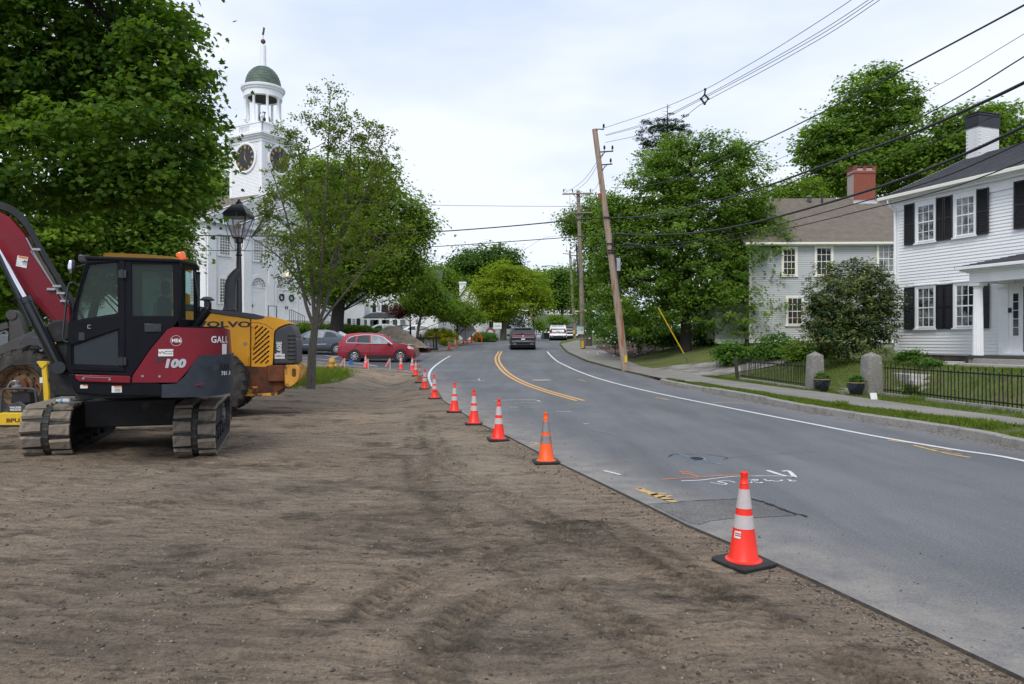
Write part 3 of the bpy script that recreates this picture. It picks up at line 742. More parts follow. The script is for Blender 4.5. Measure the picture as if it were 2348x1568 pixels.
def pale_attr(x,y):
    a = np.zeros(np.shape(x))
    for p,r,s_ in ((PALE[0],.45,1.0),(PALE[1],1.3,.45),(PALE[2],1.6,.5),(PALE[3],2.2,.8),(PALE[4],1.0,.35),(PALE[5],.9,.45),(PALE[6],.5,.35),(PALE[7],.9,.3)): a = np.maximum(a,s_ * np.exp(-(((x - p.x) / r) ** 2 + ((y - p.y) / (r * .8)) ** 2)))
    a = np.maximum(a,.7 * np.exp(-((dist_left(x,y) - 1.1) / .7) ** 2) * sstep(6,9,y) * (1 - sstep(14,20,y)))
    return a
zf = lambda x,y: dirt_h(x,y) + rut_field(x,y)[0]
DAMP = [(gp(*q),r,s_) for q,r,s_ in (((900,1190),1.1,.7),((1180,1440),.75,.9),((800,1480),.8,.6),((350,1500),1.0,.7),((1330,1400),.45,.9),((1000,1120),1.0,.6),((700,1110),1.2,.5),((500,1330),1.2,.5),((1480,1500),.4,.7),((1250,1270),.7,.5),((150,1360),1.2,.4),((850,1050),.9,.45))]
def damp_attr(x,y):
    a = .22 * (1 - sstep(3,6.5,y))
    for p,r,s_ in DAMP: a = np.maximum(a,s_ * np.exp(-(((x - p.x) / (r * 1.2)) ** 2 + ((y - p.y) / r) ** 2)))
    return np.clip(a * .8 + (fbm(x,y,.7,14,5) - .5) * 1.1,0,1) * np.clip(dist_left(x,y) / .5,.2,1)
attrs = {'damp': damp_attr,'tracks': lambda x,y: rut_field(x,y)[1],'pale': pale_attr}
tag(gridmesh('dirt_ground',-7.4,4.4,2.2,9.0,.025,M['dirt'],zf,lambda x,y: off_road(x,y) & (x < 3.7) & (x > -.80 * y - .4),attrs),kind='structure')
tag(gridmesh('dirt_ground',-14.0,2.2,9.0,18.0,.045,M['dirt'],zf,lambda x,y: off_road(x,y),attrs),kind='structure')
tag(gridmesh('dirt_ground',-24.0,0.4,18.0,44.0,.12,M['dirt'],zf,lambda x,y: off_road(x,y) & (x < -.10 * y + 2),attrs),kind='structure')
tag(gridmesh('dirt_ground',-13.0,-1.0,51.0,78.0,.4,M['dirt'],lambda x,y: H(x,y) + .012 + .06 * (fbm(x,y,.8,4) - .3),lambda x,y: (~inside(rp_xy,x,y)) & (x > -.145 * y - 1.5),{'pale': lambda x,y: x * 0 + .8}),kind='structure')
# base earth to the horizon
gridmesh('ground',-160,160,-12,120,4,M['lawn_dark'],lambda x,y: H(x,y) - .5,lambda x,y: x == x)['kind'] = 'structure'
gridmesh('ground',-900,900,120,1500,60,M['lawn_dark'],lambda x,y: H(x,y) - .5,lambda x,y: x == x)['kind'] = 'structure'
# grass: plateau round the church and the houses, right-hand gardens, patch by the young tree
sheet('lawn',[(-42,58.2),(-26,54.2),(-16,51.2),(-10.5,50.7),(-9.6,56),(-8.5,64),(-6,72),(-3.2,76),(-3.6,83.5),(-9,87),(-14.5,100),(-15,125),(-100,125),(-100,60)],1.5,.0,M['lawn_dark'])
sheet('lawn',[(-100,18),(-17,18),(-15,24),(-13.5,30),(-13.2,36),(-14.5,42),(-42,51.6),(-100,56)],1.5,.03,M['lawn_dark'])
gy = [Vector((9.35,-8,0)),Vector((8.85,4,0)),Vector((8.4,8.5,0))] + [Vector((p.x + .12,p.y,0)) for p in curb] + [Vector((p.x + .05,p.y,0)) for p in right_far[:-2]] + [Vector((20,112,0)),Vector((80,112,0)),Vector((80,-8,0))]
sheet('lawn',gy,.75,-.02,M['lawn'],fn=HR)
walk_low = [Vector((11.2,4,0)),Vector((10.3,9.5,0)),Vector((9.27,12.9,0)),Vector((8.25,16.3,0)),Vector((7.8,18.5,0)),Vector((7.25,22.2,0)),Vector((6.75,26,0))] + [Vector((p.x + .14,p.y,0)) for p in curb[-1:] + right_far[:8]]
walk_up = [Vector((12.6,4,0)),Vector((11.2,10,0)),Vector((10.1,13.9,0)),Vector((9.6,17.2,0)),Vector((9.3,20.9,0)),Vector((8.75,24.2,0)),Vector((8.25,28.5,0)),Vector((8.1,31.5,0)),Vector((7.2,34.5,0)),Vector((6.7,37.5,0)),Vector((6.75,42,0)),Vector((7.0,50,0)),Vector((7.3,58,0)),Vector((7.3,66,0)),Vector((7.2,74,0)),Vector((7.3,80,0))]
sheet('sidewalk',walk_low + walk_up[::-1],.75,.018,M['walk'],fn=HR)
sheet('driveway',[gp(*p,fn=HR) for p in [(1470,846),(1545,838),(1640,829),(1740,818),(1850,809),(1852,818),(1790,836),(1700,852),(1640,862),(1600,862),(1560,858)]],.6,.016,M['gravel'],fn=HR)
sheet('mulch_bed',[(6.75,50),(7.0,58),(7.5,64),(12,66),(13,54),(9,46),(7.4,44)],1,.03,M['mulch'],fn=HR)
sheet('front_path',[gp(*p,fn=HR) for p in [(1905,891),(1932,906),(1978,900),(2105,898),(2105,888),(1985,888)]],.6,.016,M['walk'],fn=HR)
grass_isle = [gp(*p) for p in [(640,905),(700,893),(760,884),(800,872),(790,858),(740,848),(690,845),(630,850),(560,850),(560,900)]]
gi_xy = [(p.x,p.y) for p in grass_isle]
def isle_h(x,y): return dirt_h(x,y,False) + .025
sheet('grass_patch',grass_isle,.5,.0,M['lawn'],fn=isle_h,skirt=.05)

# curb: every granite stone on its own
cb = empty('curb',(0,0,0),kind='structure')
cline = [Vector((8.7,4,0)),Vector((8.25,8.5,0))] + [Vector((p.x,p.y,0)) for p in curb]
cs = smooth_line(cline,8); acc = [0]
for a,b in zip(cs[:-1],cs[1:]): acc.append(acc[-1] + (b - a).length)
def cpt(s_):
    return Vector((np.interp(s_,acc,[p.x for p in cs]),np.interp(s_,acc,[p.y for p in cs]),0))
rr = random.Random(4); s_ = 0.
while s_ < acc[-1] - .3:
    ln = rr.uniform(1.5,2.3); e_ = min(s_ + ln,acc[-1]); mb = MB(); n = 4; dz = rr.uniform(-.012,.012); top = []
    vs = []
    for i in range(n + 1):
        u = s_ + .012 + (e_ - s_ - .024) * i / n; p = cpt(u); q = cpt(min(u + .1,acc[-1])) - cpt(max(u - .1,0)); q.normalize(); nn = Vector((-q.y,q.x,0)); nn = -nn if nn.x < 0 else nn
        z0 = h1(p.x,p.y); hh = float(curbh(p.y)) + .012 + dz + rr.uniform(-.004,.004)
        for o_,z_ in ((-.02,-.1),(.0,hh - .02),(.03,hh),(.15,hh),(.17,-.1)):
            w_ = p + nn * (o_ + rr.uniform(-.004,.004)); vs.append((w_.x,w_.y,z0 + z_))
    fs = [(i * 5 + k,i * 5 + k + 1,(i + 1) * 5 + k + 1,(i + 1) * 5 + k) for i in range(n) for k in range(4)] + [(0,4,3,2,1),tuple(n * 5 + k for k in range(5))]
    mb.add(vs,fs); mb.build('curb_stone',M['granite'],cb,smooth=35); s_ = e_
# far curbs of the road
mb = MB()
def curbline(mb,pts,w=.16,h=.13):
    for a,b in zip(pts[:-1],pts[1:]):
        za,zb = h1(a.x,a.y),h1(b.x,b.y); mb.bar((a.x,a.y,za + h / 2 - .03),(b.x,b.y,zb + h / 2 - .03),w,h + .06)
fl = smooth_line([left_far[3],left_far[4],left_far[5],left_far[6]],4); curbline(mb,fl)
mb.build('far_curb',M['granite_l'],kind='structure')

# ---- painted lines
mb = MB(); wl = [gp(*p) for p in [(1254,806),(1262,815),(1277,828),(1298,839),(1325,851),(1360,864),(1400,876),(1443,887),(1490,898),(1560,913),(1640,929),(1746,950),(1855,971),(2010,1001),(2180,1030),(2347,1057)]]
wl += [Vector((7.0,7.2,0)),Vector((7.5,3,0))]
stroke(mb,smooth_line(wl,5),.11,.006); mb.build('white_edge_line',M['whiteline'],kind='structure')
yl = [gp(*p) for p in [(1147,806),(1140,818),(1141,830),(1149,843),(1162,856),(1182,869),(1210,882),(1243,894),(1280,905),(1316,915),(1330,919)]]
ys = smooth_line(yl,5)
for sgn in (-1,1):
    mb = MB(); o_ = []
    for i,p in enumerate(ys):
        d = ys[min(i + 1,len(ys) - 1)] - ys[max(i - 1,0)]; d = Vector((d.x,d.y,0)).normalized(); o_.append(Vector((p.x,p.y,0)) + Vector((-d.y,d.x,0)) * .105 * sgn)
    stroke(mb,o_,.115,.008); mb.build('yellow_centre_line',M['yellowline'],kind='structure')
mb = MB(); stroke(mb,smooth_line([gp(*p) for p in [(1032,816),(1020,823),(1005,833),(992,844),(985,854),(983,866),(988,880),(997,893)]],5),.11,.011); mb.build('white_edge_line',M['whiteline'],kind='structure')
mb = MB(); stroke(mb,smooth_line([gp(*p) for p in [(865,840),(820,833),(760,826),(690,820),(640,816)]],5),.10,.012); mb.build('white_edge_line',M['whiteline'],kind='structure')
mb = MB()
for a,b in (((740,807),(775,808)),((755,822),(795,812)),((745,815),(770,818)),((966,813),(980,812))): stroke(mb,[gp(*a),gp(*b)],.1,.012)
mb.build('faded_stop_line',M['whiteline'],kind='structure')
# ---- utility locator paint
def spray(name,strokes,m,w=.045):
    mb = MB()
    for s_ in strokes:
        if isinstance(s_[0],(int,float)): ww,s_ = s_[0],s_[1:]
        else: ww = w
        stroke(mb,smooth_line([gp(*p) for p in s_],4),ww,.0045,dense=.06,jit=.25)
    return mb.build(name,m,kind='structure')
def z5(pts,sc=.6608,ox=2600,oy=1700): return [((ox + x * sc) / 1.745,(oy + y * sc) / 1.745) for x,y in pts]
spray('white_utility_marks',[
    z5([(188,340),(300,336),(420,322),(520,312),(700,310),(820,312),(878,320)]),[.055] + z5([(708,275),(790,302),(876,320)]),[.055] + z5([(800,282),(838,280),(878,318)]),
    z5([(366,350),(440,362),(462,356),(412,344),(470,340),(515,350)]),z5([(600,334),(622,344),(608,352)]),z5([(604,338),(640,330),(650,336),(620,343),(660,352),(682,348)]),
    z5([(690,330),(712,340),(735,338),(760,343),(790,340),(800,334)]),z5([(828,332),(848,334),(850,342),(884,340)])],M['spraywhite'],.028)
spray('orange_utility_marks',[z5([(70,332),(180,324),(300,318),(420,308),(620,302)]),z5([(300,318),(250,302),(186,288)]),z5([(262,292),(200,283),(186,288),(200,297)])],M['sprayorange'],.035)
spray('blue_utility_marks',[z5([(165,170),(200,184),(240,196)]),z5([(330,226),(380,230),(425,238)]),z5([(236,205),(270,214),(320,214),(332,205),(300,198),(262,198),(240,204)])],M['sprayblue'],.035)
def z3(pts): return [((1500 + x * .724) / 1.745,(1500 + y * .724) / 1.745) for x,y in pts]
spray('yellow_utility_marks',[[.10] + z3([(1450,630),(1510,650),(1580,675),(1660,705)]),[.06] + z3([(1450,630),(1490,628)]),[.05] + z3([(1515,668),(1580,655),(1600,662)]),[.05] + z3([(1550,680),(1640,668)]),[.05] + z3([(1590,690),(1650,690)]),
    z3([(860,375),(890,378),(895,386)]),z3([(855,386),(890,390)]),z3([(560,165),(700,158),(938,152)]),z3([(590,244),(645,254)]),[.07] + z3([(1545,125),(1580,130),(1625,138)]),[.07] + z3([(1860,155),(1940,153),(2040,158)]),[.07] + z3([(1120,25),(1165,36)])],M['sprayyellow'],.05)
def z2(pts): return [((2600 + x * .637) / 1.745,(1200 + y * .637) / 1.745) for x,y in pts]
spray('yellow_utility_marks',[[.07] + z2([(1490,880),(1560,890),(1640,900)]),[.07] + z2([(1650,912),(1760,940),(1880,968),(2010,990)]),[.04] + z2([(1700,918),(1800,925),(1890,942)]),[.04] + z2([(1760,930),(1900,950)]),[.04] + z2([(1800,950),(1960,972)])],M['sprayyellow'],.05)
spray('white_utility_marks',[z3([(660,142),(760,138),(880,138),(912,147)]),z3([(460,33),(540,30),(610,33)]),z3([(570,20),(580,32)]),z3([(1000,202),(1080,203)]),z3([(1150,270),(1180,271)]),z3([(740,178),(790,179)]),
    z3([(1265,530),(1300,538),(1355,552)])],M['spraywhite'],.05)
spray('blue_utility_marks',[z3([(820,182),(840,177),(868,178),(850,183),(825,182)]),z3([(1210,306),(1270,318),(1330,335)]),z3([(1070,330),(1130,332)])],M['sprayblue'],.035)
mb = MB(); p = gp(1597,1052); mb.lathe([(.09,.004),(.09,.012),(.07,.012),(.07,.006)],20,c=(p.x,p.y,p.z)); mb.build('gate_valve_cover',M['iron'],kind='structure',smooth=30)
mb = MB(); p = gp(1166 - 0,872); p = gp((1500 + 920 * .724) / 1.745,(1500 + 29 * .724) / 1.745); mb.lathe([(.40,.003),(.40,.010),(.36,.010),(.355,.006)],28,c=(p.x,p.y,p.z)); mb.build('manhole_cover',M['granite_l'],kind='structure',smooth=30)
# cracks and the coarse patch at the edge of the lane
def z6(pts): return [((2500 + x * .3407) / 1.745,(1850 + y * .3407) / 1.745) for x,y in pts]
pp = [gp(*p) for p in z6([(330,508),(700,470),(1000,452),(1290,440),(1460,425),(1640,470),(1800,540),(2010,625),(1750,638),(1520,650),(1240,660),(1000,690),(880,730),(760,715),(560,620)])]
sheet('asphalt_patch',pp,.4,.004,M['asphalt_patch'],attr=('dust',lambda x,y: .45 * np.clip(1.3 - dist_left(x,y),0,1)))
mb = MB(); rj = random.Random(3)
for w,pl in ((.014,[(270,498),(500,482),(720,462),(1000,446),(1290,436),(1455,420)]),(.03,[(1465,425),(1560,455),(1640,470)]),(.038,[(1640,480),(1760,520),(1880,570),(2010,615)]),(.02,[(2010,612),(2080,622),(2136,645)])):
    stroke(mb,smooth_line([gp(*p) for p in z6(pl)],4),w,.0085,dense=.035,jit=.6,rnd=rj)
for pl in ([(60,0),(100,0)],): pass
stroke(mb,smooth_line([gp(*p) for p in z5([(110,195),(150,178),(260,178),(380,184),(450,196),(465,206),(440,212)])],4),.012,.0085,dense=.05,jit=.6,rnd=rj)
stroke(mb,smooth_line([gp(*p) for p in z5([(465,200),(600,192),(760,178),(900,168),(980,168)])],4),.007,.0085,dense=.05,jit=.6,rnd=rj)
mb.build('road_cracks',M['crack'],kind='structure')

# ---- loose stones on the dirt and along the broken asphalt edge
rs = np.random.RandomState(7)
def pebbles(name,X,Y,Z,S,mats,seed=0):
    rs_ = np.random.RandomState(seed); base = np.array([(1,0,0),(-1,0,0),(0,1,0),(0,-1,0),(0,0,1),(0,0,-1)],float)
    fc = np.array([(0,2,4),(2,1,4),(1,3,4),(3,0,4),(2,0,5),(1,2,5),(3,1,5),(0,3,5)])
    n = len(X); a = rs_.rand(n) * 6.28; sc = rs_.uniform(.6,1.3,(n,1,3)) * np.array([1,1,.6])
    v = base[None] * sc * S[:,None,None]; c,s = np.cos(a)[:,None],np.sin(a)[:,None]
    vx = v[...,0] * c - v[...,1] * s; vy = v[...,0] * s + v[...,1] * c; co = np.stack([vx + X[:,None],vy + Y[:,None],v[...,2] + Z[:,None]],-1)
    co += rs_.normal(size=co.shape) * S[:,None,None] * .15
    f = (fc[None] + (np.arange(n) * 6)[:,None,None]).reshape(-1,3); me = bpy.data.meshes.new(name)
    me.vertices.add(n * 6); me.vertices.foreach_set('co',co.ravel().astype(np.float32)); me.loops.add(f.size); me.loops.foreach_set('vertex_index',f.ravel().astype(np.int32))
    me.polygons.add(len(f)); me.polygons.foreach_set('loop_start',(np.arange(len(f)) * 3).astype(np.int32)); me.polygons.foreach_set('loop_total',np.full(len(f),3,np.int32))
    for m_ in mats: me.materials.append(m_)
    me.polygons.foreach_set('material_index',np.repeat(rs_.randint(0,len(mats),n),8).astype(np.int32)); me.update(calc_edges=True); me.shade_smooth()
    o = bpy.data.objects.new(name,me); C.objects.link(o); o['kind'] = 'stuff'; return o
st1 = mat('stone_tan',(.26,.21,.165),.9,var=.25,vscale=20); st2 = mat('stone_gray',(.19,.17,.145),.9,var=.25,vscale=20); st3 = mat('stone_dark',(.075,.065,.055),.95,var=.3,vscale=20)
n = 22000; Y = 3.0 + 13 * rs.rand(n) ** 1.3; X = rs.uniform(-1,1,n) * .5 * Y * 1.45 ; k = (X > -.75 * Y) & (X < 3.4) & (~inside(rp_xy,X,Y)); X,Y = X[k],Y[k]
k = fbm(X,Y,.8,12) + .25 * rs.rand(len(X)) > .55; X,Y = X[k],Y[k]; S = .004 + .012 * rs.rand(len(X)) ** 3.5
pebbles('gravel',X,Y,zf(X,Y) + S * .2,S,[st1,st3,st3,st3,st3,st1,st2],1)
n = 4200; t = rs.rand(n) * (len(LE) - 1); i = np.clip(t.astype(int),0,len(LE) - 2)[:n]; f_ = t - i
y_ = 2.8 + 22 * rs.rand(n) ** 1.6; lx = np.interp(y_,LE[1:15,1],LE[1:15,0]); X = lx - np.abs(rs.normal(size=n)) * .22 - .03; Y = y_; S = .004 + .011 * rs.rand(n) ** 3
pebbles('loose_gravel_edge',X,Y,dirt_h(X,Y) + S * .4,S,[st3,st3,st1,st3,st1,st2],2)
n = 500; y_ = 3 + 14 * rs.rand(n); lx = np.interp(y_,LE[1:15,1],LE[1:15,0]); X = lx + .05 + np.abs(rs.normal(size=n)) * .7; S = .003 + .008 * rs.rand(n) ** 3
pebbles('road_grit',X,y_,H(X,y_) + .004,S,[st3,st2],3)
n = 3000; y_ = 9 + 22 * rs.rand(n); lx = np.interp(y_,[p.y for p in curb],[p.x for p in curb]); X = lx - .05 - np.abs(rs.normal(size=n)) * .16; S = .005 + .010 * rs.rand(n) ** 2
k = fbm(X,y_,.5,3) > .45; pebbles('curb_litter',X[k],y_[k],H(X[k],y_[k]) + .004,S[k],[mat('dead_leaf',(.22,.11,.05),.9,var=.3),st1,mat('dead_leaf_dark',(.12,.07,.04),.9,var=.3)],4)

# ---- grass blades
def grass(name,n,sampler,fn,h,seed,w=.012,tone0=.5):
    rs_ = np.random.RandomState(seed); X,Y = sampler(rs_,n); n = len(X); Z = fn(X,Y)
    hh = h * rs_.uniform(.4,1.3,n) * (.5 + fbm(X,Y,1.2,seed)); a = rs_.rand(n) * 6.28; ln = rs_.normal(size=(n,2)) * .35 * hh[:,None]
    dx,dy = np.cos(a) * w,np.sin(a) * w
    v = np.stack([np.stack([X - dx,Y - dy,Z],-1),np.stack([X + dx,Y + dy,Z],-1),np.stack([X + ln[:,0] * .4,Y + ln[:,1] * .4,Z + hh * .6],-1),np.stack([X + ln[:,0],Y + ln[:,1],Z + hh],-1)],1)
    fc = np.array([(0,1,2),(0,2,3)]); f = (np.array([(0,1,3),(0,3,2)])[None] + (np.arange(n) * 4)[:,None,None]).reshape(-1,3)
    me = bpy.data.meshes.new(name); me.vertices.add(n * 4); me.vertices.foreach_set('co',v.ravel().astype(np.float32)); me.loops.add(f.size); me.loops.foreach_set('vertex_index',f.ravel().astype(np.int32))
    me.polygons.add(len(f)); me.polygons.foreach_set('loop_start',(np.arange(len(f)) * 3).astype(np.int32)); me.polygons.foreach_set('loop_total',np.full(len(f),3,np.int32))
    t_ = np.clip(tone0 + rs_.normal(size=n) * .2 + .5 * (fbm(X,Y,.9,8) - .5),0,1); at = me.attributes.new('tone','FLOAT','POINT'); at.data.foreach_set('value',np.repeat(t_,4).astype(np.float32))
    me.update(calc_edges=True); me.materials.append(LF['grass']); o = bpy.data.objects.new(name,me); C.objects.link(o); o['kind'] = 'stuff'; return o
walk_xy = [(p.x,p.y) for p in walk_low + walk_up[::-1]]
def verge(rs_,n):
    Y = 8.5 + 21.5 * rs_.rand(n) ** 1.2; lo = np.interp(Y,[p.y for p in curb],[p.x + .16 for p in curb][::1]) if False else np.interp(Y,[p.y for p in curb],[p.x for p in curb]) + .2
    hi = np.interp(Y,[p.y for p in walk_low],[p.x for p in walk_low]); X = lo + (hi - lo + .08) * rs_.rand(n) ** 1.1
    k = (fbm(X,Y,.9,21) > .36) & (hi > lo); return X[k],Y[k]
grass('verge_grass',26000,verge,HR,.055,31)
def verge2(rs_,n):
    Y = 9 + 22 * rs_.rand(n); lo = np.interp(Y,[p.y for p in walk_up],[p.x for p in walk_up]) - .05; hi = np.interp(Y,[10,15.5,20.5,22.4,28.4,31],[12.0,11.1,10.3,9.5,9.03,8.8])
    X = lo + (hi - lo) * rs_.rand(n); k = fbm(X,Y,.9,22) > .40; return X[k],Y[k]
grass('verge_grass',12000,verge2,HR,.045,32)
def yard(rs_,n):
    Y = 10 + 20 * rs_.rand(n); X = np.interp(Y,[10,15.5,20.5,22.4,28.4,31],[12.0,11.1,10.3,9.5,9.03,8.8]) + rs_.rand(n) * 4.5; k = X < 15; return X[k],Y[k]
grass('lawn_blades',26000,yard,HR,.055,33)
def isle(rs_,n):
    xs = [p[0] for p in gi_xy]; ys = [p[1] for p in gi_xy]; X = rs_.uniform(min(xs),max(xs),n); Y = rs_.uniform(min(ys),max(ys),n)
    k = inside(gi_xy,X + rs_.normal(size=n) * .3,Y + rs_.normal(size=n) * .4) & (fbm(X,Y,.8,5) > .28); return X[k],Y[k]
grass('patch_grass_blades',46000,isle,isle_h,.15,34,w=.014,tone0=.62)
def tuft(rs_,n):
    c = [(8.7,11.6,.25),(8.5,12.8,.2),(10.6,18.7,.25),(7.6,16.6,.12),(8.1,14.6,.15),(9.0,10.4,.3),(11.3,15.2,.2)]; i = rs_.randint(0,len(c),n); c = np.array(c)[i]
    return c[:,0] + rs_.normal(size=n) * c[:,2] * .5,c[:,1] + rs_.normal(size=n) * c[:,2] * .6
grass('tall_grass_tufts',1500,tuft,HR,.13,35,w=.006)

# ================================================================== BUILDINGS
def window(par,x0,x1,z0,z1,y,cols,rows,glass,fm,fw=.09,sill=True,meet=True,mun=.022,name='window',s=-1,proud=.05,lo_glass=None):
    """outward side is local -y (s=-1)"""
    w = MB(); f = s * proud
    ya,yb = (y + f,y) if f < 0 else (y,y + f)
    w.box(x0 - fw,x0,ya,yb,z0 - fw * .4,z1 + fw); w.box(x1,x1 + fw,ya,yb,z0 - fw * .4,z1 + fw); w.box(x0,x1,ya,yb,z1,z1 + fw)
    wn = w.build(name,fm,par)
    g = MB(); g.box(x0,x1,y + s * .012 - .003,y + s * .012 + .003,z0,z1); g.build('pane',glass,wn)
    q = MB(); y0,y1 = sorted((y + s * .016,y + s * .034))
    st = .035; q.box(x0,x0 + st,y0,y1,z0,z1); q.box(x1 - st,x1,y0,y1,z0,z1); q.box(x0 + st,x1 - st,y0,y1,z0,z0 + st * 1.4); q.box(x0 + st,x1 - st,y0,y1,z1 - st,z1)
    zm = (z0 + z1) / 2
    if meet: q.box(x0 + st,x1 - st,y0,y1,zm - .022,zm + .022)
    yy0,yy1 = sorted((y + s * .016,y + s * .027))
    for i in range(1,cols): xx = x0 + (x1 - x0) * i / cols; q.box(xx - mun / 2,xx + mun / 2,yy0,yy1,z0 + st,z1 - st)
    for i in range(1,rows):
        zz = z0 + (z1 - z0) * i / rows
        if not (meet and abs(zz - zm) < .05): q.box(x0 + st,x1 - st,yy0 - .001,yy1 - .001,zz - mun / 2,zz + mun / 2)
    q.build('sash',fm,wn)
    if sill: k = MB(); a,b = sorted((y,y + s * (proud + .05))); k.box(x0 - fw * 1.3,x1 + fw * 1.3,a,b,z0 - fw * .4 - .05,z0 - fw * .4); k.build('sill',fm,wn)
    return wn
def shutter(par,x0,x1,z0,z1,y,m,s=-1):
    q = MB(); a,b = sorted((y + s * .055,y + s * .085)); w = .045
    q.box(x0,x0 + w,a,b,z0,z1); q.box(x1 - w,x1,a,b,z0,z1)
    for zz in (z0,(z0 + z1) / 2 - w / 2,z1 - w): q.box(x0 + w,x1 - w,a,b,zz,zz + w)
    n = int((z1 - z0) / .055); 
    for i in range(n):
        zz = z0 + w + (z1 - z0 - 2 * w) * (i + .5) / n; q.add([(x0 + w,y + s * .058,zz + .022),(x1 - w,y + s * .058,zz + .022),(x1 - w,y + s * .082,zz - .018),(x0 + w,y + s * .082,zz - .018)],[(0,1,2,3)])
    q.box(x0 + w,x1 - w,y + s * .05 - .002,y + s * .05 + .002,z0 + w,z1 - w)
    return q.build('shutter',m,par,weld=False)
WD = [.028]
def clapboards(par,spans,y,expo,m,s=-1,individual=True,name='clapboard'):
    """spans: list of (x0,x1,z) lower edge of each board"""
    def vs(x0,x1,z): return [(x0,y,z),(x1,y,z),(x1,y + s * WD[0],z),(x0,y + s * WD[0],z),(x0,y,z + expo + .01),(x1,y,z + expo + .01),(x1,y + s * .004,z + expo + .01),(x0,y + s * .004,z + expo + .01)]
    fs = [(0,1,2,3),(3,2,6,7),(4,7,6,5),(0,3,7,4),(1,5,6,2)]
    if individual:
        me = None
        key = (round(y,3),expo,m.name,s)
        q = MB(); q.add([(0,0,0),(1,0,0),(1,s * WD[0],0),(0,s * WD[0],0),(0,0,expo + .01),(1,0,expo + .01),(1,s * .004,expo + .01),(0,s * .004,expo + .01)],fs)
        o = q.build(name,m,par); me = o.data; bpy.data.objects.remove(o)
        for x0,x1,z in spans: inst(me,name,par,(x0,y,z),scale=(x1 - x0,1,1))
    else:
        q = MB()
        for x0,x1,z in spans: q.add(vs(x0,x1,z),fs)
        return q.build(name,m,par,weld=False,kind='stuff')
def shingle_courses(mb,poly_fn,n,th=.02):
    for i in range(n): mb.add(*poly_fn(i / n,(i + 1) / n,th))
def roof_slope(par,a,b,c,d,m,courses,name='roof',thick=.06):
    """a-b eave, d-c ridge (3-D points); stepped shingle courses"""
    a,b,c,d = map(Vector,(a,b,c,d)); n = (b - a).cross(d - a).normalized()
    if n.z < 0: n = -n
    mb = MB(); th = .018
    for i in range(courses):
        t0,t1 = i / courses,(i + 1) / courses
        p0,p1,p2,p3 = a.lerp(d,t0),b.lerp(c,t0),b.lerp(c,t1),a.lerp(d,t1)
        mb.add([p0 + n * th,p1 + n * th,p2 + n * .002,p3 + n * .002,p0,p1],[(0,1,2,3),(4,5,1,0)])
    o = mb.build(name,m,par,weld=False,recalc=False)
    k = MB(); dn = Vector((0,0,-thick)); k.add([a,b,c,d,a + dn,b + dn,c + dn,d + dn],[(0,1,2,3),(7,6,5,4),(0,4,5,1),(1,5,6,2),(2,6,7,3),(3,7,4,0)]); k.build('roof_deck',m,par)
    return o

# ---------------- white clapboard house, right edge
WF = Frame(14.46,27.0,0.0,-71); R = empty('white_house',(14.46,27.0,0),WF.a,'white clapboard colonial house with black shutters and columned porch at the right edge','house')
ZB = 1.22; ZE = 6.95; WL = 16.0
mb = MB(); mb.box(0,WL,.02,9.0,ZB - .05,ZE); mb.build('wall',M['white_old'],R)
# gable triangle at far end
mb = MB(); mb.prism([(.02,ZE),(9.0,ZE),(4.4,ZE + 1.95)],.02,.12,axis='x'); mb.build('gable',M['white_old'],R)
ex_ = .1115; n = int((ZE - ZB - .42) / ex_)
clapboards(R,[(.14,WL,ZB + i * ex_) for i in range(n)],.02,ex_,M['white_old'])
mb = MB(); mb.box(-.01,.14,-.012,.02,ZB,ZE - .4); mb.box(-.014,.0,.02,.16,ZB,ZE - .4); mb.build('corner_board',M['white'],R)
mb = MB(); mb.box(-.05,WL,-.035,.02,ZE - .42,ZE - .10); mb.box(-.25,WL,-.22,.0,ZE - .10,ZE - .03); mb.box(-.35,WL,-.36,.0,ZE - .03,ZE + .04); mb.build('cornice',M['white'],R)
mb = MB(); mb.box(-.38,WL,-.50,-.37,ZE + .0,ZE + .13); mb.build('gutter',M['cream'],R,bevel=.02)
mb = MB(); mb.tube(smooth_line([Vector((.05,-.42,ZE + .02)),Vector((.05,-.38,ZE - .16)),Vector((.06,-.10,ZE - .42)),Vector((.06,-.08,ZE - .7)),Vector((.06,-.08,ZB + .1))],4),.045,8); mb.build('downspout',M['white'],R,smooth=50)
mb = MB(); mb.box(.1,WL,.06,8.9,.3,ZB - .05); mb.build('foundation',mat('foundation_stone',(.10,.08,.07),.9,var=.4,vscale=4,bump=.5),R)
roof_slope(R,(-.42,-.45,ZE + .10),(WL,-.45,ZE + .10),(WL,4.4,ZE + 2.15),(-.42,4.4,ZE + 2.15),M['roofgray'],34)
roof_slope(R,(WL,9.3,ZE + .10),(-.42,9.3,ZE + .10),(-.42,4.4,ZE + 2.15),(WL,4.4,ZE + 2.15),M['roofgray'],12)
mb = MB(); mb.bar((-.40,-.45,ZE + .02),(-.40,4.4,ZE + 2.07),.06,.16); mb.build('rake_board',M['cream'],R)
def wx(px): return WF.U(px,700)[0]
zl0,zl1 = WF.U(2120,751)[1],WF.U(2120,660)[1]; zu0,zu1 = WF.U(2124,553)[1],WF.U(2124,464)[1]
wa0,wa1 = wx(2104),wx(2143); wb0,wb1 = wx(2192),wx(2235)
for (x0,x1) in ((wa0,wa1),(wb0,wb1)):
    window(R,x0,x1,zl0,zl1,.0,3,4,M['curtainglass'],M['white']); window(R,x0,x1,zu0,zu1,.0,3,4,M['curtainglass'],M['white'])
    for za,zb in ((zl0,zl1),(zu0,zu1)):
        mb = MB(); mb.box(x0 - .16,x1 + .16,-.09,-.0,zb + .09,zb + .13); mb.build('window_cap',M['white'],R)
gap = (wa1 + wb0) / 2; sw = .43
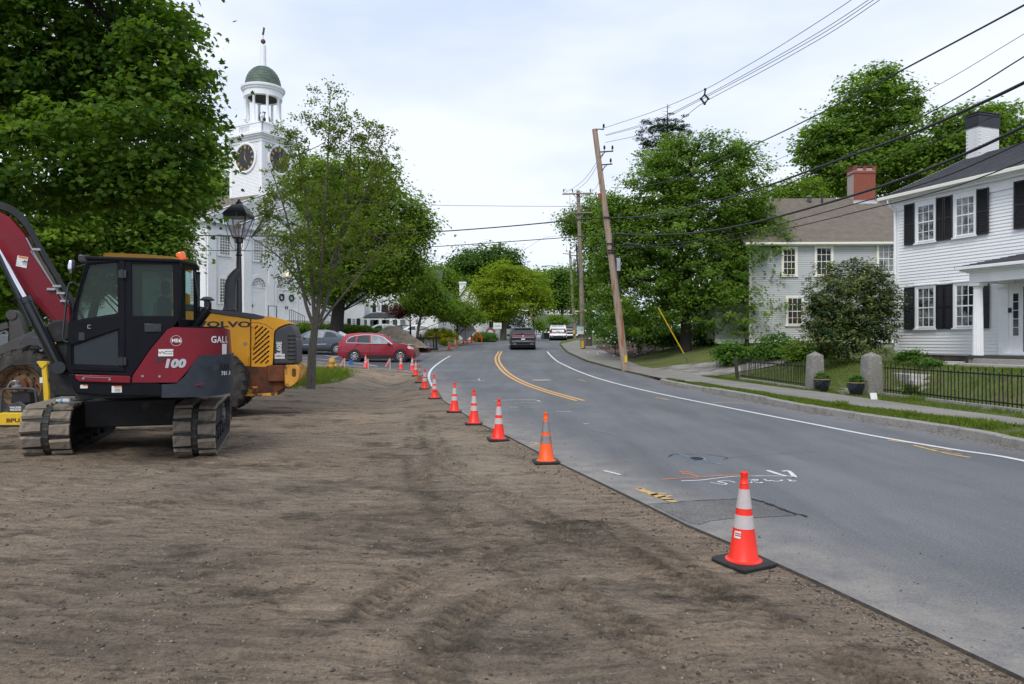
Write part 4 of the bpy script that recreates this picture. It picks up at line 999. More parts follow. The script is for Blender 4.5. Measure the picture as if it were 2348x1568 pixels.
for za,zb in ((zl0 - .06,zl1 + .06),(zu0 - .06,zu1 + .06)):
    shutter(R,wa0 - .10 - sw,wa0 - .10,za,zb,.0,M['shutter']); shutter(R,wa1 + .10,gap - .01,za,zb,.0,M['shutter'])
    shutter(R,gap + .01,wb0 - .10,za,zb,.0,M['shutter']); shutter(R,wb1 + .10,wb1 + .10 + sw,za,zb,.0,M['shutter'])
xc = WF.U(2327,500)[0]; shutter(R,xc,xc + sw,zu0 - .06,zu1 + .06,.0,M['shutter']); window(R,xc + sw + .12,xc + sw + 1.12,zu0,zu1,.0,3,4,M['curtainglass'],M['white'])
for k in range(2):
    xx = xc + sw + 3.0 + k * 2.6; window(R,xx,xx + 1.0,zu0,zu1,.0,3,4,M['curtainglass'],M['white']); window(R,xx,xx + 1.0,zl0,zl1,.0,3,4,M['curtainglass'],M['white'])
# chimney: whitewashed brick with black cap
ch = MB(); X0 = -.18; X1 = .34; Y0 = 3.85; Y1 = 4.95; zc0 = 8.2; zc1 = 10.06; zc2 = 10.62
wb_ = mat('whitewashed_brick',(.74,.74,.74),.8,var=.06,bump=.2); cho = MB().box(X0,X1,Y0,Y1,zc0,zc1).build('chimney',mat('painted_mortar',(.55,.55,.55),.9),R)
bk = MB(); bk.box(0,.195,0,.09,0,.058); o0 = bk.build('brick',wb_,cho); bme = o0.data; bpy.data.objects.remove(o0)
nr = int((zc1 - 8.5) / .068)
for i in range(nr):
    z = 8.5 + i * .068
    for face in (0,1):
        ln = (Y1 - Y0) if face == 0 else (X1 - X0); nb = max(3,round(ln / .205)); bl = ln / nb
        for k in range(nb):
            if face == 0: o = inst(bme,'brick',cho,(X1 + .012,Y0 + k * bl + (bl * .5 if i % 2 else 0) * (k < nb - 1),z),(0,0,math.pi / 2),(bl * .95 / .195,1,1)) # side that faces the camera
            else: o = inst(bme,'brick',cho,(X0 + k * bl + (bl * .5 if i % 2 else 0) * (k < nb - 1),Y0 - .012,z),(0,0,0),(bl * .95 / .195,1,1))
mb = MB(); mb.box(X0 - .03,X1 + .03,Y0 - .03,Y1 + .03,zc1,zc2 - .14); mb.box(X0 - .05,X1 + .05,Y0 - .05,Y1 + .05,zc2 - .12,zc2 - .05); mb.box(X0 + .05,X1 - .05,Y0 + .05,Y1 - .05,zc2 - .15,zc2 - .1); mb.box(X0 - .07,X1 + .07,Y0 - .07,Y1 + .07,zc2 - .03,zc2); mb.build('chimney_cap',M['shutter'],cho)
# porch
PY = -1.62; xp0 = 4.08; xp1 = xp0 + 3.9
mb = MB(); mb.box(xp0 + .1,xp1,PY + .05,.0,ZB - .09,ZB - .0); pf = mb.build('porch_floor',mat('porch_floor_green',(.05,.06,.045),.7),R)
mb = MB(); mb.box(xp0 + .14,xp1,PY + .12,-.02,ZB - .30,ZB - .09); mb.build('porch_skirt',M['shutter'],R)
mb = MB(); mb.box(xp0 + .1,xp0 + .5,PY + .1,PY + .45,.6,ZB - .1); mb.build('porch_pier',M['granite'],R)
zp = 3.49
mb = MB(); mb.box(xp0 + .18,xp1,PY + .04,PY + .38,zp,zp + .30); mb.box(xp0 + .18,xp0 + .5,PY + .38,-.02,zp,zp + .30); mb.box(xp0 + .12,xp1,PY - .02,-.02,zp + .30,zp + .36); mb.box(xp0 + .0,xp1,PY - .16,-.02,zp + .36,zp + .42); mb.build('entablature',M['white'],R)
mb = MB(); mb.box(xp0 - .08,xp1,PY - .27,PY - .17,zp + .40,zp + .50); mb.build('porch_gutter',M['white'],R,bevel=.015)
roof_slope(R,(xp0 - .10,PY - .25,zp + .50),(xp1,PY - .25,zp + .50),(xp1,.0,zp + .98),(xp0 + 1.5,.0,zp + .98),M['roofgray'],12,name='porch_roof')
mb = MB(); mb.add([(xp0 - .10,PY - .25,zp + .50),(xp0 + 1.5,.0,zp + .98),(xp0 - .10,.0,zp + .50)],[(0,1,2)]); mb.build('porch_roof_hip',M['roofgray'],R)
def column(x,y):
    mb = MB(); n = 20; prof = [(.155,0),(.15,.2),(.142,1.0),(.125,zp - ZB - .18)]
    vs = []
    for r,h in prof:
        for k in range(n * 2): t = math.pi * k / n; rr_ = r * (1 if k % 2 else .90); vs.append((x + rr_ * math.cos(t),y + rr_ * math.sin(t),ZB + h))
    m_ = n * 2; mb.add(vs,[(i * m_ + k,i * m_ + (k + 1) % m_,(i + 1) * m_ + (k + 1) % m_,(i + 1) * m_ + k) for i in range(3) for k in range(m_)])
    mb.lathe([(.13,-.18),(.15,-.12),(.17,-.10)],20,c=(x,y,zp)); mb.box(x - .18,x + .18,y - .18,y + .18,zp - .10,zp - .01); mb.build('column',M['white'],R,smooth=30)
column(xp0 + .33,PY + .22); column(xp1 - .3,PY + .22)
xpil = WF.U(2304,700)[0]
mb = MB(); mb.box(xpil - .16,xpil + .16,-.11,.0,ZB,zp - .12); mb.box(xpil - .20,xpil + .20,-.15,.0,zp - .12,zp); mb.build('pilaster',M['white'],R,bevel=.01)
# entrance: sidelight, door, threshold
xs0 = WF.U(2326,700)[0]
mb = MB(); mb.box(xs0 - .25,xs0 + 1.9,-.06,.0,ZB + .02,zp); dr = mb.build('door_surround',M['white'],R)
for i in range(5):
    mb = MB(); z0 = ZB + .62 + i * .27; mb.box(xs0 + .0,xs0 + .16,-.075,-.065,z0,z0 + .245); mb.build('pane',M['winglass'],dr)
mb = MB(); mb.box(xs0 + .32,xs0 + 1.25,-.08,-.06,ZB + .1,zp - .12); mb.build('door',mat('door_dark',(.02,.018,.018),.4),dr,bevel=.01)
mb = MB(); mb.box(xs0 - .3,xs0 + 1.6,-.30,.0,ZB - .10,ZB + .05); mb.build('threshold',M['white'],R)
mb = MB(); mb.box(xs0 - .12,xs0 - .06,-.13,-.06,ZB + 1.35,ZB + 1.5); mb.build('mailbox',M['shutter'],R)
def gstep(x0,x1,y0,y1,z0,z1,m): mb = MB(); mb.box(x0,x1,y0,y1,z0,z1); return mb.build('step',m,R,bevel=.015)
gstep(xp0 + .55,xp1,PY - .28,PY + .06,.4,1.13,M['granite']); gstep(xp0 + .25,xp1,PY - .58,PY - .28,.4,.98,M['granite_l'])
# steps up the front lawn, planks by the foundation
sc = gp(2103,899,fn=HR); fs = empty('garden_steps',sc,math.radians(-8),'three granite steps in the front lawn behind the iron fence','steps')
for i in range(3): mb = MB(); mb.box(.0 + .03 * i,1.35,.34 * i,.34 * i + .5 + (.8 if i == 2 else 0),-.2,.15 * (i + 1)); mb.build('step',M['granite_l'] if i else M['granite'],fs,bevel=.015)
pk = P(2182,831,23.8); pb = empty('stacked_boards',(pk.x - .25,pk.y,h1(pk.x,pk.y) + .10),math.radians(109),'white boards stacked against the house foundation left of the porch','boards')
for i in range(3): mb = MB(); mb.box(-.9 + .1 * i,.8 - .1 * i,-.12 + .03 * i,.12,.045 * i + .02,.045 * i + .05); mb.build('board',(M['white'],M['white_old'],M['cream'])[i],pb)

# ---------------- gray clapboard house with brick chimney
gx = P(1717,1,40.0).x; GF = Frame(gx,40.0,0.0,-2); R = empty('gray_house',(gx,40.0,0),GF.a,'pale gray clapboard house with brown shingle roof and red brick chimney behind the tree','house')
zb = GF.U(1850,776)[1]; ze = GF.U(1850,563)[1]; GL = 13.0; x0g = GF.U(1690,560)[0]
mb = MB(); mb.box(0,GL,.02,8.6,zb - .05,ze); mb.build('wall',M['grayclap'],R)
e2 = .118; clapboards(R,[(.12,GL,zb + i * e2) for i in range(int((ze - zb - .1) / e2))],.02,e2,M['grayclap'])
mb = MB(); mb.box(-.01,.13,-.012,.02,zb,ze); mb.box(-.01,GL,-.03,.02,zb - .25,zb - .02); mb.build('corner_board',M['cream'],R)
mb = MB(); mb.box(-.3,GL,-.30,.02,ze - .02,ze + .12); mb.box(-.3,GL,-.42,-.30,ze + .03,ze + .14); mb.build('cornice',M['cream'],R)
zr = GF.U(1850,455,4.5)[1]; roof_slope(R,(-.4,-.38,ze + .12),(GL + .3,-.38,ze + .12),(GL + .3,4.5,zr),(-.4,4.5,zr),M['roofbrown'],40)
roof_slope(R,(GL + .3,9.0,ze + .12),(-.4,9.0,ze + .12),(-.4,4.5,zr),(GL + .3,4.5,zr),M['roofbrown'],10)
mb = MB(); mb.prism([(.02,ze),(8.6,ze),(4.4,zr - .1)],.0,.1,axis='x'); mb.build('gable',M['grayclap'],R)
mb = MB(); mb.box(.3,GL,.05,8.5,0,zb - .05); mb.build('foundation',M['granite'],R)
# lower wing to the left
zw = GF.U(1680,700)[1]; xw0 = GF.U(1648,770)[0]
mb = MB(); mb.box(xw0,-.02,.8,7,zb - .05,zw); mb.build('wing_wall',M['grayclap'],R); clapboards(R,[(xw0,-.02,zb + i * e2) for i in range(int((zw - zb) / e2))],.8,e2,M['grayclap'],name='wing_clapboard')
roof_slope(R,(xw0 - .2,.5,zw),(-.02,.5,zw),(-.02,4,zw + 1.6),(xw0 - .2,4,zw + 1.6),M['roofbrown'],14,name='wing_roof')
mb = MB(); mb.box(xw0 - .05,-.03,.70,.78,zb - .30,zb - .02); mb.build('water_table',M['cream'],R)
red = mat('red_curtain_glass',(.045,.018,.018),.12,var=.4,vscale=3,spec=.8,col2=(.02,.02,.025),c2scale=1.5,c2pos=(.45,.5))
for (a,b,c,d,g) in ((1795,1823,570,631,red),(1871,1905,568,631,M['winglass']),(2013,2048,562,624,M['curtainglass']),(1805,1838,683,744,red)):
    p0 = GF.U(a,d); p1 = GF.U(b,c); window(R,p0[0],p1[0],p0[1],p1[1],.0,3,4,g,M['cream'],fw=.11,mun=.025)
bx0 = GF.U(1953,400,4.2)[0]; bx1 = GF.U(2003,400,4.2)[0]; bz1 = GF.U(1978,386,4.2)[1]; bz0 = zr - .5
cho = MB().box(bx0,bx1,4.0,4.9,bz0,bz1 - .02).build('chimney',M['mortar'],R)
o0 = MB().box(0,.2,0,.03,0,.062).build('brick',M['brick'],cho); bme = o0.data; bpy.data.objects.remove(o0)
nb = 5; bl = (bx1 - bx0) / nb; nr = int((bz1 - .12 - bz0 - .3) / .074)
for i in range(nr):
    for k in range(nb + (i % 2)):
        xa = bx0 + k * bl - (bl / 2 if i % 2 else 0); xb = min(xa + bl,bx1); xa = max(xa,bx0); inst(bme,'brick',cho,(xa + .006,3.98,bz0 + .3 + i * .074),(0,0,0),((xb - xa - .012) / .2,1,1))
mb = MB(); mb.box(bx0 - .04,bx1 + .04,3.94,4.94,bz1 - .35,bz1 - .28); mb.box(bx0 - .03,bx0 + .2,3.95,4.9,bz1 - .12,bz1 + .04); mb.box(bx1 - .2,bx1 + .03,3.95,4.9,bz1 - .12,bz1 + .04); mb.box((bx0 + bx1) / 2 - .1,(bx0 + bx1) / 2 + .1,3.95,4.9,bz1 - .12,bz1 + .04); mb.box(bx0 - .06,bx1 + .06,3.92,4.96,bz1 + .045,bz1 + .09); mb.build('chimney_crown',M['brick'],cho)
mb = MB(); mb.prism([(bx0 - .15,zr - .62),(bx1 + .15,zr - .62),(bx1 + .03,zr - .35),(bx0 - .03,zr - .35)],3.80,3.95); mb.build('flashing',mat('lead_flashing',(.5,.55,.62),.5),cho)
mb = MB(); a = GF.U(1855,455,4.0)[0]; mb.lathe([(.12,0),(.12,.25),(.18,.26),(.16,.36),(.05,.4)],10,c=(a,4.0,zr - .3)); mb.build('roof_vent',M['copper'],R); mb = MB(); a = GF.U(1883,455,4.0)[0]; mb.lathe([(.06,0),(.06,.6)],8,c=(a,3.9,zr - .4)); mb.build('vent_pipe',M['shutter'],R)

# ---------------- church
WD[0] = .042
cw_ = Vector((-24.3,57.0,0)); KF = Frame(cw_.x,cw_.y,0,62); R = empty('church',cw_,KF.a,'white clapboard church with clock tower, green copper dome and mast','church')
zB,zE = 2.9,11.15; WW = 15.2; DD = 22.0
mb = MB(); mb.box(.02,WW - .02,.02,DD,1.2,zE); mb.build('wall',M['white'],R)
cE = .125
clapboards(R,[(.0,WW,3.2 + i * cE) for i in range(int((zE - 3.2) / cE))],.02,cE,M['white'],individual=False,name='front_clapboards')
sg = clapboards(R,[(.0,DD,3.2 + i * cE) for i in range(int((zE - 3.2) / cE))],.0,cE,M['white'],s=1,individual=False,name='side_clapboards'); sg.rotation_euler = (0,0,math.pi / 2); sg.location = (.02,0,0)
# main gable and roof
pk_ = zE + .75 + WW / 2 * .42
mb = MB(); mb.prism([(0,zE),(WW,zE),(WW,zE + .5),(WW / 2,pk_ - .1),(0,zE + .5)],.05,.3); mb.build('gable',M['white'],R)
roof_slope(R,(-.5,DD,zE + .45),(-.5,-.5,zE + .45),(WW / 2,-.5,pk_ + .1),(WW / 2,DD,pk_ + .1),M['roofbrown'],20)
roof_slope(R,(WW + .5,-.5,zE + .45),(WW + .5,DD,zE + .45),(WW / 2,DD,pk_ + .1),(WW / 2,-.5,pk_ + .1),M['roofbrown'],20)
def rake(x0,z0,x1,z1,y,w=.5):
    mb = MB(); mb.bar((x0,y - .25,z0),(x1,y - .25,z1),.45,.30,up=(0,0,1)); mb.bar((x0,y - .05,z0 - .3),(x1,y - .05,z1 - .3),.16,.30); mb.build('rake_cornice',M['white'],R)
rake(-.5,zE + .30,WW / 2,pk_ - .05,0); rake(WW + .5,zE + .30,WW / 2,pk_ - .05,0)
mb = MB(); mb.box(-.4,WW + .4,-.45,.0,zE - .05,zE + .18); mb.box(-.15,WW + .15,-.2,.0,zE - .9,zE - .6); mb.box(-.45,.0,-.45,DD,zE - .05,zE + .18); mb.box(-.25,.02,0,DD,zE + .18,zE + .40); mb.build('cornice',M['white'],R)
# pavilion
px0,px1,pd = 2.85,12.35,.8
zPE = zE - .15; pk2 = zPE + .45 + (px1 - px0) / 2 * .44
mb = MB(); mb.box(px0,px1,-pd,.04,1.4,zPE); mb.prism([(px0,zPE),(px1,zPE),((px0 + px1) / 2,pk2 - .2)],-pd,.2); mb.build('pavilion_wall',M['white'],R)
clapboards(R,[(px0,px1,3.2 + i * cE) for i in range(int((zPE - 3.2) / cE))],-pd,cE,M['white'],individual=False,name='pavilion_clapboards')
xm = (px0 + px1) / 2
roof_slope(R,(px0 - .5,2,zPE + .2),(px0 - .5,-pd - .5,zPE + .2),(xm,-pd - .5,pk2),(xm,2,pk2),M['roofbrown'],10,name='pavilion_roof')
roof_slope(R,(px1 + .5,-pd - .5,zPE + .2),(px1 + .5,2,zPE + .2),(xm,2,pk2),(xm,-pd - .5,pk2),M['roofbrown'],10,name='pavilion_roof')
rake(px0 - .45,zPE + .08,xm,pk2 - .15,-pd); rake(px1 + .45,zPE + .08,xm,pk2 - .15,-pd)
mb = MB(); mb.box(px0 - .4,px1 + .4,-pd - .45,-pd,zPE - .1,zPE + .12); mb.box(px0 - .1,px1 + .1,-pd - .15,-pd,zPE - .85,zPE - .6)
for i in range(32): xx = px0 - .3 + i * (px1 - px0 + .6) / 32; mb.box(xx,xx + .14,-pd - .35,-pd - .02,zPE - .22,zPE - .10)
mb.build('pavilion_cornice',M['white'],R)
for x,y,w in ((.0,0,.75),(WW - .75,0,.75),(px0,-pd,.8),(px1 - .8,-pd,.8),(px0 + 2.7,-pd,.55),(px1 - 3.25,-pd,.55)):
    mb = MB(); mb.box(x,x + w,y - .14,y - .0,2.9,zE - .9 - (.1 if y else 0)); mb.box(x - .06,x + w + .06,y - .2,y,zE - 1.1,zE - .92); mb.build('pilaster',M['white'],R)
mb = MB(); mb.box(-.13,.0,.0,.7,2.9,zE - .9); mb.build('pilaster',M['white'],R)
for x0,x1,z0,z1,r in ((1.2,2.2,8.65,10.5,8),(WW - 2.2,WW - 1.2,8.65,10.5,8),(1.2,2.2,4.75,6.7,8),(WW - 2.2,WW - 1.2,4.75,6.7,8)): window(R,x0,x1,z0,z1,-.02,4,r,M['churchglass'],M['white'],fw=.16,mun=.04)
for xc_ in (px0 + 1.62,px1 - 1.62): window(R,xc_ - .5,xc_ + .5,8.4,10.35,-pd - .02,4,8,M['churchglass'],M['white'],fw=.16,mun=.04)
window(R,xm - .9,xm + .9,8.3,10.4,-pd - .02,6,8,M['churchglass'],M['white'],fw=.16,mun=.04)
for k in range(5):
    for z0,z1 in ((8.65,10.5),(4.75,6.7)):
        w_ = empty('side_window_bay',(0,0,0),0,parent=R); bpy.data.objects.remove(w_)
        wn = window(R,-(2.4 + k * 4.0),-(1.35 + k * 4.0),z0,z1,0,4,8,M['churchglass'],M['white'],fw=.16,mun=.04); wn.rotation_euler = (0,0,-math.pi / 2)
# doors with fanlights
def arch_door(xc_,w,zs,double):
    y = -pd; mb = MB(); h = w / 2; outer = [(xc_ - h - .28,3.45),(xc_ + h + .28,3.45)] + [(xc_ + (h + .28) * math.cos(t),zs + (h + .28) * math.sin(t)) for t in np.linspace(0,math.pi,17)]
    inner = [(xc_ - h,3.46),(xc_ + h,3.46)] + [(xc_ + h * math.cos(t),zs + h * math.sin(t)) for t in np.linspace(0,math.pi,17)]
    mb.prism(outer,y - .12,y - .02,[inner]); sr = mb.build('door_surround',M['white'],R)
    mb = MB(); mb.prism([(xc_ + h * math.cos(t),zs + h * math.sin(t)) for t in np.linspace(0,math.pi,17)],y - .03,y - .025); mb.build('fanlight',M['winglass'],sr)
    mb = MB()
    for t in np.linspace(0,math.pi,9): mb.bar((xc_,y - .05,zs),(xc_ + h * math.cos(t),y - .05,zs + h * math.sin(t)),.035)
    for rr_ in (.45,.72):
        pts = [Vector((xc_ + h * rr_ * math.cos(t),y - .05,zs + h * rr_ * math.sin(t))) for t in np.linspace(0,math.pi,13)]
        for a,b in zip(pts[:-1],pts[1:]): mb.bar(a,b,.03)
    mb.box(xc_ - h,xc_ + h,y - .10,y - .02,zs - .07,zs + .05); mb.build('fanlight_bars',M['white'],sr)
    leaves = ((xc_ - h,xc_ - .01),(xc_ + .01,xc_ + h)) if double else ((xc_ - h,xc_ + h),)
    for a,b in leaves:
        mb = MB(); mb.box(a,b,y - .06,y - .02,3.46,zs - .07)
        for z0,z1 in ((3.6,4.5),(4.65,zs - .55),(zs - .45,zs - .18)):
            m_ = (a + b) / 2
            for c_,d_ in ((a + .09,m_ - .04),(m_ + .04,b - .09)): mb.box(c_,d_,y - .075,y - .055,z0,z1)
        dl = mb.build('door',M['white'],sr)
        mb = MB(); s_ = 1 if a < xc_ - .02 and double else -1; xx = b - .1 if s_ > 0 else a + .1; mb.box(xx - .03,xx + .03,y - .12,y - .06,4.45,4.7); mb.build('door_handle',M['iron'],dl)
        if double:
            mb = MB(); n = 14; c_ = (a + b) / 2; pts = [Vector((c_ + .24 * math.cos(6.2832 * k / n),y - .12,5.45 + .26 * math.sin(6.2832 * k / n))) for k in range(n + 1)]; mb.tube(pts,.075,6); wr_ = mb.build('wreath',mat('dark_wreath',(.02,.035,.03),.9,bump=.8),dl,smooth=60)
arch_door(px0 + 1.62,1.55,6.2,False); arch_door(xm,2.3,6.15,True); arch_door(px1 - 1.62,1.55,6.2,False)
for i in range(5): mb = MB(); o_ = .38 * (4 - i); mb.box(px0 - .4 - o_,px1 + .4 + o_,-pd - 1.2 - o_,-pd + .05,2.0,2.85 + i * .15 - .0); mb.build('step',M['granite_l'],R)
mb = MB()
for k in range(8): xx = xm - .55; y_ = -pd - 1.0 - k * .25; z_ = 3.45 - max(0,k - 1) * .10; mb.bar((xx,y_,z_ - .1),(xx,y_,z_ + .9),.03)
mb.bar((xm - .55,-pd - 1.0,4.35),(xm - .55,-pd - 1.25,4.35),.04); mb.bar((xm - .55,-pd - 1.25,4.35),(xm - .55,-pd - 2.75,3.75),.04); mb.build('handrail',M['iron'],R)
mb = MB(); x_ = px0 + 1.9
for a,b in (((x_,-pd - .9,3.45),(x_,-pd - .9,4.6)),((x_ + .9,-pd - .9,3.45),(x_ + .9,-pd - .9,4.6)),((x_,-pd - .9,4.6),(x_ + .9,-pd - .9,4.6))): mb.bar(a,b,.05)
mb.build('handrail',M['iron'],R)
mb = MB(); mb.sphere((xm,-pd - .25,7.55),.10); mb.build('porch_lantern',mat('warm_lamp',(.8,.5,.2),.3,emit=((1.0,.62,.25),3.0)),R,smooth=60)
# tower
TS = 3.97; tx0 = 5.62; ty0 = .0
def tb(mb,ins,z0,z1): mb.box(tx0 + ins,tx0 + TS - ins,ty0 + ins,ty0 + TS - ins,z0,z1)
mb = MB(); tb(mb,.03,12,19.3); tw = mb.build('tower',M['white'],R)
zt0 = 12.5; nT = int((19.2 - zt0) / cE)
c1 = clapboards(tw,[(tx0,tx0 + TS,zt0 + i * cE) for i in range(nT)],ty0 + .03,cE,M['white'],individual=False,name='tower_clapboards')
c2 = clapboards(tw,[(ty0,ty0 + TS,zt0 + i * cE) for i in range(nT)],0,cE,M['white'],s=1,individual=False,name='tower_clapboards'); c2.rotation_euler = (0,0,math.pi / 2); c2.location = (tx0 + .03,0,0)
mb = MB()
for a,b in ((tx0 - .02,tx0 + .32),(tx0 + TS - .32,tx0 + TS + .02)): mb.box(a,b,ty0 - .02,ty0 + .03,zt0,19.2)
for a,b in ((ty0 + .03,ty0 + .32),(ty0 + TS - .32,ty0 + TS + .02)): mb.box(tx0 - .02,tx0 + .03,a,b,zt0,19.2)
mb.build('quoin_boards',M['white'],tw)
mb = MB(); tb(mb,-.06,19.0,19.25); tb(mb,-.18,19.25,19.42); tb(mb,-.34,19.42,19.55); tb(mb,-.46,19.55,19.72)
mb.build('cornice',M['white'],tw)
for (a,nme) in ((0,'front'),(1,'side')):
    mb = MB()
    def pl(u0,u1,d0,d1,z0,z1):
        if a == 0: mb.box(tx0 + u0,tx0 + u1,ty0 + d0,ty0 + d1,z0,z1)
        else: mb.box(tx0 + d0,tx0 + d1,ty0 + u0,ty0 + u1,z0,z1)
    pl(-.15,1.35,-.15,.0,19.72,20.55); pl(TS - 1.35,TS + .15,-.15,.0,19.72,20.55); pl(1.35,TS - 1.35,-.15,.0,19.72,19.9); pl(1.35,TS - 1.35,-.15,.0,20.42,20.55); pl(-.2,TS + .2,-.2,.05,20.55,20.66)
    for k in range(7): u = 1.45 + k * (TS - 2.9) / 6; pl(u - .05,u + .05,-.12,-.03,19.9,20.42)
    mb.build('balustrade',M['white'],tw)
mb = MB(); tb(mb,.0,19.72,19.80); mb.build('tower_deck',M['roofdark'],tw)
for u,v in ((-.05,-.05),(-.05,TS + .05),(TS + .05,-.05),(TS / 2,-.05),(-.05,TS / 2)):
    mb = MB(); mb.lathe([(.10,0),(.10,.08),(.05,.12),(.06,.2),(.16,.38),(.17,.5),(.10,.6),(.12,.64),(.05,.7),(.02,.85),(0,.88)],12,c=(tx0 + u,ty0 + v,20.66)); mb.build('urn',M['white'],tw,smooth=40)
# clocks
def clock(a):
    root = empty('clock',(0,0,0),0,parent=tw); T0 = Matrix.Translation((tx0 + TS / 2,ty0 - .0,17.7)) if a == 0 else Matrix.Translation((tx0 - .0,ty0 + TS / 2,17.7)) @ Matrix.Rotation(-math.pi / 2,4,'Z')
    root.matrix_local = T0
    mb = MB(); mb.lathe([(1.15,-.05),(1.15,-.10),(1.22,-.14),(1.36,-.12),(1.38,-.02)],40,axis='y',cap=False); mb.build('clock_rim',M['white'],root,smooth=35)
    mb = MB(); mb.lathe([(0,-.065),(1.17,-.065),(1.17,-.03)],40,axis='y',cap=False); mb.build('clock_face',M['clockblack'],root)
    for k,s_ in enumerate(['XII','I','II','III','IIII','V','VI','VII','VIII','IX','X','XI']):
        t = -2 * math.pi * k / 12; T_ = Matrix.Translation((.93 * math.sin(-t),-.075,.93 * math.cos(t))) @ Matrix.Rotation(-t,4,'Y') @ Matrix.Rotation(math.radians(90),4,'X')
        text_mesh('numeral',s_,.40,M['gold'],root,T_,bold=.012,extr=.006,cx=.72 if len(s_) < 3 else .55)
    mb = MB()
    for ang,ln,w in ((1.5,.82,.07),(150,.55,.10)):
        t = math.radians(ang); mb.bar((-.15 * math.sin(t),-.095,-.15 * math.cos(t)),(ln * math.sin(t),-.095,ln * math.cos(t)),.02,w,up=(0,0,1)) if False else mb.add([(-.15 * math.sin(t) + w / 2 * math.cos(t),-.095,-.15 * math.cos(t) - w / 2 * math.sin(t)),(-.15 * math.sin(t) - w / 2 * math.cos(t),-.095,-.15 * math.cos(t) + w / 2 * math.sin(t)),(ln * math.sin(t),-.095,ln * math.cos(t))],[(0,1,2)])
    mb.build('clock_hands',M['gold'],root)
clock(0); clock(1)
# belfry, dome, mast
bc = (tx0 + TS / 2,ty0 + TS / 2)
mb = MB(); mb.lathe([(1.75,19.8),(1.75,20.75),(1.82,20.80),(1.82,20.95)],32,c=(*bc,0)); mb.build('belfry_base',M['white'],tw,smooth=35)
for k in range(8):
    t = 2 * math.pi * (k + .35) / 8; mb = MB(); mb.lathe([(.17,20.95),(.17,21.05),(.13,21.1),(.125,22.2),(.11,23.3),(.15,23.35),(.17,23.45)],12,c=(bc[0] + 1.5 * math.cos(t),bc[1] + 1.5 * math.sin(t),0)); mb.build('belfry_column',M['white'],tw,smooth=40)
mb = MB(); mb.lathe([(1.30,23.45),(1.66,23.45),(1.68,23.95),(1.78,24.0),(1.80,24.12),(1.90,24.18),(1.93,24.34),(1.86,24.40),(1.55,24.42)],40,c=(*bc,0),cap=False); mb.build('belfry_entablature',M['white'],tw,smooth=30)
mb = MB(); mb.lathe([(0,23.5),(1.62,23.5)],32,c=(*bc,0),cap=False); mb.build('belfry_ceiling',mat('dark_ceiling',(.04,.035,.03),.8),tw)
mb = MB(); prof = [(1.60,24.40),(1.58,24.56)] + [(1.56 * math.cos(t),24.56 + 1.86 * math.sin(t)) for t in np.linspace(0,1.40,12)]; mb.lathe(prof,32,c=(*bc,0)); dm = mb.build('dome',M['copper'],tw,smooth=35)
mb = MB()
for i in range(1,8):
    t = 1.3 * i / 8; r = 1.56 * math.cos(t) + .008; z = 24.56 + 1.86 * math.sin(t); mb.lathe([(r,z - .012),(r + .012,z),(r,z + .012)],32,c=(*bc,0),cap=False)
mb.build('dome_seams',mat('copper_seam',(.12,.17,.125),.6),dm)
mb = MB(); mb.lathe([(.34,26.30),(.30,26.38),(.27,26.42),(.25,28.3),(.18,28.36),(.08,28.40),(.03,28.45)],16,c=(*bc,0)); mb.build('mast',M['white'],tw,smooth=35)
mb = MB(); mb.sphere((bc[0],bc[1],28.68),.22,14,10); mb.build('ball_finial',mat('copper_ball',(.13,.045,.03),.5),tw,smooth=60)
mb = MB(); mb.tube([(bc[0],bc[1],28.8),(bc[0],bc[1],30.0)],.018,5); mb.prism([(bc[0] - .15,29.3),(bc[0] + .05,29.25),(bc[0] + .14,29.6),(bc[0] + .2,30.0),(bc[0] + .02,29.95),(bc[0] - .04,29.55)],bc[1] - .03,bc[1] + .03); mb.build('weather_vane',mat('vane',(.12,.05,.03),.5,metal=.4),tw)
mb = MB(); mb.lathe([(.46,20.9),(.44,21.0),(.33,21.3),(.30,21.55),(.1,21.6)],20,c=(bc[0] + .1,bc[1],.1)); mb.build('bell',M['iron'],tw,smooth=40)
mb = MB(); n = 24; pts = [Vector((bc[0] - .3 + .62 * math.cos(6.2832 * k / n),bc[1] - .5,21.5 + .62 * math.sin(6.2832 * k / n))) for k in range(n + 1)]; mb.tube(pts,.05,6)
for k in range(4): t = math.pi * k / 4; mb.bar((bc[0] - .3 - .6 * math.cos(t),bc[1] - .5,21.5 - .6 * math.sin(t)),(bc[0] - .3 + .6 * math.cos(t),bc[1] - .5,21.5 + .6 * math.sin(t)),.05)
mb.build('bell_wheel',M['iron'],tw,smooth=60)
# little side entry
mb = MB(); mb.box(-1.4,.0,2.4,5.0,2.5,5.6); mb.prism([(2.2,5.6),(5.2,5.6),(3.7,6.5)],-1.6,.0,axis='x'); mb.build('side_entry',M['white'],R)

# ---------------- white colonial with porch, far left of the road
CF2 = Frame(P(784,1,80).x,80,0,0); R = empty('white_colonial_house',(CF2.o.x,80,0),0,'white house with long columned porch and dark shutters beyond the parked cars','house')
q = CF2.U; z0 = 1.4
def xz(px,py,d=0): return q(px,py,d)
e1 = xz(835,690)
mb = MB(); mb.box(0,e1[0],0,6,z0,xz(800,690)[1]); mb.box(e1[0],xz(1000,700)[0],2,9,z0,xz(870,655,2)[1]); mb.build('wall',M['white'],R)
a = xz(784,690)[1]; roof_slope(R,(-.3,-.3,a),(e1[0],-.3,a),(e1[0],3,a + 1.6),(-.3,3,a + 1.6),M['roofdark'],8)
a = xz(870,655,2)[1]; xr1 = xz(1000,700)[0]; roof_slope(R,(e1[0] - .3,1.7,a),(xr1 + .3,1.7,a),(xr1 + .3,5.5,a + 2.2),(e1[0] - .3,5.5,a + 2.2),M['roofdark'],10)
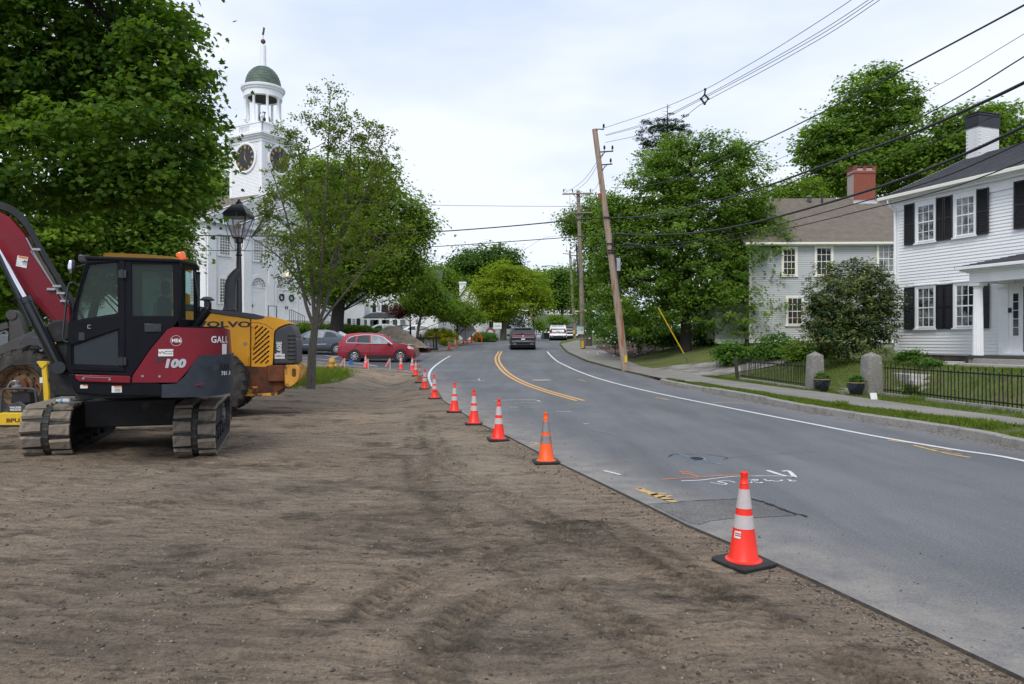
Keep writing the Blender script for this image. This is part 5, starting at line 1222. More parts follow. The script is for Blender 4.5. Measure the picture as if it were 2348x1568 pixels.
def bwin(px0,py0,px1,py1,d,sh=True,dd=0):
    a = q(px0,py1,d); b = q(px1,py0,d); window(R,a[0],b[0],a[1],b[1],d,2,4,M['winglass'],M['white'],fw=.12,mun=.05)
    if sh:
        for s_ in (-1,1):
            x = a[0] - .55 if s_ < 0 else b[0] + .15; mb = MB(); mb.box(x,x + .4,d - .09,d - .03,a[1] - .05,b[1] + .05); mb.build('shutter',M['shutter'],R)
bwin(807.5,731,814.5,748,0); bwin(865,700,872,714,2); bwin(893,700,900,714,2); bwin(847,731,854,745,2); bwin(868,731,874,745,2); bwin(900,731,906,745,2); bwin(922,733,930,744,2,False); bwin(952,732,966,748,2,False)
mb = MB(); a = q(884,748,2); b = q(892,730,2); mb.box(a[0],b[0],1.9,2.0,a[1] - .3,b[1]); mb.build('door',M['white_old'],R)
pr0,pr1 = xz(832,727,-.6),xz(925,727,-.6); zt_ = pr0[1]
roof_slope(R,(pr0[0],-.8,zt_),(pr1[0],-.8,zt_),(pr1[0] - .6,2,zt_ + .55),(pr0[0] + .4,2,zt_ + .55),M['roofdark'],5,name='porch_roof')
mb = MB(); mb.box(pr0[0] + .1,pr1[0] - .1,-.7,-.5,zt_ - .3,zt_ - .02); mb.build('porch_beam',M['white'],R)
for px in (847 - 2,872,896.5,914): x = xz(px,740,-.6)[0]; mb = MB(); mb.box(x - .16,x + .16,-.75,-.45,z0,zt_ - .3); mb.build('porch_column',M['white'],R)
# ---------------- white gable house with two chimneys
R = empty('white_gable_house',P(1010,1,88).xy.to_3d(),0,'white gable ended house with a white chimney behind the small round tree','house'); HF = Frame(P(1010,1,88).x,88,0,0)
gpts = [HF.U(1030,790),HF.U(1118,790),HF.U(1118,712),HF.U(1074,655),HF.U(1030,712)]
mb = MB(); mb.prism(gpts,0,12); mb.build('wall',M['white'],R)
a,b,c = HF.U(1026,716),HF.U(1074,652),HF.U(1122,716); roof_slope(R,(a[0],12,a[1]),(a[0],-.3,a[1]),(b[0],-.3,b[1]),(b[0],12,b[1]),M['roofdark'],12); roof_slope(R,(c[0],-.3,c[1]),(c[0],12,c[1]),(b[0],12,b[1]),(b[0],-.3,b[1]),M['roofdark'],12)
a = HF.U(985,790,4); b = HF.U(1032,712,4); mb = MB(); mb.box(a[0],b[0],4,11,a[1],b[1]); mb.build('ell_wall',M['white'],R); roof_slope(R,(a[0],3.7,b[1]),(b[0],3.7,b[1]),(b[0],7.5,b[1] + 2.4),(a[0],7.5,b[1] + 2.4),M['roofdark'],8,name='ell_roof')
for px0_,px1_,pt in ((1053,1067,646),(993,1003,650)):
    a = HF.U(px0_,pt,3); b = HF.U(px1_,700,3); mb = MB(); mb.box(a[0],b[0],3,4,b[1],a[1]); mb.box(a[0] - .08,b[0] + .08,2.9,4.1,a[1] - .2,a[1]); mb.build('chimney',M['white'],R)
a = HF.U(1040,765); b = HF.U(1050,748); window(R,a[0],b[0],a[1],b[1],0,2,4,M['winglass'],M['white'],fw=.12,mun=.05)
# ---------------- pale block and low shop beyond the crest
BF = Frame(P(1213,1,150).x,150,0,0); R = empty('pale_building',BF.o.xy.to_3d(),0,'pale cream building with a row of small windows far up the road','building')
a = BF.U(1213,800); b = BF.U(1345,700); mb = MB(); mb.box(a[0],b[0],0,14,-1,b[1]); mb.build('wall',M['palewall'],R); mb = MB(); mb.box(a[0] - .3,b[0] + .3,-.4,14,b[1],b[1] + .5); mb.build('parapet',M['white'],R)
for px in (1225,1240,1253,1267,1281,1295,1309): 
    p0 = BF.U(px,720); p1 = BF.U(px + 6.5,707); window(R,p0[0],p1[0],p0[1],p1[1],0,2,2,M['winglass'],M['white'],fw=.1,mun=.06)
SF = Frame(P(1240,1,122).x,122,0,0); R = empty('low_shop',SF.o.xy.to_3d(),0,'low shop with gray roof and striped awning at the road crest','building')
a = SF.U(1238,790); b = SF.U(1345,751); mb = MB(); mb.box(a[0],b[0],0,8,-1,b[1]); mb.build('wall',mat('shop_dark',(.06,.055,.05),.7,var=.3,vscale=1),R)
c = SF.U(1240,722,5)[1]; roof_slope(R,(a[0] - .4,-.6,b[1]),(b[0],-.6,b[1]),(b[0],5,c),(a[0] - .4,5,c),M['roofgray'],10)
for i in range(26):
    x0_ = a[0] + i * (b[0] - a[0]) / 26; x1_ = a[0] + (i + 1) * (b[0] - a[0]) / 26; mb = MB(); za = SF.U(1280,754)[1]; zb_ = SF.U(1280,763)[1]; mb.add([(x0_,-.05,za),(x1_,-.05,za),(x1_ - .35,-1.3,zb_),(x0_ - .35,-1.3,zb_)],[(0,1,2,3)]); mb.build('awning_stripe',M['white'] if i % 2 else M['shutter'],R)
for px in (1207,1213,1219): pass
mb = MB(); w_ = P(1158,1,90); jb = empty('white_barrier',(w_.x - 1.6,89,h1(w_.x,89)),0,'long white solid panel standing at the left kerb behind the dark SUV','barrier'); mb.box(0,4.6,0,.12,.1,1.25); mb.box(-.05,.1,-.05,.17,-.3,1.5); mb.box(.1,4.6,-.04,.16,1.25,1.33); mb.build('panel',M['white'],jb)

# ================================================================== EXCAVATOR
EF = Frame(*P(300,1,9.35)[:2],0.0,20)
GZ = float(dirt_h(EF.o.x,EF.o.y + 1,False)); EF.o.z = 0
ex = empty('excavator',(EF.o.x,EF.o.y,0),EF.a,'red and black compact excavator on dusty rubber tracks, boom reaching left','excavator')
def Pz(pts,sc=.1645,ox=143.3,oy=573.1): return [(ox + x * sc,oy + y * sc) for x,y in pts]
U = EF.U
def upoly(pts,d=0.0): return EF.poly(pts,d)
CABD = 1.02
# cab side frame with window openings
cab_out = [(199,595),(290,593),(409,600),(411,731),(398,749),(384,754),(344,800),(305,857),(303,862),(161,855),(153,845),(151,820),(157,742),(173,683)]
w1 = [(204,607),(269,601),(270,718),(174.5,733),(180,690)]; w2 = [(167,794),(270,757),(271,838),(168,834)]; w3 = [(301,605),(396,606),(397,724),(302,724)]
mb = MB(); mb.prism(upoly(cab_out),.0,.06,[upoly(w1),upoly(w2),upoly(w3)]); 
mb.prism(upoly(cab_out),CABD - .06,CABD,[upoly([(209,610),(269,604),(270,740),(180,742)]),upoly([(301,608),(396,608),(397,730),(302,730)])])
xr = U(410,600)[0]; xb = U(448,660,.45)[0]; zt = U(409,600)[1]; zl = U(411,731)[1]; x0 = U(199,595)[0]; z0c = U(161,855)[1]; xfb = U(153,845)[0]
# rear chamfer posts, rear frame, floor
mb.bar((xr,.03,zl),(xr,.03,zt),.05); mb.bar((xb,.45,zl),(xb - .01,.45,zt - .04),.045); mb.bar((xb,CABD - .03,zl),(xb,CABD - .03,zt - .04),.05)
mb.prism([(xr,0.0),(xb,.45),(xb,CABD),(xr - .1,CABD)],zl - .30,zl,axis='z')
mb.box(xfb + .03,xr,.05,CABD - .05,z0c,z0c + .07)
cab = mb.build('cab',M['cabblack'],ex,bevel=.008)
mb = MB(); rz = zt + .01
mb.prism([(x0 - .02,-.02),(xr,-.025),(xb + .02,.43),(xb + .02,CABD),(x0 - .02,CABD + .02)],zt - .015,zt + .035,axis='z')
mb.build('roof',M['cabblack'],cab,bevel=.015)
mb = MB(); mb.prism(upoly(w1,.03),.025,.033); mb.prism(upoly(w3,.03),.025,.033); mb.add([(xr + .01,.035,zl),(xb,.44,zl),(xb - .01,.44,zt - .02),(xr + .01,.035,zt - .02)],[(0,1,2,3)])
mb.add([(xb,.47,zl),(xb,CABD - .06,zl),(xb - .01,CABD - .06,zt - .03),(xb - .01,.47,zt - .03)],[(0,1,2,3)])
mb.build('glass',M['glassclear'],cab)
mb = MB(); mb.prism(upoly(w2,.03),.025,.033); mb.build('lower_door_glass',M['glassdark'],cab)
# door edge, hinges, latch, handle pocket
mb = MB(); d_out = [(196,599),(286,597),(287,852),(163,848),(157,838),(155,820),(160,742),(176,683)]; mb.prism(upoly(d_out),-.014,-.002,[upoly([(200,604),(274,599),(275,722),(168,737),(176,688)]),upoly([(163,790),(274,753),(275,842),(164,838)])])
door = mb.build('door',M['cabblack'],cab,bevel=.005)
for py in (628,828):
    x,z = U(278,py); mb = MB(); mb.box(x - .03,x + .06,-.03,-.014,z - .05,z + .05); mb.tube([(x + .015,-.035,z - .06),(x + .015,-.035,z + .06)],.012); mb.build('hinge',M['blackpaint'],door)
mb = MB(); x,z = U(188,771); mb.box(x - .035,x + .03,-.018,-.013,z - .05,z + .05); mb.build('door_handle',M['blackpaint'],door)
mb = MB(); x,z = U(206,749); mb.bar((x - .02,-.02,z - .02),(x - .02,-.02,z + .02),.008); mb.bar((x - .02,-.02,z - .02),(x + .015,-.02,z - .02),.008); mb.bar((x - .02,-.02,z + .02),(x + .015,-.02,z + .02),.008); mb.build('latch',M['steel'],door)
mb = MB(); a = U(331,742); b = U(370,761); mb.box(a[0],b[0],-.012,.0,b[1],a[1]); mb.box(a[0] + .14,a[0] + .17,-.018,-.01,b[1] + .01,b[1] + .06); mb.build('storage_latch_panel',M['blackpaint'],cab,bevel=.004)
# interior: seat, back wall, levers, console
mb = MB(); sx,sz = U(372,780,.5); mb.box(sx - .45,sx + .02,.25,.72,z0c + .32,z0c + .46); mb.box(sx - .04,sx + .10,.25,.72,z0c + .44,z0c + 1.02); mb.box(sx - .01,sx + .09,.36,.62,z0c + 1.04,z0c + 1.24)
mb.build('seat',mat('seat_cloth',(.03,.04,.055),.9,var=.2),cab,bevel=.04)
mb = MB(); mb.tube([(sx - .55,.35,z0c + .07),(sx - .52,.33,z0c + .55),(sx - .58,.33,z0c + .68)],.018); mb.tube([(sx - .55,.66,z0c + .07),(sx - .52,.66,z0c + .55),(sx - .58,.66,z0c + .68)],.018)
mb.box(sx - .5,sx - .1,.12,.22,z0c + .3,z0c + .52); mb.box(sx - .5,sx - .1,.76,.86,z0c + .3,z0c + .52); mb.tube([(sx - .95,.4,z0c + .07),(sx - .9,.4,z0c + .6),(sx - 1.0,.4,z0c + .85)],.02); mb.build('controls',M['blackpaint'],cab)
mb = MB(); a = U(386,660,.85); mb.box(a[0] - .12,a[0] + .02,.84,.85,a[1] - .22,a[1]); b = U(390,612,.3); mb.build('notice',M['label'],cab)
mb = MB(); a = U(427,625,.2); cxx = lambda q: (xr + (xb - xr) * q + .01,.44 * q); mb.add([(*cxx(.35),a[1] - .28),(*cxx(.68),a[1] - .30),(*cxx(.68),a[1]),(*cxx(.35),a[1] + .02)],[(0,1,2,3)]); mb.build('blue_green_sticker',M['paleblue'],cab)
# amber beacon
mb = MB(); bx,bz = U(419,597,.25); B_ = Matrix.Translation((bx,.25,zt + .04)) @ Matrix.Rotation(math.radians(-18),4,'Y'); mb.T = B_; mb.lathe([(.075,-.0),(.08,.02),(.055,.03),(.062,.10),(.05,.12),(.0,.125)],14); mb.build('beacon',M['amber'],cab,smooth=40)
# mirror, work light and grab rail at the front
mb = MB(); mx_,mz = U(166,612,-.05); mb.T = Matrix.Translation((mx_,-.05,mz)); mb.sphere((0,0,0),.10,14,10,(.42,.5,1.0)); mb.T = None; mb.tube([(mx_ + .04,-.03,mz),(mx_ + .15,.0,mz + .05),(x0 + .03,.03,zt - .05)],.009); mb.build('mirror',M['blackpaint'],cab,smooth=60)
mb = MB(); mb.T = Matrix.Translation((mx_ - .015,-.075,mz)); mb.sphere((0,0,0),.09,14,10,(.35,.3,.98)); mb.build('mirror_glass',M['chrome'],cab,smooth=60)
mb = MB(); a = U(193,590,.2); mb.box(a[0] - .06,a[0] + .05,.15,.25,a[1] - .06,a[1] + .03); mb.build('work_light',M['blackpaint'],cab,bevel=.01)
mb = MB(); rp_ = [(177,655),(170,648),(160,650),(155,668),(148,735),(144,775),(148,782),(156,784)]; mb.tube(smooth_line([Vector((*[U(px,py,-.03)[0]],-.03,U(px,py,-.03)[1])) for px,py in rp_],3),.014,6); mb.build('grab_rail',M['blackpaint'],cab,smooth=60)
mb = MB(); wp = [(446,622),(450,660),(457,700)]; mb.tube([Vector((U(px,py,.28)[0],.28,U(px,py,.28)[1])) for px,py in wp],.008,6); mb.tube([(xb + .03,.42,zl + .05),(xb + .03,.42,zt - .12)],.012,6); mb.build('rear_grab_bar',M['blackpaint'],cab)

# engine hood and counterweight: swept round the tail
BW = 2.15
def tail_plan(xs_,xe,r,y0=0.0,y1=BW,n=8):
    pts = [(xs_,y0)]
    for k in range(n + 1): t = -math.pi / 2 + math.pi / 2 * k / n; pts.append((xe - r + r * math.cos(t),y0 + r + r * math.sin(t) * 1.0))
    for k in range(n + 1): t = math.pi / 2 * k / n; pts.append((xe - r + r * math.cos(t),y1 - r + r * math.sin(t)))
    pts.append((xs_,y1)); return pts
xe = U(531,850,.38)[0]
def swept(name,side,xe_,r,m,inset0=0.0,**kw):
    """side profile (x,z) extruded across the machine; where it passes the tail it is bent round the tail curve"""
    mb = MB(); mb.prism(side,inset0,BW - inset0); bm = bmesh.new(); me = bpy.data.meshes.new(name); me.from_pydata(mb.v,[],mb.f); bm.from_mesh(me)
    bmesh.ops.remove_doubles(bm,verts=bm.verts,dist=1e-5)
    for i in range(1,16):
        bmesh.ops.bisect_plane(bm,geom=bm.verts[:] + bm.edges[:] + bm.faces[:],plane_co=(xe_ - r * 1.02 * (1 - math.cos(math.pi / 2 * (1 - i / 16.))) if False else xe_ - r + r * math.sin(math.pi / 2 * i / 16.),0,0),plane_no=(1,0,0))
    for v in bm.verts:
        if v.co.x > xe_ - r:
            q = min(1,(v.co.x - (xe_ - r)) / r); ins = r * (1 - math.sqrt(max(0,1 - q * q)))
            if v.co.y < BW / 2: v.co.y = min(BW / 2,v.co.y + ins)
            else: v.co.y = max(BW / 2,v.co.y - ins)
    bmesh.ops.remove_doubles(bm,verts=bm.verts,dist=1e-4); bmesh.ops.recalc_face_normals(bm,faces=bm.faces); bm.to_mesh(me); bm.free(); me.materials.append(m)
    me.shade_smooth(); me.set_sharp_from_angle(angle=math.radians(38))
    o = bpy.data.objects.new(name,me); C.objects.link(o); o.parent = ex
    b = o.modifiers.new('bevel','BEVEL'); b.width = kw.get('bevel',.02); b.segments = 3; b.limit_method = 'ANGLE'; b.angle_limit = math.radians(38)
    return o
TR = .55
hood_side = upoly([(303.5,876.6),(305.5,860),(344,803),(384,755),(397,750)]) + [(U(455,752)[0],U(455,752)[1]),(xe - .06,U(500,753,.3)[1]),(xe - .03,U(526,812,.4)[1]),(U(462,815)[0],U(462,815)[1]),U(452,822),U(430,850),U(406,876.6)]
hood = swept('engine_hood',hood_side,xe - .03,TR,M['red'],-.03,bevel=.03)
cw_side = upoly([(372,881),(405,879),(424,862),(450,824),(462,814)]) + [(xe,U(530,812,.45)[1]),(xe,U(532,900,.45)[1]),U(480,909),U(371,911)]
cw = swept('counterweight',cw_side,xe,TR,M['cwgray'],-.055,bevel=.03)
# seam, hoop ledge and recess on the counterweight
mb = MB(); x,z = U(490,842); mb.lathe([(.045,-.075),(.045,-.05)],16,c=(x + .02,.0,z),axis='y'); mb.build('tie_down_eye',M['clockblack'],cw)
low = swept('body_skirt',upoly([(159,857),(300,863),(372,881),(372,909),(241,907),(173,901),(163,880)]),xe,TR,M['cabblack'],-.02,bevel=.015)
mb = MB(); mb.prism(upoly([(173,858),(300,861.5),(300,878.5),(183,874.5),(175,868)]),-.045,.02); st_ = mb.build('red_side_strip',M['red'],ex,bevel=.01)
mb = MB()
for px,py in ((193,867),(253,869.5)): x,z = U(px,py); mb.lathe([(.014,-.055),(.014,-.044)],8,c=(x,0,z),axis='y')
mb.bar((U(193,867)[0],-.047,U(193,863.5)[1]),(U(255,869)[0],-.047,U(255,865.5)[1]),.006); mb.build('bolt_slot',M['steel'],st_)
mb = MB()
for px,py in ((327.5,862),(366.5,862.5)): x,z = U(px,py); mb.lathe([(.016,-.038),(.016,-.03)],8,c=(x,0,z),axis='y')
mb.build('bolt',M['steel'],hood)
# engine deck behind cab, exhaust, body centre (right side of machine)
mb = MB(); zd = U(400,751)[1]; mb.box(xfb + .1,xe - .7,CABD + .02,BW - .05,z0c - .1,zd + .02); mb.prism(tail_plan(xr + .05,xe - .12,.6,.08,BW - .08),zd - .02,zd + .02,axis='z'); mb.build('deck',M['cabblack'],ex,bevel=.02)
mb = MB(); a = U(443,752,.35); b = U(476,710,.35); pa = Vector((a[0],.35,a[1])); pb = Vector((b[0],.35,b[1])); mb.tube([pa,pb],.062,12,cap=False); c_ = pb + (pb - pa).normalized() * .12
mb.tube([pa,pa.lerp(pb,.98)],.05,12); mb.add([pb + Vector((0,.06,.0)),pb + Vector((.05,0,.13)),pb + Vector((0,-.06,0)),pb + Vector((.05,.0,-.02))],[(0,1,3),(3,1,2)]); mb.build('exhaust_pipe',M['cabblack'],ex,smooth=40)
# lettering and stickers
def exmark(s,px,py,hpx,m,par=hood,bold=0.01,d=-.034,sh=0,cx=1,rz=0,xy=None):
    x,z = U(px,py,d) if xy is None else xy
    return text_mesh('lettering',s,hpx / F * 9.3 * 1.38,m,par,face_T(x,d,z,rz),bold=bold,shear=sh,cx=cx,extr=.0015)
exmark('ME6',404.5,781,8.5,M['label'],bold=.002)
mb = MB(); x,z = U(404.5,781); rr_ = 12 / F * 9.3
for k in range(24):
    t0,t1 = 2 * math.pi * k / 24,2 * math.pi * (k + 1) / 24; mb.bar((x + rr_ * math.cos(t0),-.035,z + rr_ * math.sin(t0)),(x + rr_ * math.cos(t1),-.035,z + rr_ * math.sin(t1)),.0035)
mb.build('ring_mark',M['label'],hood)
exmark('SV',365,825.5,11,M['ink'],sh=.25,bold=.004,cx=1.25); exmark('100',399,834,19,M['silverink'],sh=.18,bold=.009,cx=1.15)
def plate(px0,py0,px1,py1,m,par,d=-.036,th=.003,name='sticker'):
    a = U(px0,py0,d); b = U(px1,py1,d); mb = MB(); mb.box(a[0],b[0],d,d + th,b[1],a[1]); return mb.build(name,m,par)
plate(363,800.5,397,816.5,M['label'],hood); exmark('W',371,808.5,6,M['ink'],d=-.0375,cx=1.9,bold=.0); exmark('WOODCO',387.5,805.5,2.6,M['ink'],d=-.0375,bold=.0); exmark('MACHINERY',387.5,811,2.3,M['ink'],d=-.0375,bold=.0)
xg = U(492,779,0)[0]
# name on the curved tail: single letters following the curve
def tail_letters(s,x_start,z,size,m,par,xe_,r,base,bold=.01,step=None):
    x = x_start; step = step or size * .62
    for ch in s:
        if x > xe_ - r: q = min(.999,(x - (xe_ - r)) / r); y = r * (1 - math.sqrt(1 - q * q)); ang = math.asin(q)
        else: y = 0; ang = 0
        if ch != ' ': text_mesh('lettering',ch,size,m,par,face_T(x + math.sin(ang) * .004,base + y - .004,z,ang),bold=bold,extr=.001)
        x += step * math.cos(ang) * (1.15 if ch in 'GH' else 1)
        if x > xe_ - .015: break
tail_letters('GALLAGHER',U(489,780,.0)[0],U(500,779,.1)[1],.125,M['label'],hood,xe - .03,TR,-.034,bold=.003,step=.075)
tail_letters('YANMAR',U(497,841)[0],U(500,842,.1)[1],.12,M['blackpaint'],cw,xe,TR,-.060,bold=.004,step=.085)
tail_letters('781.826.5',U(508,856)[0],U(515,856.5,.1)[1],.075,M['label'],cw,xe,TR,-.060,bold=.002,step=.044)
p_ = U(513,800,.1); mb = MB(); q = (p_[0] - (xe - .03 - TR)) / TR; yy = TR * (1 - math.sqrt(max(0,1 - q * q))); a_ = math.asin(min(q,.99)); mb.T = Matrix.Translation((p_[0],-.036 + yy,p_[1])) @ Matrix.Rotation(a_,4,'Z'); mb.box(-.055,.055,-.004,.0,-.075,.07); mb.build('warning_sticker',M['label'],hood)
plate(184,882.5,201,890,M['label'],low,d=-.025); plate(190,882.5,201,885,M['labelorange'],low,d=-.027)
plate(256,885,279,899.5,M['label'],low,d=-.025); plate(261,885,279,888,M['labelorange'],low,d=-.027)
mb = MB()
for i in range(3): a = U(264,891 + i * 2.6); b = U(277,891 + i * 2.6); mb.bar((a[0],-.0265,a[1]),(b[0],-.0265,b[1]),.004)
mb.build('sticker_text',M['ink'],low)
mb = MB(); a = U(449,882); b = U(467,879); mb.bar((a[0],-.058,a[1]),(b[0],-.058,b[1]),.01,.018); mb.build('red_scuff',M['red'],cw)

# boom (depth at the middle of the machine), cylinder, hoses
BD = 1.35
def bp(pts,d=BD): return EF.poly(pts,d)
mb = MB(); boom_pts = [(-170,452),(-60,470),(0,486),(28,501),(60,537),(80,573),(133,664),(150,690),(166,705),(168,745),(158,775),(139,757),(100,708),(52,655),(12,590),(0,577),(-40,552),(-170,535)]
mb.prism(bp(boom_pts),BD - .13,BD + .13); boom = mb.build('boom',M['red'],ex,bevel=.02)
mb = MB(); mb.prism(bp([(-170,524),(-40,541),(3,567),(15,580),(55,645),(103,698),(140,742),(135,752),(98,706),(50,654),(12,592),(0,580),(-40,555),(-170,538)]),BD - .15,BD + .15); mb.build('boom_lower_flange',M['red'],boom,bevel=.008)
a = U(46,592,BD - .14); b = U(68,614,BD - .14); mb = MB(); mb.prism(bp([(47,588),(71,592),(67,617),(43,612)]),BD - .137,BD - .131); mb.build('sticker',M['label'],boom)
mb = MB(); mb.prism(bp([(50,589),(69,592.5),(68.5,596),(49.5,592.5)]),BD - .141,BD - .137); mb.build('sticker_band',M['labelorange'],boom)
x,z = U(57,602,BD - .14); text_mesh('lettering','*',.14,M['ink'],boom,face_T(x,BD - .141,z - .03),bold=.004,extr=.001)
def at(px,py,d): x,z = U(px,py,d); return Vector((x,d,z))
for k,(off,dd) in enumerate(((0,-.10),(5,-.06),(10,-.02),(15,.03),(20,.08))):
    mb = MB(); pl = [(-60,462 - off * .2),(0,478 - off * .3),(30,492 - off * .3),(58,520 - off * .2),(82,562 - off * .1),(112,612),(140,660),(160,690),(168,725),(162,750)]
    mb.tube(smooth_line([at(px + off * .35,py - off * .25,BD + dd) for px,py in pl],4),.016,6); mb.build('hydraulic_hose',M['hose'],boom,smooth=60)
mb = MB(); mb.tube(smooth_line([at(px,py,BD - .15) for px,py in [(60,545),(78,580),(100,618),(125,658),(150,695)]],3),.010,6); mb.tube(smooth_line([at(px,py,BD - .15) for px,py in [(70,575),(95,612),(120,652)]],3),.008,6)
for px,py in ((84,572),(131,656),(118,663),(140,672),(148,690)): q = at(px,py,BD - .14); mb.box(q.x - .05,q.x + .05,BD - .17,BD - .13,q.z - .015,q.z + .015)
mb.build('steel_pipe',M['steel'],boom,smooth=50)
CDp = BD - .02 - .35
mb = MB(); q0 = at(60,690,CDp); q1 = at(138,842,CDp); mb.tube([q0,q1],.075,14); mb.tube([q0 - (q1 - q0).normalized() * .05,q0 + (q1 - q0).normalized() * .03],.088,14); mb.tube([at(-20,555,CDp - .05),at(0,592,CDp - .05),at(72,748,CDp - .05)],.028,8); mb.lathe([(.085,-.1),(.085,.1)],14,c=(q1.x,CDp,q1.z),axis='y')
cyl = mb.build('boom_cylinder',M['blackpaint'],ex,smooth=40)
mb = MB(); mb.tube([at(-25,540,CDp),q0],.04,12); mb.build('cylinder_rod',M['chrome'],cyl,smooth=40)
mb = MB(); mb.prism(bp([(148,765),(175,745),(190,760),(190,905),(140,905),(122,870),(128,820)],BD),BD - .30,BD + .30); mb.lathe([(.16,-.34),(.16,.34)],18,c=(at(148,760,BD).x,BD,at(148,760,BD).z),axis='y'); mb.build('boom_bracket',M['undercarriage'],ex,bevel=.02)
# arm and bucket hanging in front, off the left of the picture
ah = at(-170,494,BD); mb = MB(); mb.prism([(ah.x + .3,ah.z + .25),(ah.x - .1,ah.z + .35),(ah.x - .75,ah.z - .3),(ah.x - 1.0,ah.z - 1.4),(ah.x - .8,ah.z - 1.4),(ah.x - .4,ah.z - .45)],BD - .1,BD + .1); mb.build('arm',M['red'],ex,bevel=.02)
mb = MB(); mb.prism([(ah.x - 1.05,ah.z - 1.4),(ah.x - .7,ah.z - 1.4),(ah.x - .35,ah.z - 1.9),(ah.x - .5,ah.z - 2.3),(ah.x - 1.0,ah.z - 2.3),(ah.x - 1.2,ah.z - 1.9)],BD - .35,BD + .35); mb.build('bucket',M['undercarriage'],ex,bevel=.02)

# tracks
uc_ang = math.radians(17.5)
def track(px_c,Yf,wid,hgt,ln,gz,label):
    p = P(px_c,1,Yf); r = hgt / 2
    tr_ = empty('track',(0,0,0),0,label,parent=ex)
    # matrix: track local (x across, y along away, z up) -> excavator local
    Mw = Matrix.Translation((p.x,p.y,gz)) @ Matrix.Rotation(uc_ang,4,'Z'); Ml = (Matrix.Translation((EF.o.x,EF.o.y,0)) @ Matrix.Rotation(EF.a,4,'Z')).inverted() @ Mw
    tr_.matrix_local = Ml
    st = ln - hgt; per = 2 * st + math.pi * hgt
    def pt(s_,o_=0.0):
        s_ = s_ % per; R = r + o_
        if s_ < st: return (r + s_,-o_,0.0)          # bottom run going away
        s2 = s_ - st
        if s2 < math.pi * r: a = s2 / r; return (r + st + R * math.sin(a),r - R * math.cos(a),a)
        s2 -= math.pi * r
        if s2 < st: return (r + st - s2,hgt + o_,math.pi)
        s2 -= st; a = s2 / r; return (r - R * math.sin(a),r + R * math.cos(a),math.pi + a)
    mb = MB(); n = 72; th = .035
    vs = []
    for i in range(n):
        for o_ in (0,-th):
            y,z,a = pt(per * i / n,o_)
            for x in (-wid / 2 + .01,wid / 2 - .01): vs.append((x,y,z))
    fs = []
    for i in range(n):
        j = (i + 1) % n; a,b = i * 4,j * 4; fs += [(a,a + 1,b + 1,b),(a + 2,b + 2,b + 3,a + 3),(a,b,b + 2,a + 2),(a + 1,a + 3,b + 3,b + 1)]
    mb.add(vs,fs); mb.build('belt',M['rubber'],tr_,smooth=40)
    npad = int(per / .205); lug = MB(); w = wid * .43
    lug.add([(0,-.075,0),(w,-.088,0),(w,.088,0),(0,.075,0),(.01,-.055,.038),(w - .008,-.066,.038),(w - .008,.066,.038),(.01,.055,.038)],[(0,3,2,1),(4,5,6,7),(0,1,5,4),(1,2,6,5),(2,3,7,6),(3,0,4,7)])
    o0 = lug.build('track_pad',M['pad'],tr_,bevel=.008); me = o0.data; bpy.data.objects.remove(o0)
    md = MB(); md.box(-wid * .06,wid * .06,-.05,.05,-.0,.016); o0 = md.build('track_link',M['rubber'],tr_); mel = o0.data; bpy.data.objects.remove(o0)
    for i in range(npad):
        for sd,sh in ((-1,0),(1,.5)):
            y,z,a = pt(per * (i + sh * .5) / npad)
            Rm = Matrix.Rotation(a + math.pi,4,'X')
            L_ = Matrix.Translation((0,y,z)) @ Rm @ Matrix.Translation((wid * .5 - w if sd > 0 else -wid * .5 + w,0,0)) @ (Matrix.Identity(4) if sd > 0 else Matrix.Rotation(math.pi,4,'Z'))
            o = inst(me,'track_pad',tr_); o.matrix_local = L_
    for i in range(npad * 2):
        y,z,a = pt(per * i / (npad * 2)); o = inst(mel,'track_link',tr_); o.matrix_local = Matrix.Translation((0,y,z)) @ Matrix.Rotation(a + math.pi,4,'X')
    # frame, sprocket, idler and rollers
    mb = MB(); mb.box(-wid * .28,wid * .28,r * 1.0,ln - r * 1.0,hgt * .36,hgt * .72); mb.box(-wid * .36,wid * .36,r * .5,r * 1.5,hgt * .2,hgt * .72)
    for y in (r,ln - r): mb.lathe([(r - .05,-wid * .30),(r - .05,wid * .30)],24,c=(0,y,r),axis='x')
    for k in range(5): mb.lathe([(.09,-wid * .36),(.09,wid * .36)],14,c=(0,r + .35 + k * (st - .3) / 4.6,.13),axis='x')
    mb.build('track_frame',M['undercarriage'],tr_,bevel=.01)
    mb = MB()
    for k in range(12): t = k / 12 * 6.283; mb.lathe([(.022,wid * .30),(.022,wid * .335)],8,c=(0,ln - r + .17 * math.cos(t),r + .17 * math.sin(t)),axis='x')
    mb.lathe([(.11,wid * .30),(.11,wid * .36)],14,c=(0,ln - r,r),axis='x'); mb.build('sprocket_bolts',M['steel'],tr_,smooth=40)
    return Mw
gzt = float(dirt_h(-5.8,10.9,False)) + .035
TY = 1640 * (EYE - gzt) / (1045 - HZ)
trA = track(103,TY - .10,.62,.68,3.0,gzt,'left track, water bottle lying on top of it')
trB = track(445,TY - .04,.56,.68,3.0,gzt,'right track under the counterweight')
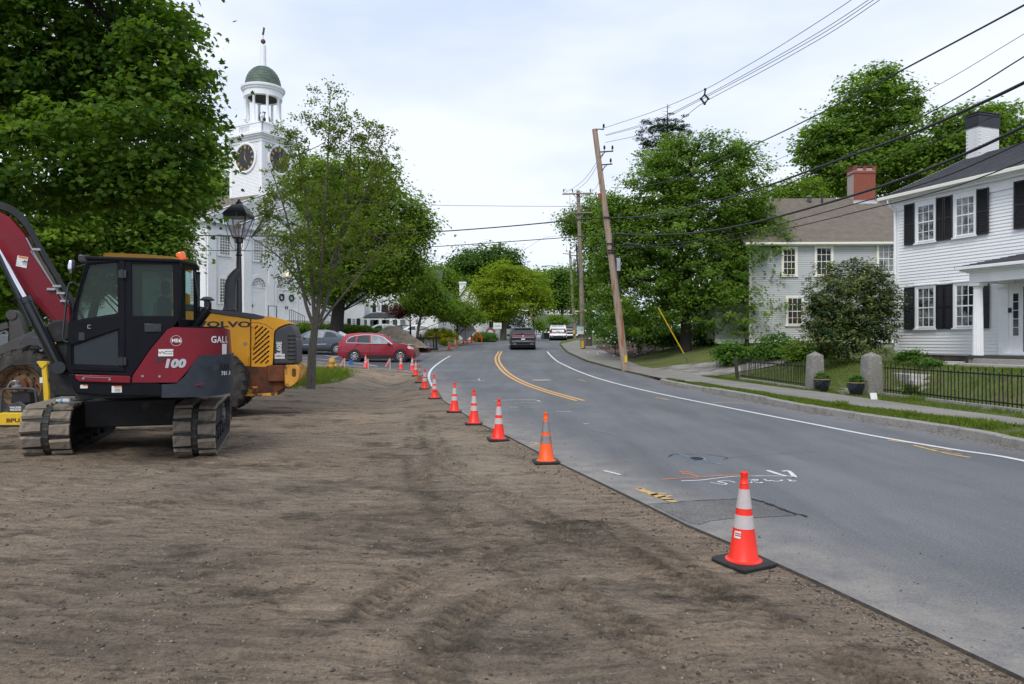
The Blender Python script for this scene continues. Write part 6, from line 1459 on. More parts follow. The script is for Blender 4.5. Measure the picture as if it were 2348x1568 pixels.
# car body between the tracks, turntable
mb = MB(); cx_,cy_ = (trA.translation + trB.translation)[:2]; cx_ /= 2; cy_ /= 2; inv = (Matrix.Translation((EF.o.x,EF.o.y,0)) @ Matrix.Rotation(EF.a,4,'Z')).inverted()
mb.T = inv @ Matrix.Translation((cx_,cy_,gzt)) @ Matrix.Rotation(uc_ang,4,'Z')
mb.box(-.62,.62,.75,2.3,.34,.74); mb.prism([(-1.15,.50),(-.6,.40),(-.6,.80),(-1.15,.66)],1.0,2.1); mb.prism([(1.15,.50),(.6,.40),(.6,.80),(1.15,.66)],1.0,2.1)
mb.lathe([(.55,.74),(.55,.92)],28,c=(0,1.5,0)); mb.box(-1.25,1.25,3.2,3.34,.12,.55); mb.bar((-.5,2.2,.4),(-.5,3.3,.35),.12); mb.bar((.5,2.2,.4),(.5,3.3,.35),.12)
mb.build('undercarriage',M['undercarriage'],ex,bevel=.02)
mb = MB(); mb.box(U(170,900)[0],xe - .7,.05,BW - .1,U(300,905)[1] - .04,U(300,905)[1] + .05); mb.build('slew_platform',M['undercarriage'],ex)
# bottle lying on the left track
wb = trA @ Vector((.13,.42,.68 + .038 + .038)); bt = empty('water_bottle',wb,math.radians(-14),'clear plastic water bottle with a blue label lying on the left track','bottle')
mb = MB(); mb.lathe([(.0,-.11),(.03,-.11),(.034,-.10),(.034,.04),(.026,.075),(.013,.095),(.013,.11)],14,axis='x'); mb.build('bottle_body',M['plastic'],bt,smooth=50)
mb = MB(); mb.lathe([(.0352,-.0),(.0352,.045)],14,axis='x',cap=False); mb.build('bottle_label',M['bottleblue'],bt,smooth=50)
mb = MB(); mb.lathe([(.016,.108),(.016,.126)],12,axis='x'); mb.build('cap',M['label'],bt)
bt.rotation_euler = (0,0,math.radians(170))

# ================================================================== WHEEL LOADER
VA = 11.0
v0 = P(45,1,14.55); VF = Frame(v0.x,v0.y,0,VA)
ld = empty('wheel_loader',(v0.x,v0.y,0),VF.a,'yellow wheel loader with gray hood top and rusty frame parked behind the excavator','wheel loader')
VU = VF.U
gl = float(dirt_h(v0.x,v0.y,False))
def vpoly(pts,d): return VF.poly(pts,d)
def c8(pts): return [(401 + x * .201,659 + y * .201) for x,y in pts]
VH = .48; VWd = 1.35
def tyre(par,x,y0,z,R,wd,rimr,name='wheel',flip=False):
    w = empty(name,(x,y0,z),0,parent=par)
    mb = MB(); s = -1 if not flip else 1
    prof = [(rimr,.02),(rimr + .04,-.02),(R * .80,-.03),(R * .93,.0),(R * .97,.06),(R * .97,wd - .06),(R * .93,wd),(rimr,wd)]
    mb.lathe(prof,48,axis='y',cap=False); mb.build('tyre',M['tyre'],w,smooth=40)
    lug = MB(); lug.add([(-.055,0,R * .955),(.055,0,R * .955),(.075,wd * .47,R * .955),(-.035,wd * .47,R * .955),(-.045,.0,R * 1.0),(.045,.0,R * 1.0),(.062,wd * .46,R * 1.02),(-.025,wd * .46,R * 1.02),
                         (-.045,-.025,R * .88),(.045,-.025,R * .88)],[(4,5,6,7),(0,1,5,4),(1,2,6,5),(2,3,7,6),(3,0,4,7),(4,8,9,5),(8,4,0),(9,1,5)])
    o0 = lug.build('tread_lug',M['tyre'],w,bevel=.008); me = o0.data; bpy.data.objects.remove(o0); n = 22
    for k in range(n):
        for sd in (0,1):
            t = 2 * math.pi * (k + .5 * sd) / n; o = inst(me,'tread_lug',w); Mt = Matrix.Rotation(t,4,'Y')
            if sd: Mt = Matrix.Translation((0,wd,0)) @ Mt @ Matrix.Diagonal((1,-1,1,1))
            o.matrix_local = Mt
    mb = MB(); mb.lathe([(rimr + .015,-.01),(rimr,.0),(rimr - .05,.06),(rimr - .07,.14),(rimr * .55,.15),(rimr * .5,.10),(.0,.10)],32,axis='y',cap=False)
    mb.build('rim',M['rim'],w,smooth=35)
    mb = MB()
    for k in range(10): t = k / 10 * 6.283; mb.lathe([(.022,.08),(.022,.15)],6,c=(rimr * .62 * math.cos(t),0,rimr * .62 * math.sin(t)),axis='y')
    mb.lathe([(.12,.03),(.13,.12)],16,axis='y'); mb.build('hub_bolts',M['rust'],w,smooth=35)
    return w
xw,zw = VU(45,880,0); R_ = .74
tyre(ld,xw,0,gl + R_ - .02,R_,.50,.40); xw2 = VU(470,880,0)[0] + .08; tyre(ld,xw2,0,gl + R_ - .02,R_,.50,.40)
tyre(ld,xw,1.65,gl + R_ - .02,R_,.50,.40); tyre(ld,xw2,1.65,gl + R_ - .02,R_,.50,.40)
# hood
panel = c8([(-150,243),(240,270),(862,357),(862,902),(760,900),(640,765),(520,760),(-150,760)])
mb = MB(); mb.prism(vpoly(panel,VH),VH,VH + VWd); hd = mb.build('hood',M['yellow'],ld,bevel=.02)
rear = c8([(872,362),(940,366),(1010,352),(1035,330),(1090,332),(1160,346),(1240,372),(1312,410),(1250,425),(1180,455),(1140,490),(1128,530),(1118,800),(1112,880),(1060,890),(1035,905),(872,902)])
def slot(x0_,y0_,x1_,y1_,w=9):
    a = Vector((x0_,y0_)); b = Vector((x1_,y1_)); d = (b - a).normalized(); n = Vector((-d.y,d.x)) * w
    pts = [a + n,a + n * .5 - d * w * .8,a - n * .5 - d * w * .8,a - n,b - n,b - n * .5 + d * w * .8,b + n * .5 + d * w * .8,b + n]; return [(p.x,p.y) for p in pts]
slots = [(900,478,942,440),(912,535,1000,450),(912,590,1042,466),(912,650,1072,498),(895,710,1072,555),(895,765,1072,612),(893,822,1072,668),(915,862,1070,725),(975,864,1068,780),(1035,864,1066,835)]
mb = MB(); mb.prism(vpoly(rear,VH),VH - .01,VH + .05,[vpoly(c8(slot(*s)),VH) for s in slots]); mb.build('rear_side_panel',M['yellow'],ld,bevel=.006); mb = MB(); mb.prism(vpoly(rear,VH),VH + VWd - .05,VH + VWd + .01); mb.build('rear_side_panel',M['yellow'],ld,bevel=.006)
top = c8([(872,362),(940,366),(1010,352),(1035,330),(1090,332),(1160,346),(1240,372),(1312,410),(1250,425),(1180,455),(1150,470),(1100,430),(1000,405),(880,395)])
mb = MB(); mb.prism(vpoly(top,VH),VH + .052,VH + VWd - .052); mb.build('rear_hood_top',M['yellow'],ld,bevel=.02)
mb = MB(); mb.prism(vpoly(c8([(880,400),(1120,470),(1110,880),(880,890)]),VH),VH + .12,VH + VWd - .12); mb.build('radiator_core',M['clockblack'],ld)
mb = MB(); mb.prism(vpoly(c8([(1070,480),(1080,480),(905,850),(895,850)]),VH),VH + .09,VH + .11)
for i in range(6): mb.prism(vpoly(c8([(900 + i * 34,480),(908 + i * 34,480),(908 + i * 34,870),(900 + i * 34,870)]),VH),VH + .085,VH + .10)
mb.build('radiator_ribs',M['steel'],ld)
mb = MB(); mb.prism(vpoly(c8([(-150,160),(240,205),(380,240),(560,262),(700,275),(902,300),(1010,335),(1005,352),(940,362),(905,358),(862,353),(240,266),(-150,240)]),VH),VH - .02,VH + VWd + .02); mb.build('hood_top',M['volvogray'],ld,bevel=.04)
grill = c8([(1132,520),(1145,490),(1180,460),(1250,430),(1320,416),(1345,450),(1365,520),(1385,640),(1390,870),(1118,882)])
mb = MB(); mb.prism(vpoly(grill,VH),VH,VH + VWd); gr = mb.build('tail_cowl',M['volvogray'],ld,bevel=.05)
for i in range(8):
    mb = MB(); a = VU(*c8([(1372,548 + i * 45)])[0],VH); mb.box(a[0] - .16,a[0] + .012,VH - .012,VH + VWd * .9,a[1] - .018,a[1] + .018); mb.build('louver',M['blackpaint'],gr,bevel=.006)
def vmark(s,px,py,hpx,m,par,bold,d,cx=1,roll=0.): x,z = VU(px,py,d); return text_mesh('lettering',s,hpx / F * 15.3 * 1.38,m,par,face_T(x,d,z,0,roll),bold=bold,cx=cx,extr=.002)
t_ = vmark('VOLVO',*c8([(560,424)])[0],13.6,M['ink'],hd,.006,VH - .003,cx=1.9); t_.rotation_euler = (0,0,0)
vmark('L60E',*c8([(1190,688)])[0],11.5,M['label'],gr,.005,VH - .003,roll=math.radians(90),cx=.92)
mb = MB(); a = VU(*c8([(1138,757)])[0],VH); b = VU(*c8([(1253,812)])[0],VH); mb.box(a[0],b[0],VH - .005,VH,b[1],a[1]); mb.build('sticker',M['label'],gr); vmark('W',*c8([(1170,784)])[0],5,M['ink'],gr,0,VH - .007,cx=1.8); vmark('WOODCO',*c8([(1222,784)])[0],3,M['ink'],gr,0,VH - .007)
# panel seams and grab handles
mb = MB(); 
for pl in ([(862,357),(862,902)],[(655,770),(765,845),(765,900)],[(520,757),(655,770)]):
    q = [Vector((VU(*p,VH)[0],VH - .002,VU(*p,VH)[1])) for p in c8(pl)]
    for a,b in zip(q[:-1],q[1:]): mb.bar(a,b,.010)
q = [Vector((VU(*p,VH)[0],VH - .0125,VU(*p,VH)[1])) for p in c8([(880,400),(960,402),(1040,425),(1120,478)])]
for a,b in zip(q[:-1],q[1:]): mb.bar(a,b,.008)
mb.build('panel_seam',M['rust'],hd)
for pl in ([(868,432),(885,438),(905,470),(906,620),(890,665),(872,678)],[(820,785),(828,790),(828,870),(820,878)]):
    mb = MB(); mb.tube(smooth_line([Vector((VU(*p,VH)[0],VH - .05,VU(*p,VH)[1])) for p in c8(pl)],3),.014,7); mb.build('grab_handle',M['yellow'],ld,smooth=60)
mb = MB(); x,z = VU(*c8([(800,637)])[0],VH); mb.lathe([(.035,-.02),(.035,.0)],12,c=(x,VH,z),axis='y'); mb.build('lock',M['steel'],hd)
# exhaust stack, intake
d_ = VH + .5; pc = lambda x,y: (401 + x * .18275,487 + y * .18275)
def vp(px,py,d): x,z = VU(px,py,d); return Vector((x,d,z))
mb = MB(); pts = [vp(527,716,d_),vp(527,690,d_),vp(528,652,d_),vp(533,638,d_),vp(541,627,d_),vp(547,619,d_)]
mb.tube(pts,[.13,.125,.122,.115,.10,.075],16); stk = mb.build('exhaust_stack',M['volvogray'],ld,smooth=40)
mb = MB(); q = vp(527,702,d_); mb.lathe([(.20,-.10),(.13,.05)],4,c=(q.x,q.y,q.z),ph=.785); mb.build('stack_base',M['volvogray'],ld,bevel=.01)
mb = MB(); q = vp(475,700,d_); mb.lathe([(.07,-.05),(.07,.10),(.15,.11),(.155,.13),(.08,.19),(.0,.20)],16,c=(q.x,q.y,q.z)); mb.build('air_intake',M['volvogray'],ld,smooth=35)
# rusty rear frame and counterweight
mb = MB(); mb.prism(vpoly(c8([(640,860),(700,895),(1060,908),(1250,1000),(1250,1140),(1170,1190),(1170,1236),(802,1240),(770,1100),(650,1050)]),VH),VH - .02,VH + VWd + .02); mb.build('rear_frame',M['rust'],ld,bevel=.02)
mb = MB(); mb.prism(vpoly(c8([(808,1125),(945,1128),(945,1205),(808,1202)]),VH),VH - .045,VH - .02); mb.prism(vpoly(c8([(802,1205),(940,1210),(1172,1195),(1172,1232),(802,1238)]),VH),VH - .06,VH - .02); mb.build('frame_plate',M['rustyellow'],ld,bevel=.01)
mb = MB(); mb.prism(vpoly(c8([(1062,886),(1253,884),(1253,1068),(1066,1072)]),VH),VH - .12,VH + VWd + .12); mb.build('tail_block',M['rust'],ld,bevel=.02)
mb = MB(); mb.prism(vpoly(c8([(1256,884),(1385,880),(1418,905),(1430,950),(1425,1040),(1380,1090),(1300,1140),(1262,1142)]),VH),VH - .18,VH + VWd + .18); cwl = mb.build('counterweight',M['rustyellow'],ld,bevel=.06)
mb = MB(); x,z = VU(*c8([(1366,968)])[0],VH); mb.prism(vpoly(c8([(1345,930),(1356,920),(1378,920),(1390,932),(1390,1000),(1378,1014),(1354,1012),(1345,1000)]),VH),VH - .186,VH - .17); mb.build('pocket',M['rust'],cwl)
mb = MB(); mb.box(xw - .3,xw2 + .6,VH + .1,VH + VWd - .1,gl + .55,gl + 1.05); mb.box(xw - .25,xw + .25,.45,1.7,gl + .6,gl + .9); mb.box(xw2 - .25,xw2 + .25,.45,1.7,gl + .6,gl + .9); mb.build('chassis',M['rust'],ld,bevel=.02)
# cab
xa,za = VU(290,606,VH + .1); xb_,zb_ = VU(408,596,VH + .1); zcab = gl + 1.55; zroof = VU(330,596,VH)[1]
mb = MB()
for x in (xa - .15,xb_ - .12):
    for y in (VH + .08,VH + VWd - .15): mb.box(x,x + .10,y,y + .10,zcab,zroof)
mb.box(xa - .2,xb_ + .05,VH + .05,VH + VWd - .05,zcab - .5,zcab + .25); lc_ = mb.build('cab',M['yellow'],ld,bevel=.02)
mb = MB(); mb.prism([VU(234,596,VH),VU(238,579,VH),VU(330,583,VH),VU(402,589,VH),VU(408,600,VH)],VH - .05,VH + VWd + .05); mb.build('cab_roof',M['yellow'],lc_,bevel=.05)
mb = MB(); mb.box(xa - .1,xb_ - .05,VH + .12,VH + .125,zcab + .25,zroof - .03); mb.box(xa - .1,xb_ - .05,VH + VWd - .13,VH + VWd - .125,zcab + .25,zroof - .03); mb.build('cab_glass',M['glassclear'],lc_)
mb = MB(); mb.box(xb_ - .6,xb_ - .4,VH + .4,VH + .9,zcab + .3,zcab + .95); mb.box(xb_ - .9,xb_ - .4,VH + .4,VH + .9,zcab + .2,zcab + .35); mb.build('cab_seat',M['blackpaint'],lc_,bevel=.03)
# loader arms, tower, fender
mb = MB(); 
for d in (VH + .12,VH + VWd - .22): mb.prism(vpoly([(-160,900),(-60,840),(0,792),(60,765),(110,742),(134,735),(134,757),(112,772),(60,796),(0,815),(-60,862),(-150,925)],VH + .12),d,d + .10)
mb.build('lift_arm',M['armgray'],ld,bevel=.015)
mb = MB(); mb.prism(vpoly([(15,800),(14,720),(22,712),(31,714),(38,722),(54,773),(56,800)],VH + .3),VH + .42,VH + .58); q = vp(25.7,722,VH + .4); mb.lathe([(.11,-.03),(.11,.20)],16,c=(q.x,VH + .42,q.z),axis='y'); mb.bar(vp(22,745,VH + .5),vp(-150,800,VH + .5),.14); mb.build('tilt_linkage',M['armgray'],ld,bevel=.01)
mb = MB(); mb.prism(vpoly([(44,779),(52,773),(70,772),(92,775),(94,786),(112,800),(104,806),(84,792),(46,790)],.05),.05,.45); mb.build('fender',M['volvogray'],ld,bevel=.015)
mb = MB(); mb.prism(vpoly([(118,756),(160,800),(158,824),(150,820),(116,772)],VH),VH - .02,VH + .25); mb.build('front_frame',M['yellow'],ld,bevel=.015)
mb = MB(); mb.prism([(xw - 1.6,gl + .05),(xw - 2.4,gl + .03),(xw - 2.35,gl + .25),(xw - 1.75,gl + .95),(xw - 1.5,gl + .9)],-.1,2.3); mb.build('bucket',M['armgray'],ld,bevel=.02)

# ================================================================== PLATE COMPACTOR
c0 = gp(30,979,fn=lambda x,y: dirt_h(x,y,False)); CF = Frame(c0.x,c0.y,c0.z,4)
pc_ = empty('plate_compactor',c0,CF.a,'yellow plate compactor with black engine and upright yellow handle','compactor')
cu = lambda pts,d=0: CF.poly(pts,d)
mb = MB(); mb.prism(cu([(-22,950),(0,946),(55,946),(57,972),(52,977),(-10,978),(-20,970)]),0,.45); bs = mb.build('base_plate',M['compyellow'],pc_,bevel=.015)
mb = MB(); mb.prism(cu([(-24,974),(57,974),(52,981),(-16,982)]),-.02,.47); mb.build('sole_plate',M['undercarriage'],pc_,bevel=.01)
mb = MB(); mb.prism(cu([(12,946),(16,928),(42,920),(60,932),(64,946)]),.03,.40); ec = mb.build('engine_cover',M['volvogray'],pc_,bevel=.02)
x,z = CF.U(36,936,.03); text_mesh('lettering','WACKER',.05,M['label'],ec,face_T(x,.024,z + .015),bold=.002,extr=.001); text_mesh('lettering','NEUSON',.05,M['label'],ec,face_T(x,.024,z - .03),bold=.002,extr=.001)
x,z = CF.U(30,964,0); text_mesh('lettering','BPU',.10,M['rust'],bs,face_T(x,-.004,z),bold=.004,extr=.001,cx=1.4)
for d in (.02,.42):
    mb = MB(); mb.tube(smooth_line([Vector((CF.U(px,py,d)[0],d,CF.U(px,py,d)[1])) for px,py in [(2,946),(4,912),(8,894),(20,891),(70,891),(80,897),(84,925),(84,940)]],4),.022,8); mb.build('roll_frame',M['volvogray'],pc_,smooth=60)
mb = MB(); mb.prism(cu([(18,925),(20,900),(60,898),(66,925)]),.08,.36); mb.build('engine',M['undercarriage'],pc_,bevel=.02)
mb = MB(); q = Vector((CF.U(40,885,.2)[0],.2,CF.U(40,885,.2)[1])); mb.lathe([(.09,0),(.09,.06),(.04,.08),(.05,.14),(.02,.16)],12,c=(q.x,q.y,q.z - .05)); mb.tube(smooth_line([q + Vector((0,0,.1)),q + Vector((-.12,0,.08)),q + Vector((-.2,0,-.08))],4),.012,6); mb.build('filter',M['steel'],pc_,smooth=40)
mb = MB(); mb.prism(cu([(86,838),(96,836),(103,900),(103,921),(92,921),(90,890)]),.12,.18); mb.prism(cu([(76,830),(80,828),(100,829),(101,835),(96,838),(90,846),(84,842)]),.10,.20); hdl = mb.build('handle',M['compyellow'],pc_,bevel=.008)
mb = MB(); a = CF.U(82,834,.15); b = CF.U(34,836,.15); mb.tube([(a[0],.15,a[1]),(b[0],.15,b[1])],.013,8); a = CF.U(80,834,.1); mb.lathe([(.045,-.04),(.045,.04)],12,c=(a[0],.15,a[1]),axis='y'); mb.build('grip',M['blackpaint'],hdl,smooth=50)
mb = MB(); a = CF.U(95,872,.12); mb.box(a[0] - .03,a[0] + .025,.114,.119,a[1] - .05,a[1] + .06); mb.build('handle_sticker',M['label'],hdl)

# ================================================================== TRAFFIC CONES
def cone(col,band,base=M['conebase'],lean=0):
    r = empty('traffic_cone')
    mb = MB(); s = .183; c = .05
    pl = []
    for sx,sy in ((1,1),(-1,1),(-1,-1),(1,-1)):
        for k in range(4):
            a0 = {(1,1): 0,(-1,1): 90,(-1,-1): 180,(1,-1): 270}[(sx,sy)] + k * 30; pl.append((sx * (s - c) + c * math.cos(math.radians(a0)),sy * (s - c) + c * math.sin(math.radians(a0))))
    n = len(pl); vs = [(x * .97,y * .97,0) for x,y in pl] + [(x,y,.008) for x,y in pl] + [(x,y,.028) for x,y in pl] + [(x * .94,y * .94,.036) for x,y in pl]
    mb.add(vs,[(i + k * n,(i + 1) % n + k * n,(i + 1) % n + (k + 1) * n,i + (k + 1) * n) for k in range(3) for i in range(n)] + [tuple(range(n - 1,-1,-1)),tuple(3 * n + i for i in range(n))])
    mb.build('base',base,r,smooth=50)
    def rad(z): return .110 - (z - .05) * (.110 - .029) / .59
    mb = MB(); mb.lathe([(.138,.036),(.138,.041),(.120,.046),(rad(.055),.058),(rad(.30),.30),(rad(.62),.62),(.036,.622),(.033,.626),(.026,.650),(.025,.668),(.030,.692),(.031,.704),(.028,.708),(.022,.708),(.018,.69)],36,cap=False); mb.build('cone_body',col,r,smooth=35)
    for z0,z1 in ((.285,.385),(.435,.580)):
        mb = MB(); mb.lathe([(rad(z0) + .0002,z0 - .001),(rad(z0) + .0022,z0),(rad(z1) + .0022,z1),(rad(z1) + .0002,z1 + .001)],36,cap=False); mb.build('reflective_collar',band,r,smooth=35)
    for z in (.386,.4340,.581,.284):
        mb = MB(); mb.lathe([(rad(z) + .0005,z - .003),(rad(z) + .003,z),(rad(z) + .0005,z + .003)],36,cap=False); mb.build('rib',col,r,smooth=60)
    return r
CONES = [  # photo x, photo y of base centre, kind, rotation, label
 (1704,1293,'n',28,'nearest orange cone, white bands and a small sticker, on the dirt by the asphalt edge'),
 (1252,1061,'g',8,'orange cone with gray reflective bands, second nearest'),
 (1142,1009,'n',10,'white banded cone third nearest, just beyond the gray banded one'),
 (1086,973,'n',5,'white banded cone fourth nearest on the curve of the dirt edge'),
 (1041,945,'n',6,'white banded cone fifth nearest, where the white line meets the dirt'),
 (996,914,'n',12,'white banded cone sixth nearest, with a mark on its lower body'),
 (973,892,'n',4,'white banded cone seventh nearest, just right of the faded dirty one'),
 (962,877,'o',20,'faded dirty brownish orange cone among the bright ones'),
 (953,862,'n',7,'bright cone just behind and left of the faded one'),
 (945,851,'n',9,'bright cone in front of the red car nose'),
 (919,848,'n',14,'bright cone in front of the red car front wheel'),
 (838,844,'n',3,'bright cone standing alone before the red car door, right of the hydrant'),
 (981,805,'n',3,'small distant cone at the asphalt corner below the sand pile'),
 (1030,801.5,'n',6,'distant cone at the tip of the dirt corner beside the main road'),
 (1043.5,795.5,'n',9,'distant slim cone third from the left in the far row'),
 (1051,792,'n',0,'distant cone fourth from the left in the far row, right behind the slim one'),
 (1062.5,789,'n',10,'distant cone below the diamond sign back'),
 (1071,787,'n',5,'distant cone right of the diamond sign post'),
 (1079,785.5,'n',5,'distant cone in front of the orange barrier'),
 (1091,783.5,'n',5,'farthest cone of the row, right of the orange barrier')]
ck = {'n': cone(M['orange'],M['band']),'g': cone(M['orange2'],M['bandgray']),'o': cone(M['orangeold'],mat('dirty_band',(.42,.38,.34),.6,var=.3,vscale=9),M['conebase'])}
used_ = set()
for i,(px,py,k,rot,lab) in enumerate(CONES):
    fn = (lambda x,y: dirt_h(x,y,False)) if i < 12 else H
    p = gp(px,py,fn=fn)
    if i >= 12: p.z += .02
    o = ck[k] if k not in used_ else copy_tree(ck[k]); used_.add(k)
    o.location = p; o.rotation_euler = (math.radians(random.Random(i).uniform(-1,1)),math.radians(random.Random(i + 50).uniform(-1,1)),math.radians(rot))
    tag(o,lab,'traffic cone','traffic cones along the edge of the dirt')
    if i == 0:
        s = MB(); zc = .235; rr_ = .110 - (zc - .05) * .137 + .0035
        s.T = None
        def cs_(t,z): r_ = .110 - (z - .05) * .1373 + .003; return (r_ * math.cos(t),r_ * math.sin(t),z)
        t0 = math.radians(-160 - rot); vs = [cs_(t0 + j * .13 + .03 * q,.215 + q * .052) for q in (0,1) for j in range(6)]
        s.add(vs,[(j,j + 1,j + 7,j + 6) for j in range(5)]); st = s.build('sticker',M['label'],o)
        for zz,w_ in ((.232,4.2),(.247,4.2)):
            s = MB(); 
            s.add([tuple(Vector(cs_(t0 + .12 + j * .11,zz + q * .007)) * 1.0 + Vector((math.cos(t0 + .3) * .002,math.sin(t0 + .3) * .002,0))) for q in (0,1) for j in range(6)],[(j,j + 1,j + 7,j + 6) for j in range(5)]); s.build('sticker_text',mat('red_ink',(.4,.03,.03),.6),o)
    if i == 5:
        s = MB(); s.box(-.025,.025,-.104,-.099,.215,.235); s.build('dark_mark',M['ink'],o)

# ================================================================== STREET LAMPS
def street_lamp(px,ptop,Y,gz,label,hk=1.0):
    p = P(px,ptop,Y); r = empty('street_lamp',(p.x,p.y,gz),0,label,'street lamp','black lantern street lamps'); H_ = p.z - gz
    s = H_ / 5.2 * hk; zl = H_ - 1.0 * s
    mb = MB(); mb.lathe([(.16,0),(.17,.25),(.11,.4),(.095,.9),(.075,zl * .75),(.062,zl - .45 * s),(.09,zl - .42 * s),(.06,zl - .38 * s),(.055,zl - .12 * s),(.10,zl - .10 * s),(.10,zl),(.05,zl)],16); mb.build('post',M['blackpaint'],r,smooth=40)
    mb = MB(); bw,tw = .11 * s,.27 * s; z0,z1 = zl + .02,zl + .56 * s
    for sx,sy in ((1,1),(-1,1),(-1,-1),(1,-1)): mb.bar((sx * bw,sy * bw,z0),(sx * tw,sy * tw,z1),.022 * s)
    for z,w in ((z0,bw),(z1,tw)):
        for a,b in (((1,1),(-1,1)),((-1,1),(-1,-1)),((-1,-1),(1,-1)),((1,-1),(1,1))): mb.bar((a[0] * w,a[1] * w,z),(b[0] * w,b[1] * w,z),.03 * s)
    for sx,sy in ((1,1),(-1,1),(-1,-1),(1,-1)): mb.tube(smooth_line([Vector((sx * .03,sy * .03,zl - .28 * s)),Vector((sx * bw * 1.3,sy * bw * 1.3,zl - .20 * s)),Vector((sx * tw * 1.1,sy * tw * 1.1,z1))],3),.007 * s,5)
    fr = mb.build('lantern_frame',M['blackpaint'],r)
    mb = MB(); mb.lathe([(bw * 1.36,z0 + .01),(tw * 1.36,z1 - .01)],4,cap=False,ph=math.pi / 4); mb.build('lantern_glass',M['lens'],r)
    mb = MB(); k = 1.414; mb.lathe([(tw * k * 1.10,z1),(tw * k * 1.14,z1 + .05 * s),(tw * k * 1.10,z1 + .08 * s),(tw * k * .52,z1 + .30 * s),(tw * k * .45,z1 + .32 * s)],4,ph=math.pi / 4); mb.build('lantern_roof',M['blackpaint'],r,bevel=.006)
    mb = MB(); mb.lathe([(.12 * s,z1 + .30 * s),(.10 * s,z1 + .36 * s),(.05 * s,z1 + .37 * s),(.07 * s,z1 + .40 * s),(.03 * s,z1 + .42 * s),(.035 * s,z1 + .46 * s),(0,z1 + .48 * s)],12); mb.build('finial',M['blackpaint'],r,smooth=40)
    mb = MB(); mb.lathe([(.018 * s,z0),(.018 * s,z0 + .25 * s),(.05 * s,z0 + .26 * s),(.06 * s,z0 + .36 * s),(.02 * s,z0 + .37 * s)],10); mb.build('lamp_bulb',mat('bulb_holder',(.35,.16,.10),.5),r,smooth=40)
    mb = MB(); mb.box(-.13,-.06,-.05,.05,zl - 1.0 * s,zl - .8 * s); mb.build('outlet_box',M['blackpaint'],r,bevel=.01)
    return r
street_lamp(547.5,459,18.6,0.1,'black lantern street lamp rising behind the yellow wheel loader',1.0)
p_ = P(1223,718,84); street_lamp(1223,718,84,h1(p_.x,84),'small distant black lantern lamp beside the dark SUV',1.45)

# ================================================================== HYDRANT, STAKES, FLAG
p = gp(761,857); hy = empty('fire_hydrant',p,0,'weathered yellow and rust fire hydrant in the grass by the side street','fire hydrant'); S = 1.0
mb = MB(); mb.lathe([(.19,0),(.19,.04),(.125,.05),(.12,.48),(.15,.5),(.15,.54),(.13,.56)],16); mb.build('barrel',M['hydrant'],hy,smooth=35)
mb = MB(); mb.lathe([(.155,.54),(.15,.60),(.12,.68),(.06,.73),(.035,.74),(.035,.79),(.0,.79)],16); mb.build('bonnet',M['hydrant'],hy,smooth=35)
for a in (0,-90,180):
    mb = MB(); mb.T = Matrix.Rotation(math.radians(a),4,'Z'); mb.lathe([(.065,.1),(.065,.17),(.085,.175),(.085,.22),(.03,.225),(.03,.25)],12,c=(0,0,.36),axis='x'); mb.build('outlet_cap',M['hydrant'],hy,smooth=35)
p = gp(801,842); fl_ = empty('marker_flag',p + Vector((0,0,.0)),.3,'small blue utility flag in the dirt right of the hydrant','flag')
mb = MB(); mb.tube([(0,0,0),(0,0,.42)],.006,6); mb.build('flag_wire',M['steel'],fl_); mb = MB(); mb.box(-.02,.19,-.008,.008,.12,.36); mb.build('flag_cloth',M['blue'],fl_)
def stake(px,py,Y_h,lab,ribbon=True,h=.55):
    p = gp(px,py); r = empty('survey_stake',p,.2,lab,'stake','survey stakes near the side street'); mb = MB(); mb.box(-.02,.02,-.01,.01,-.05,h); mb.build('stake_post',M['stake'],r)
    if ribbon: mb = MB(); mb.add([(-.03,-.012,h),(.03,-.013,h),(-.06,-.02,h - .18),(-.13,-.02,h - .17),(-.20,-.02,h - .42),(-.26,-.03,h - .40)],[(0,1,2,3),(3,2,4,5)]); mb.build('ribbon',M['pink'],r)
    return r
stake(844,848,0,'wooden stake with pink ribbon beside the lone cone'); stake(894,847,0,'wooden stake with long pink ribbon between two cones'); stake(790,846,0,'wooden stake with pink ribbon next to the blue flag')
stake(1033 - 37,797,0,'bare wooden stake in the dirt below the dark sawhorse',False,.8)

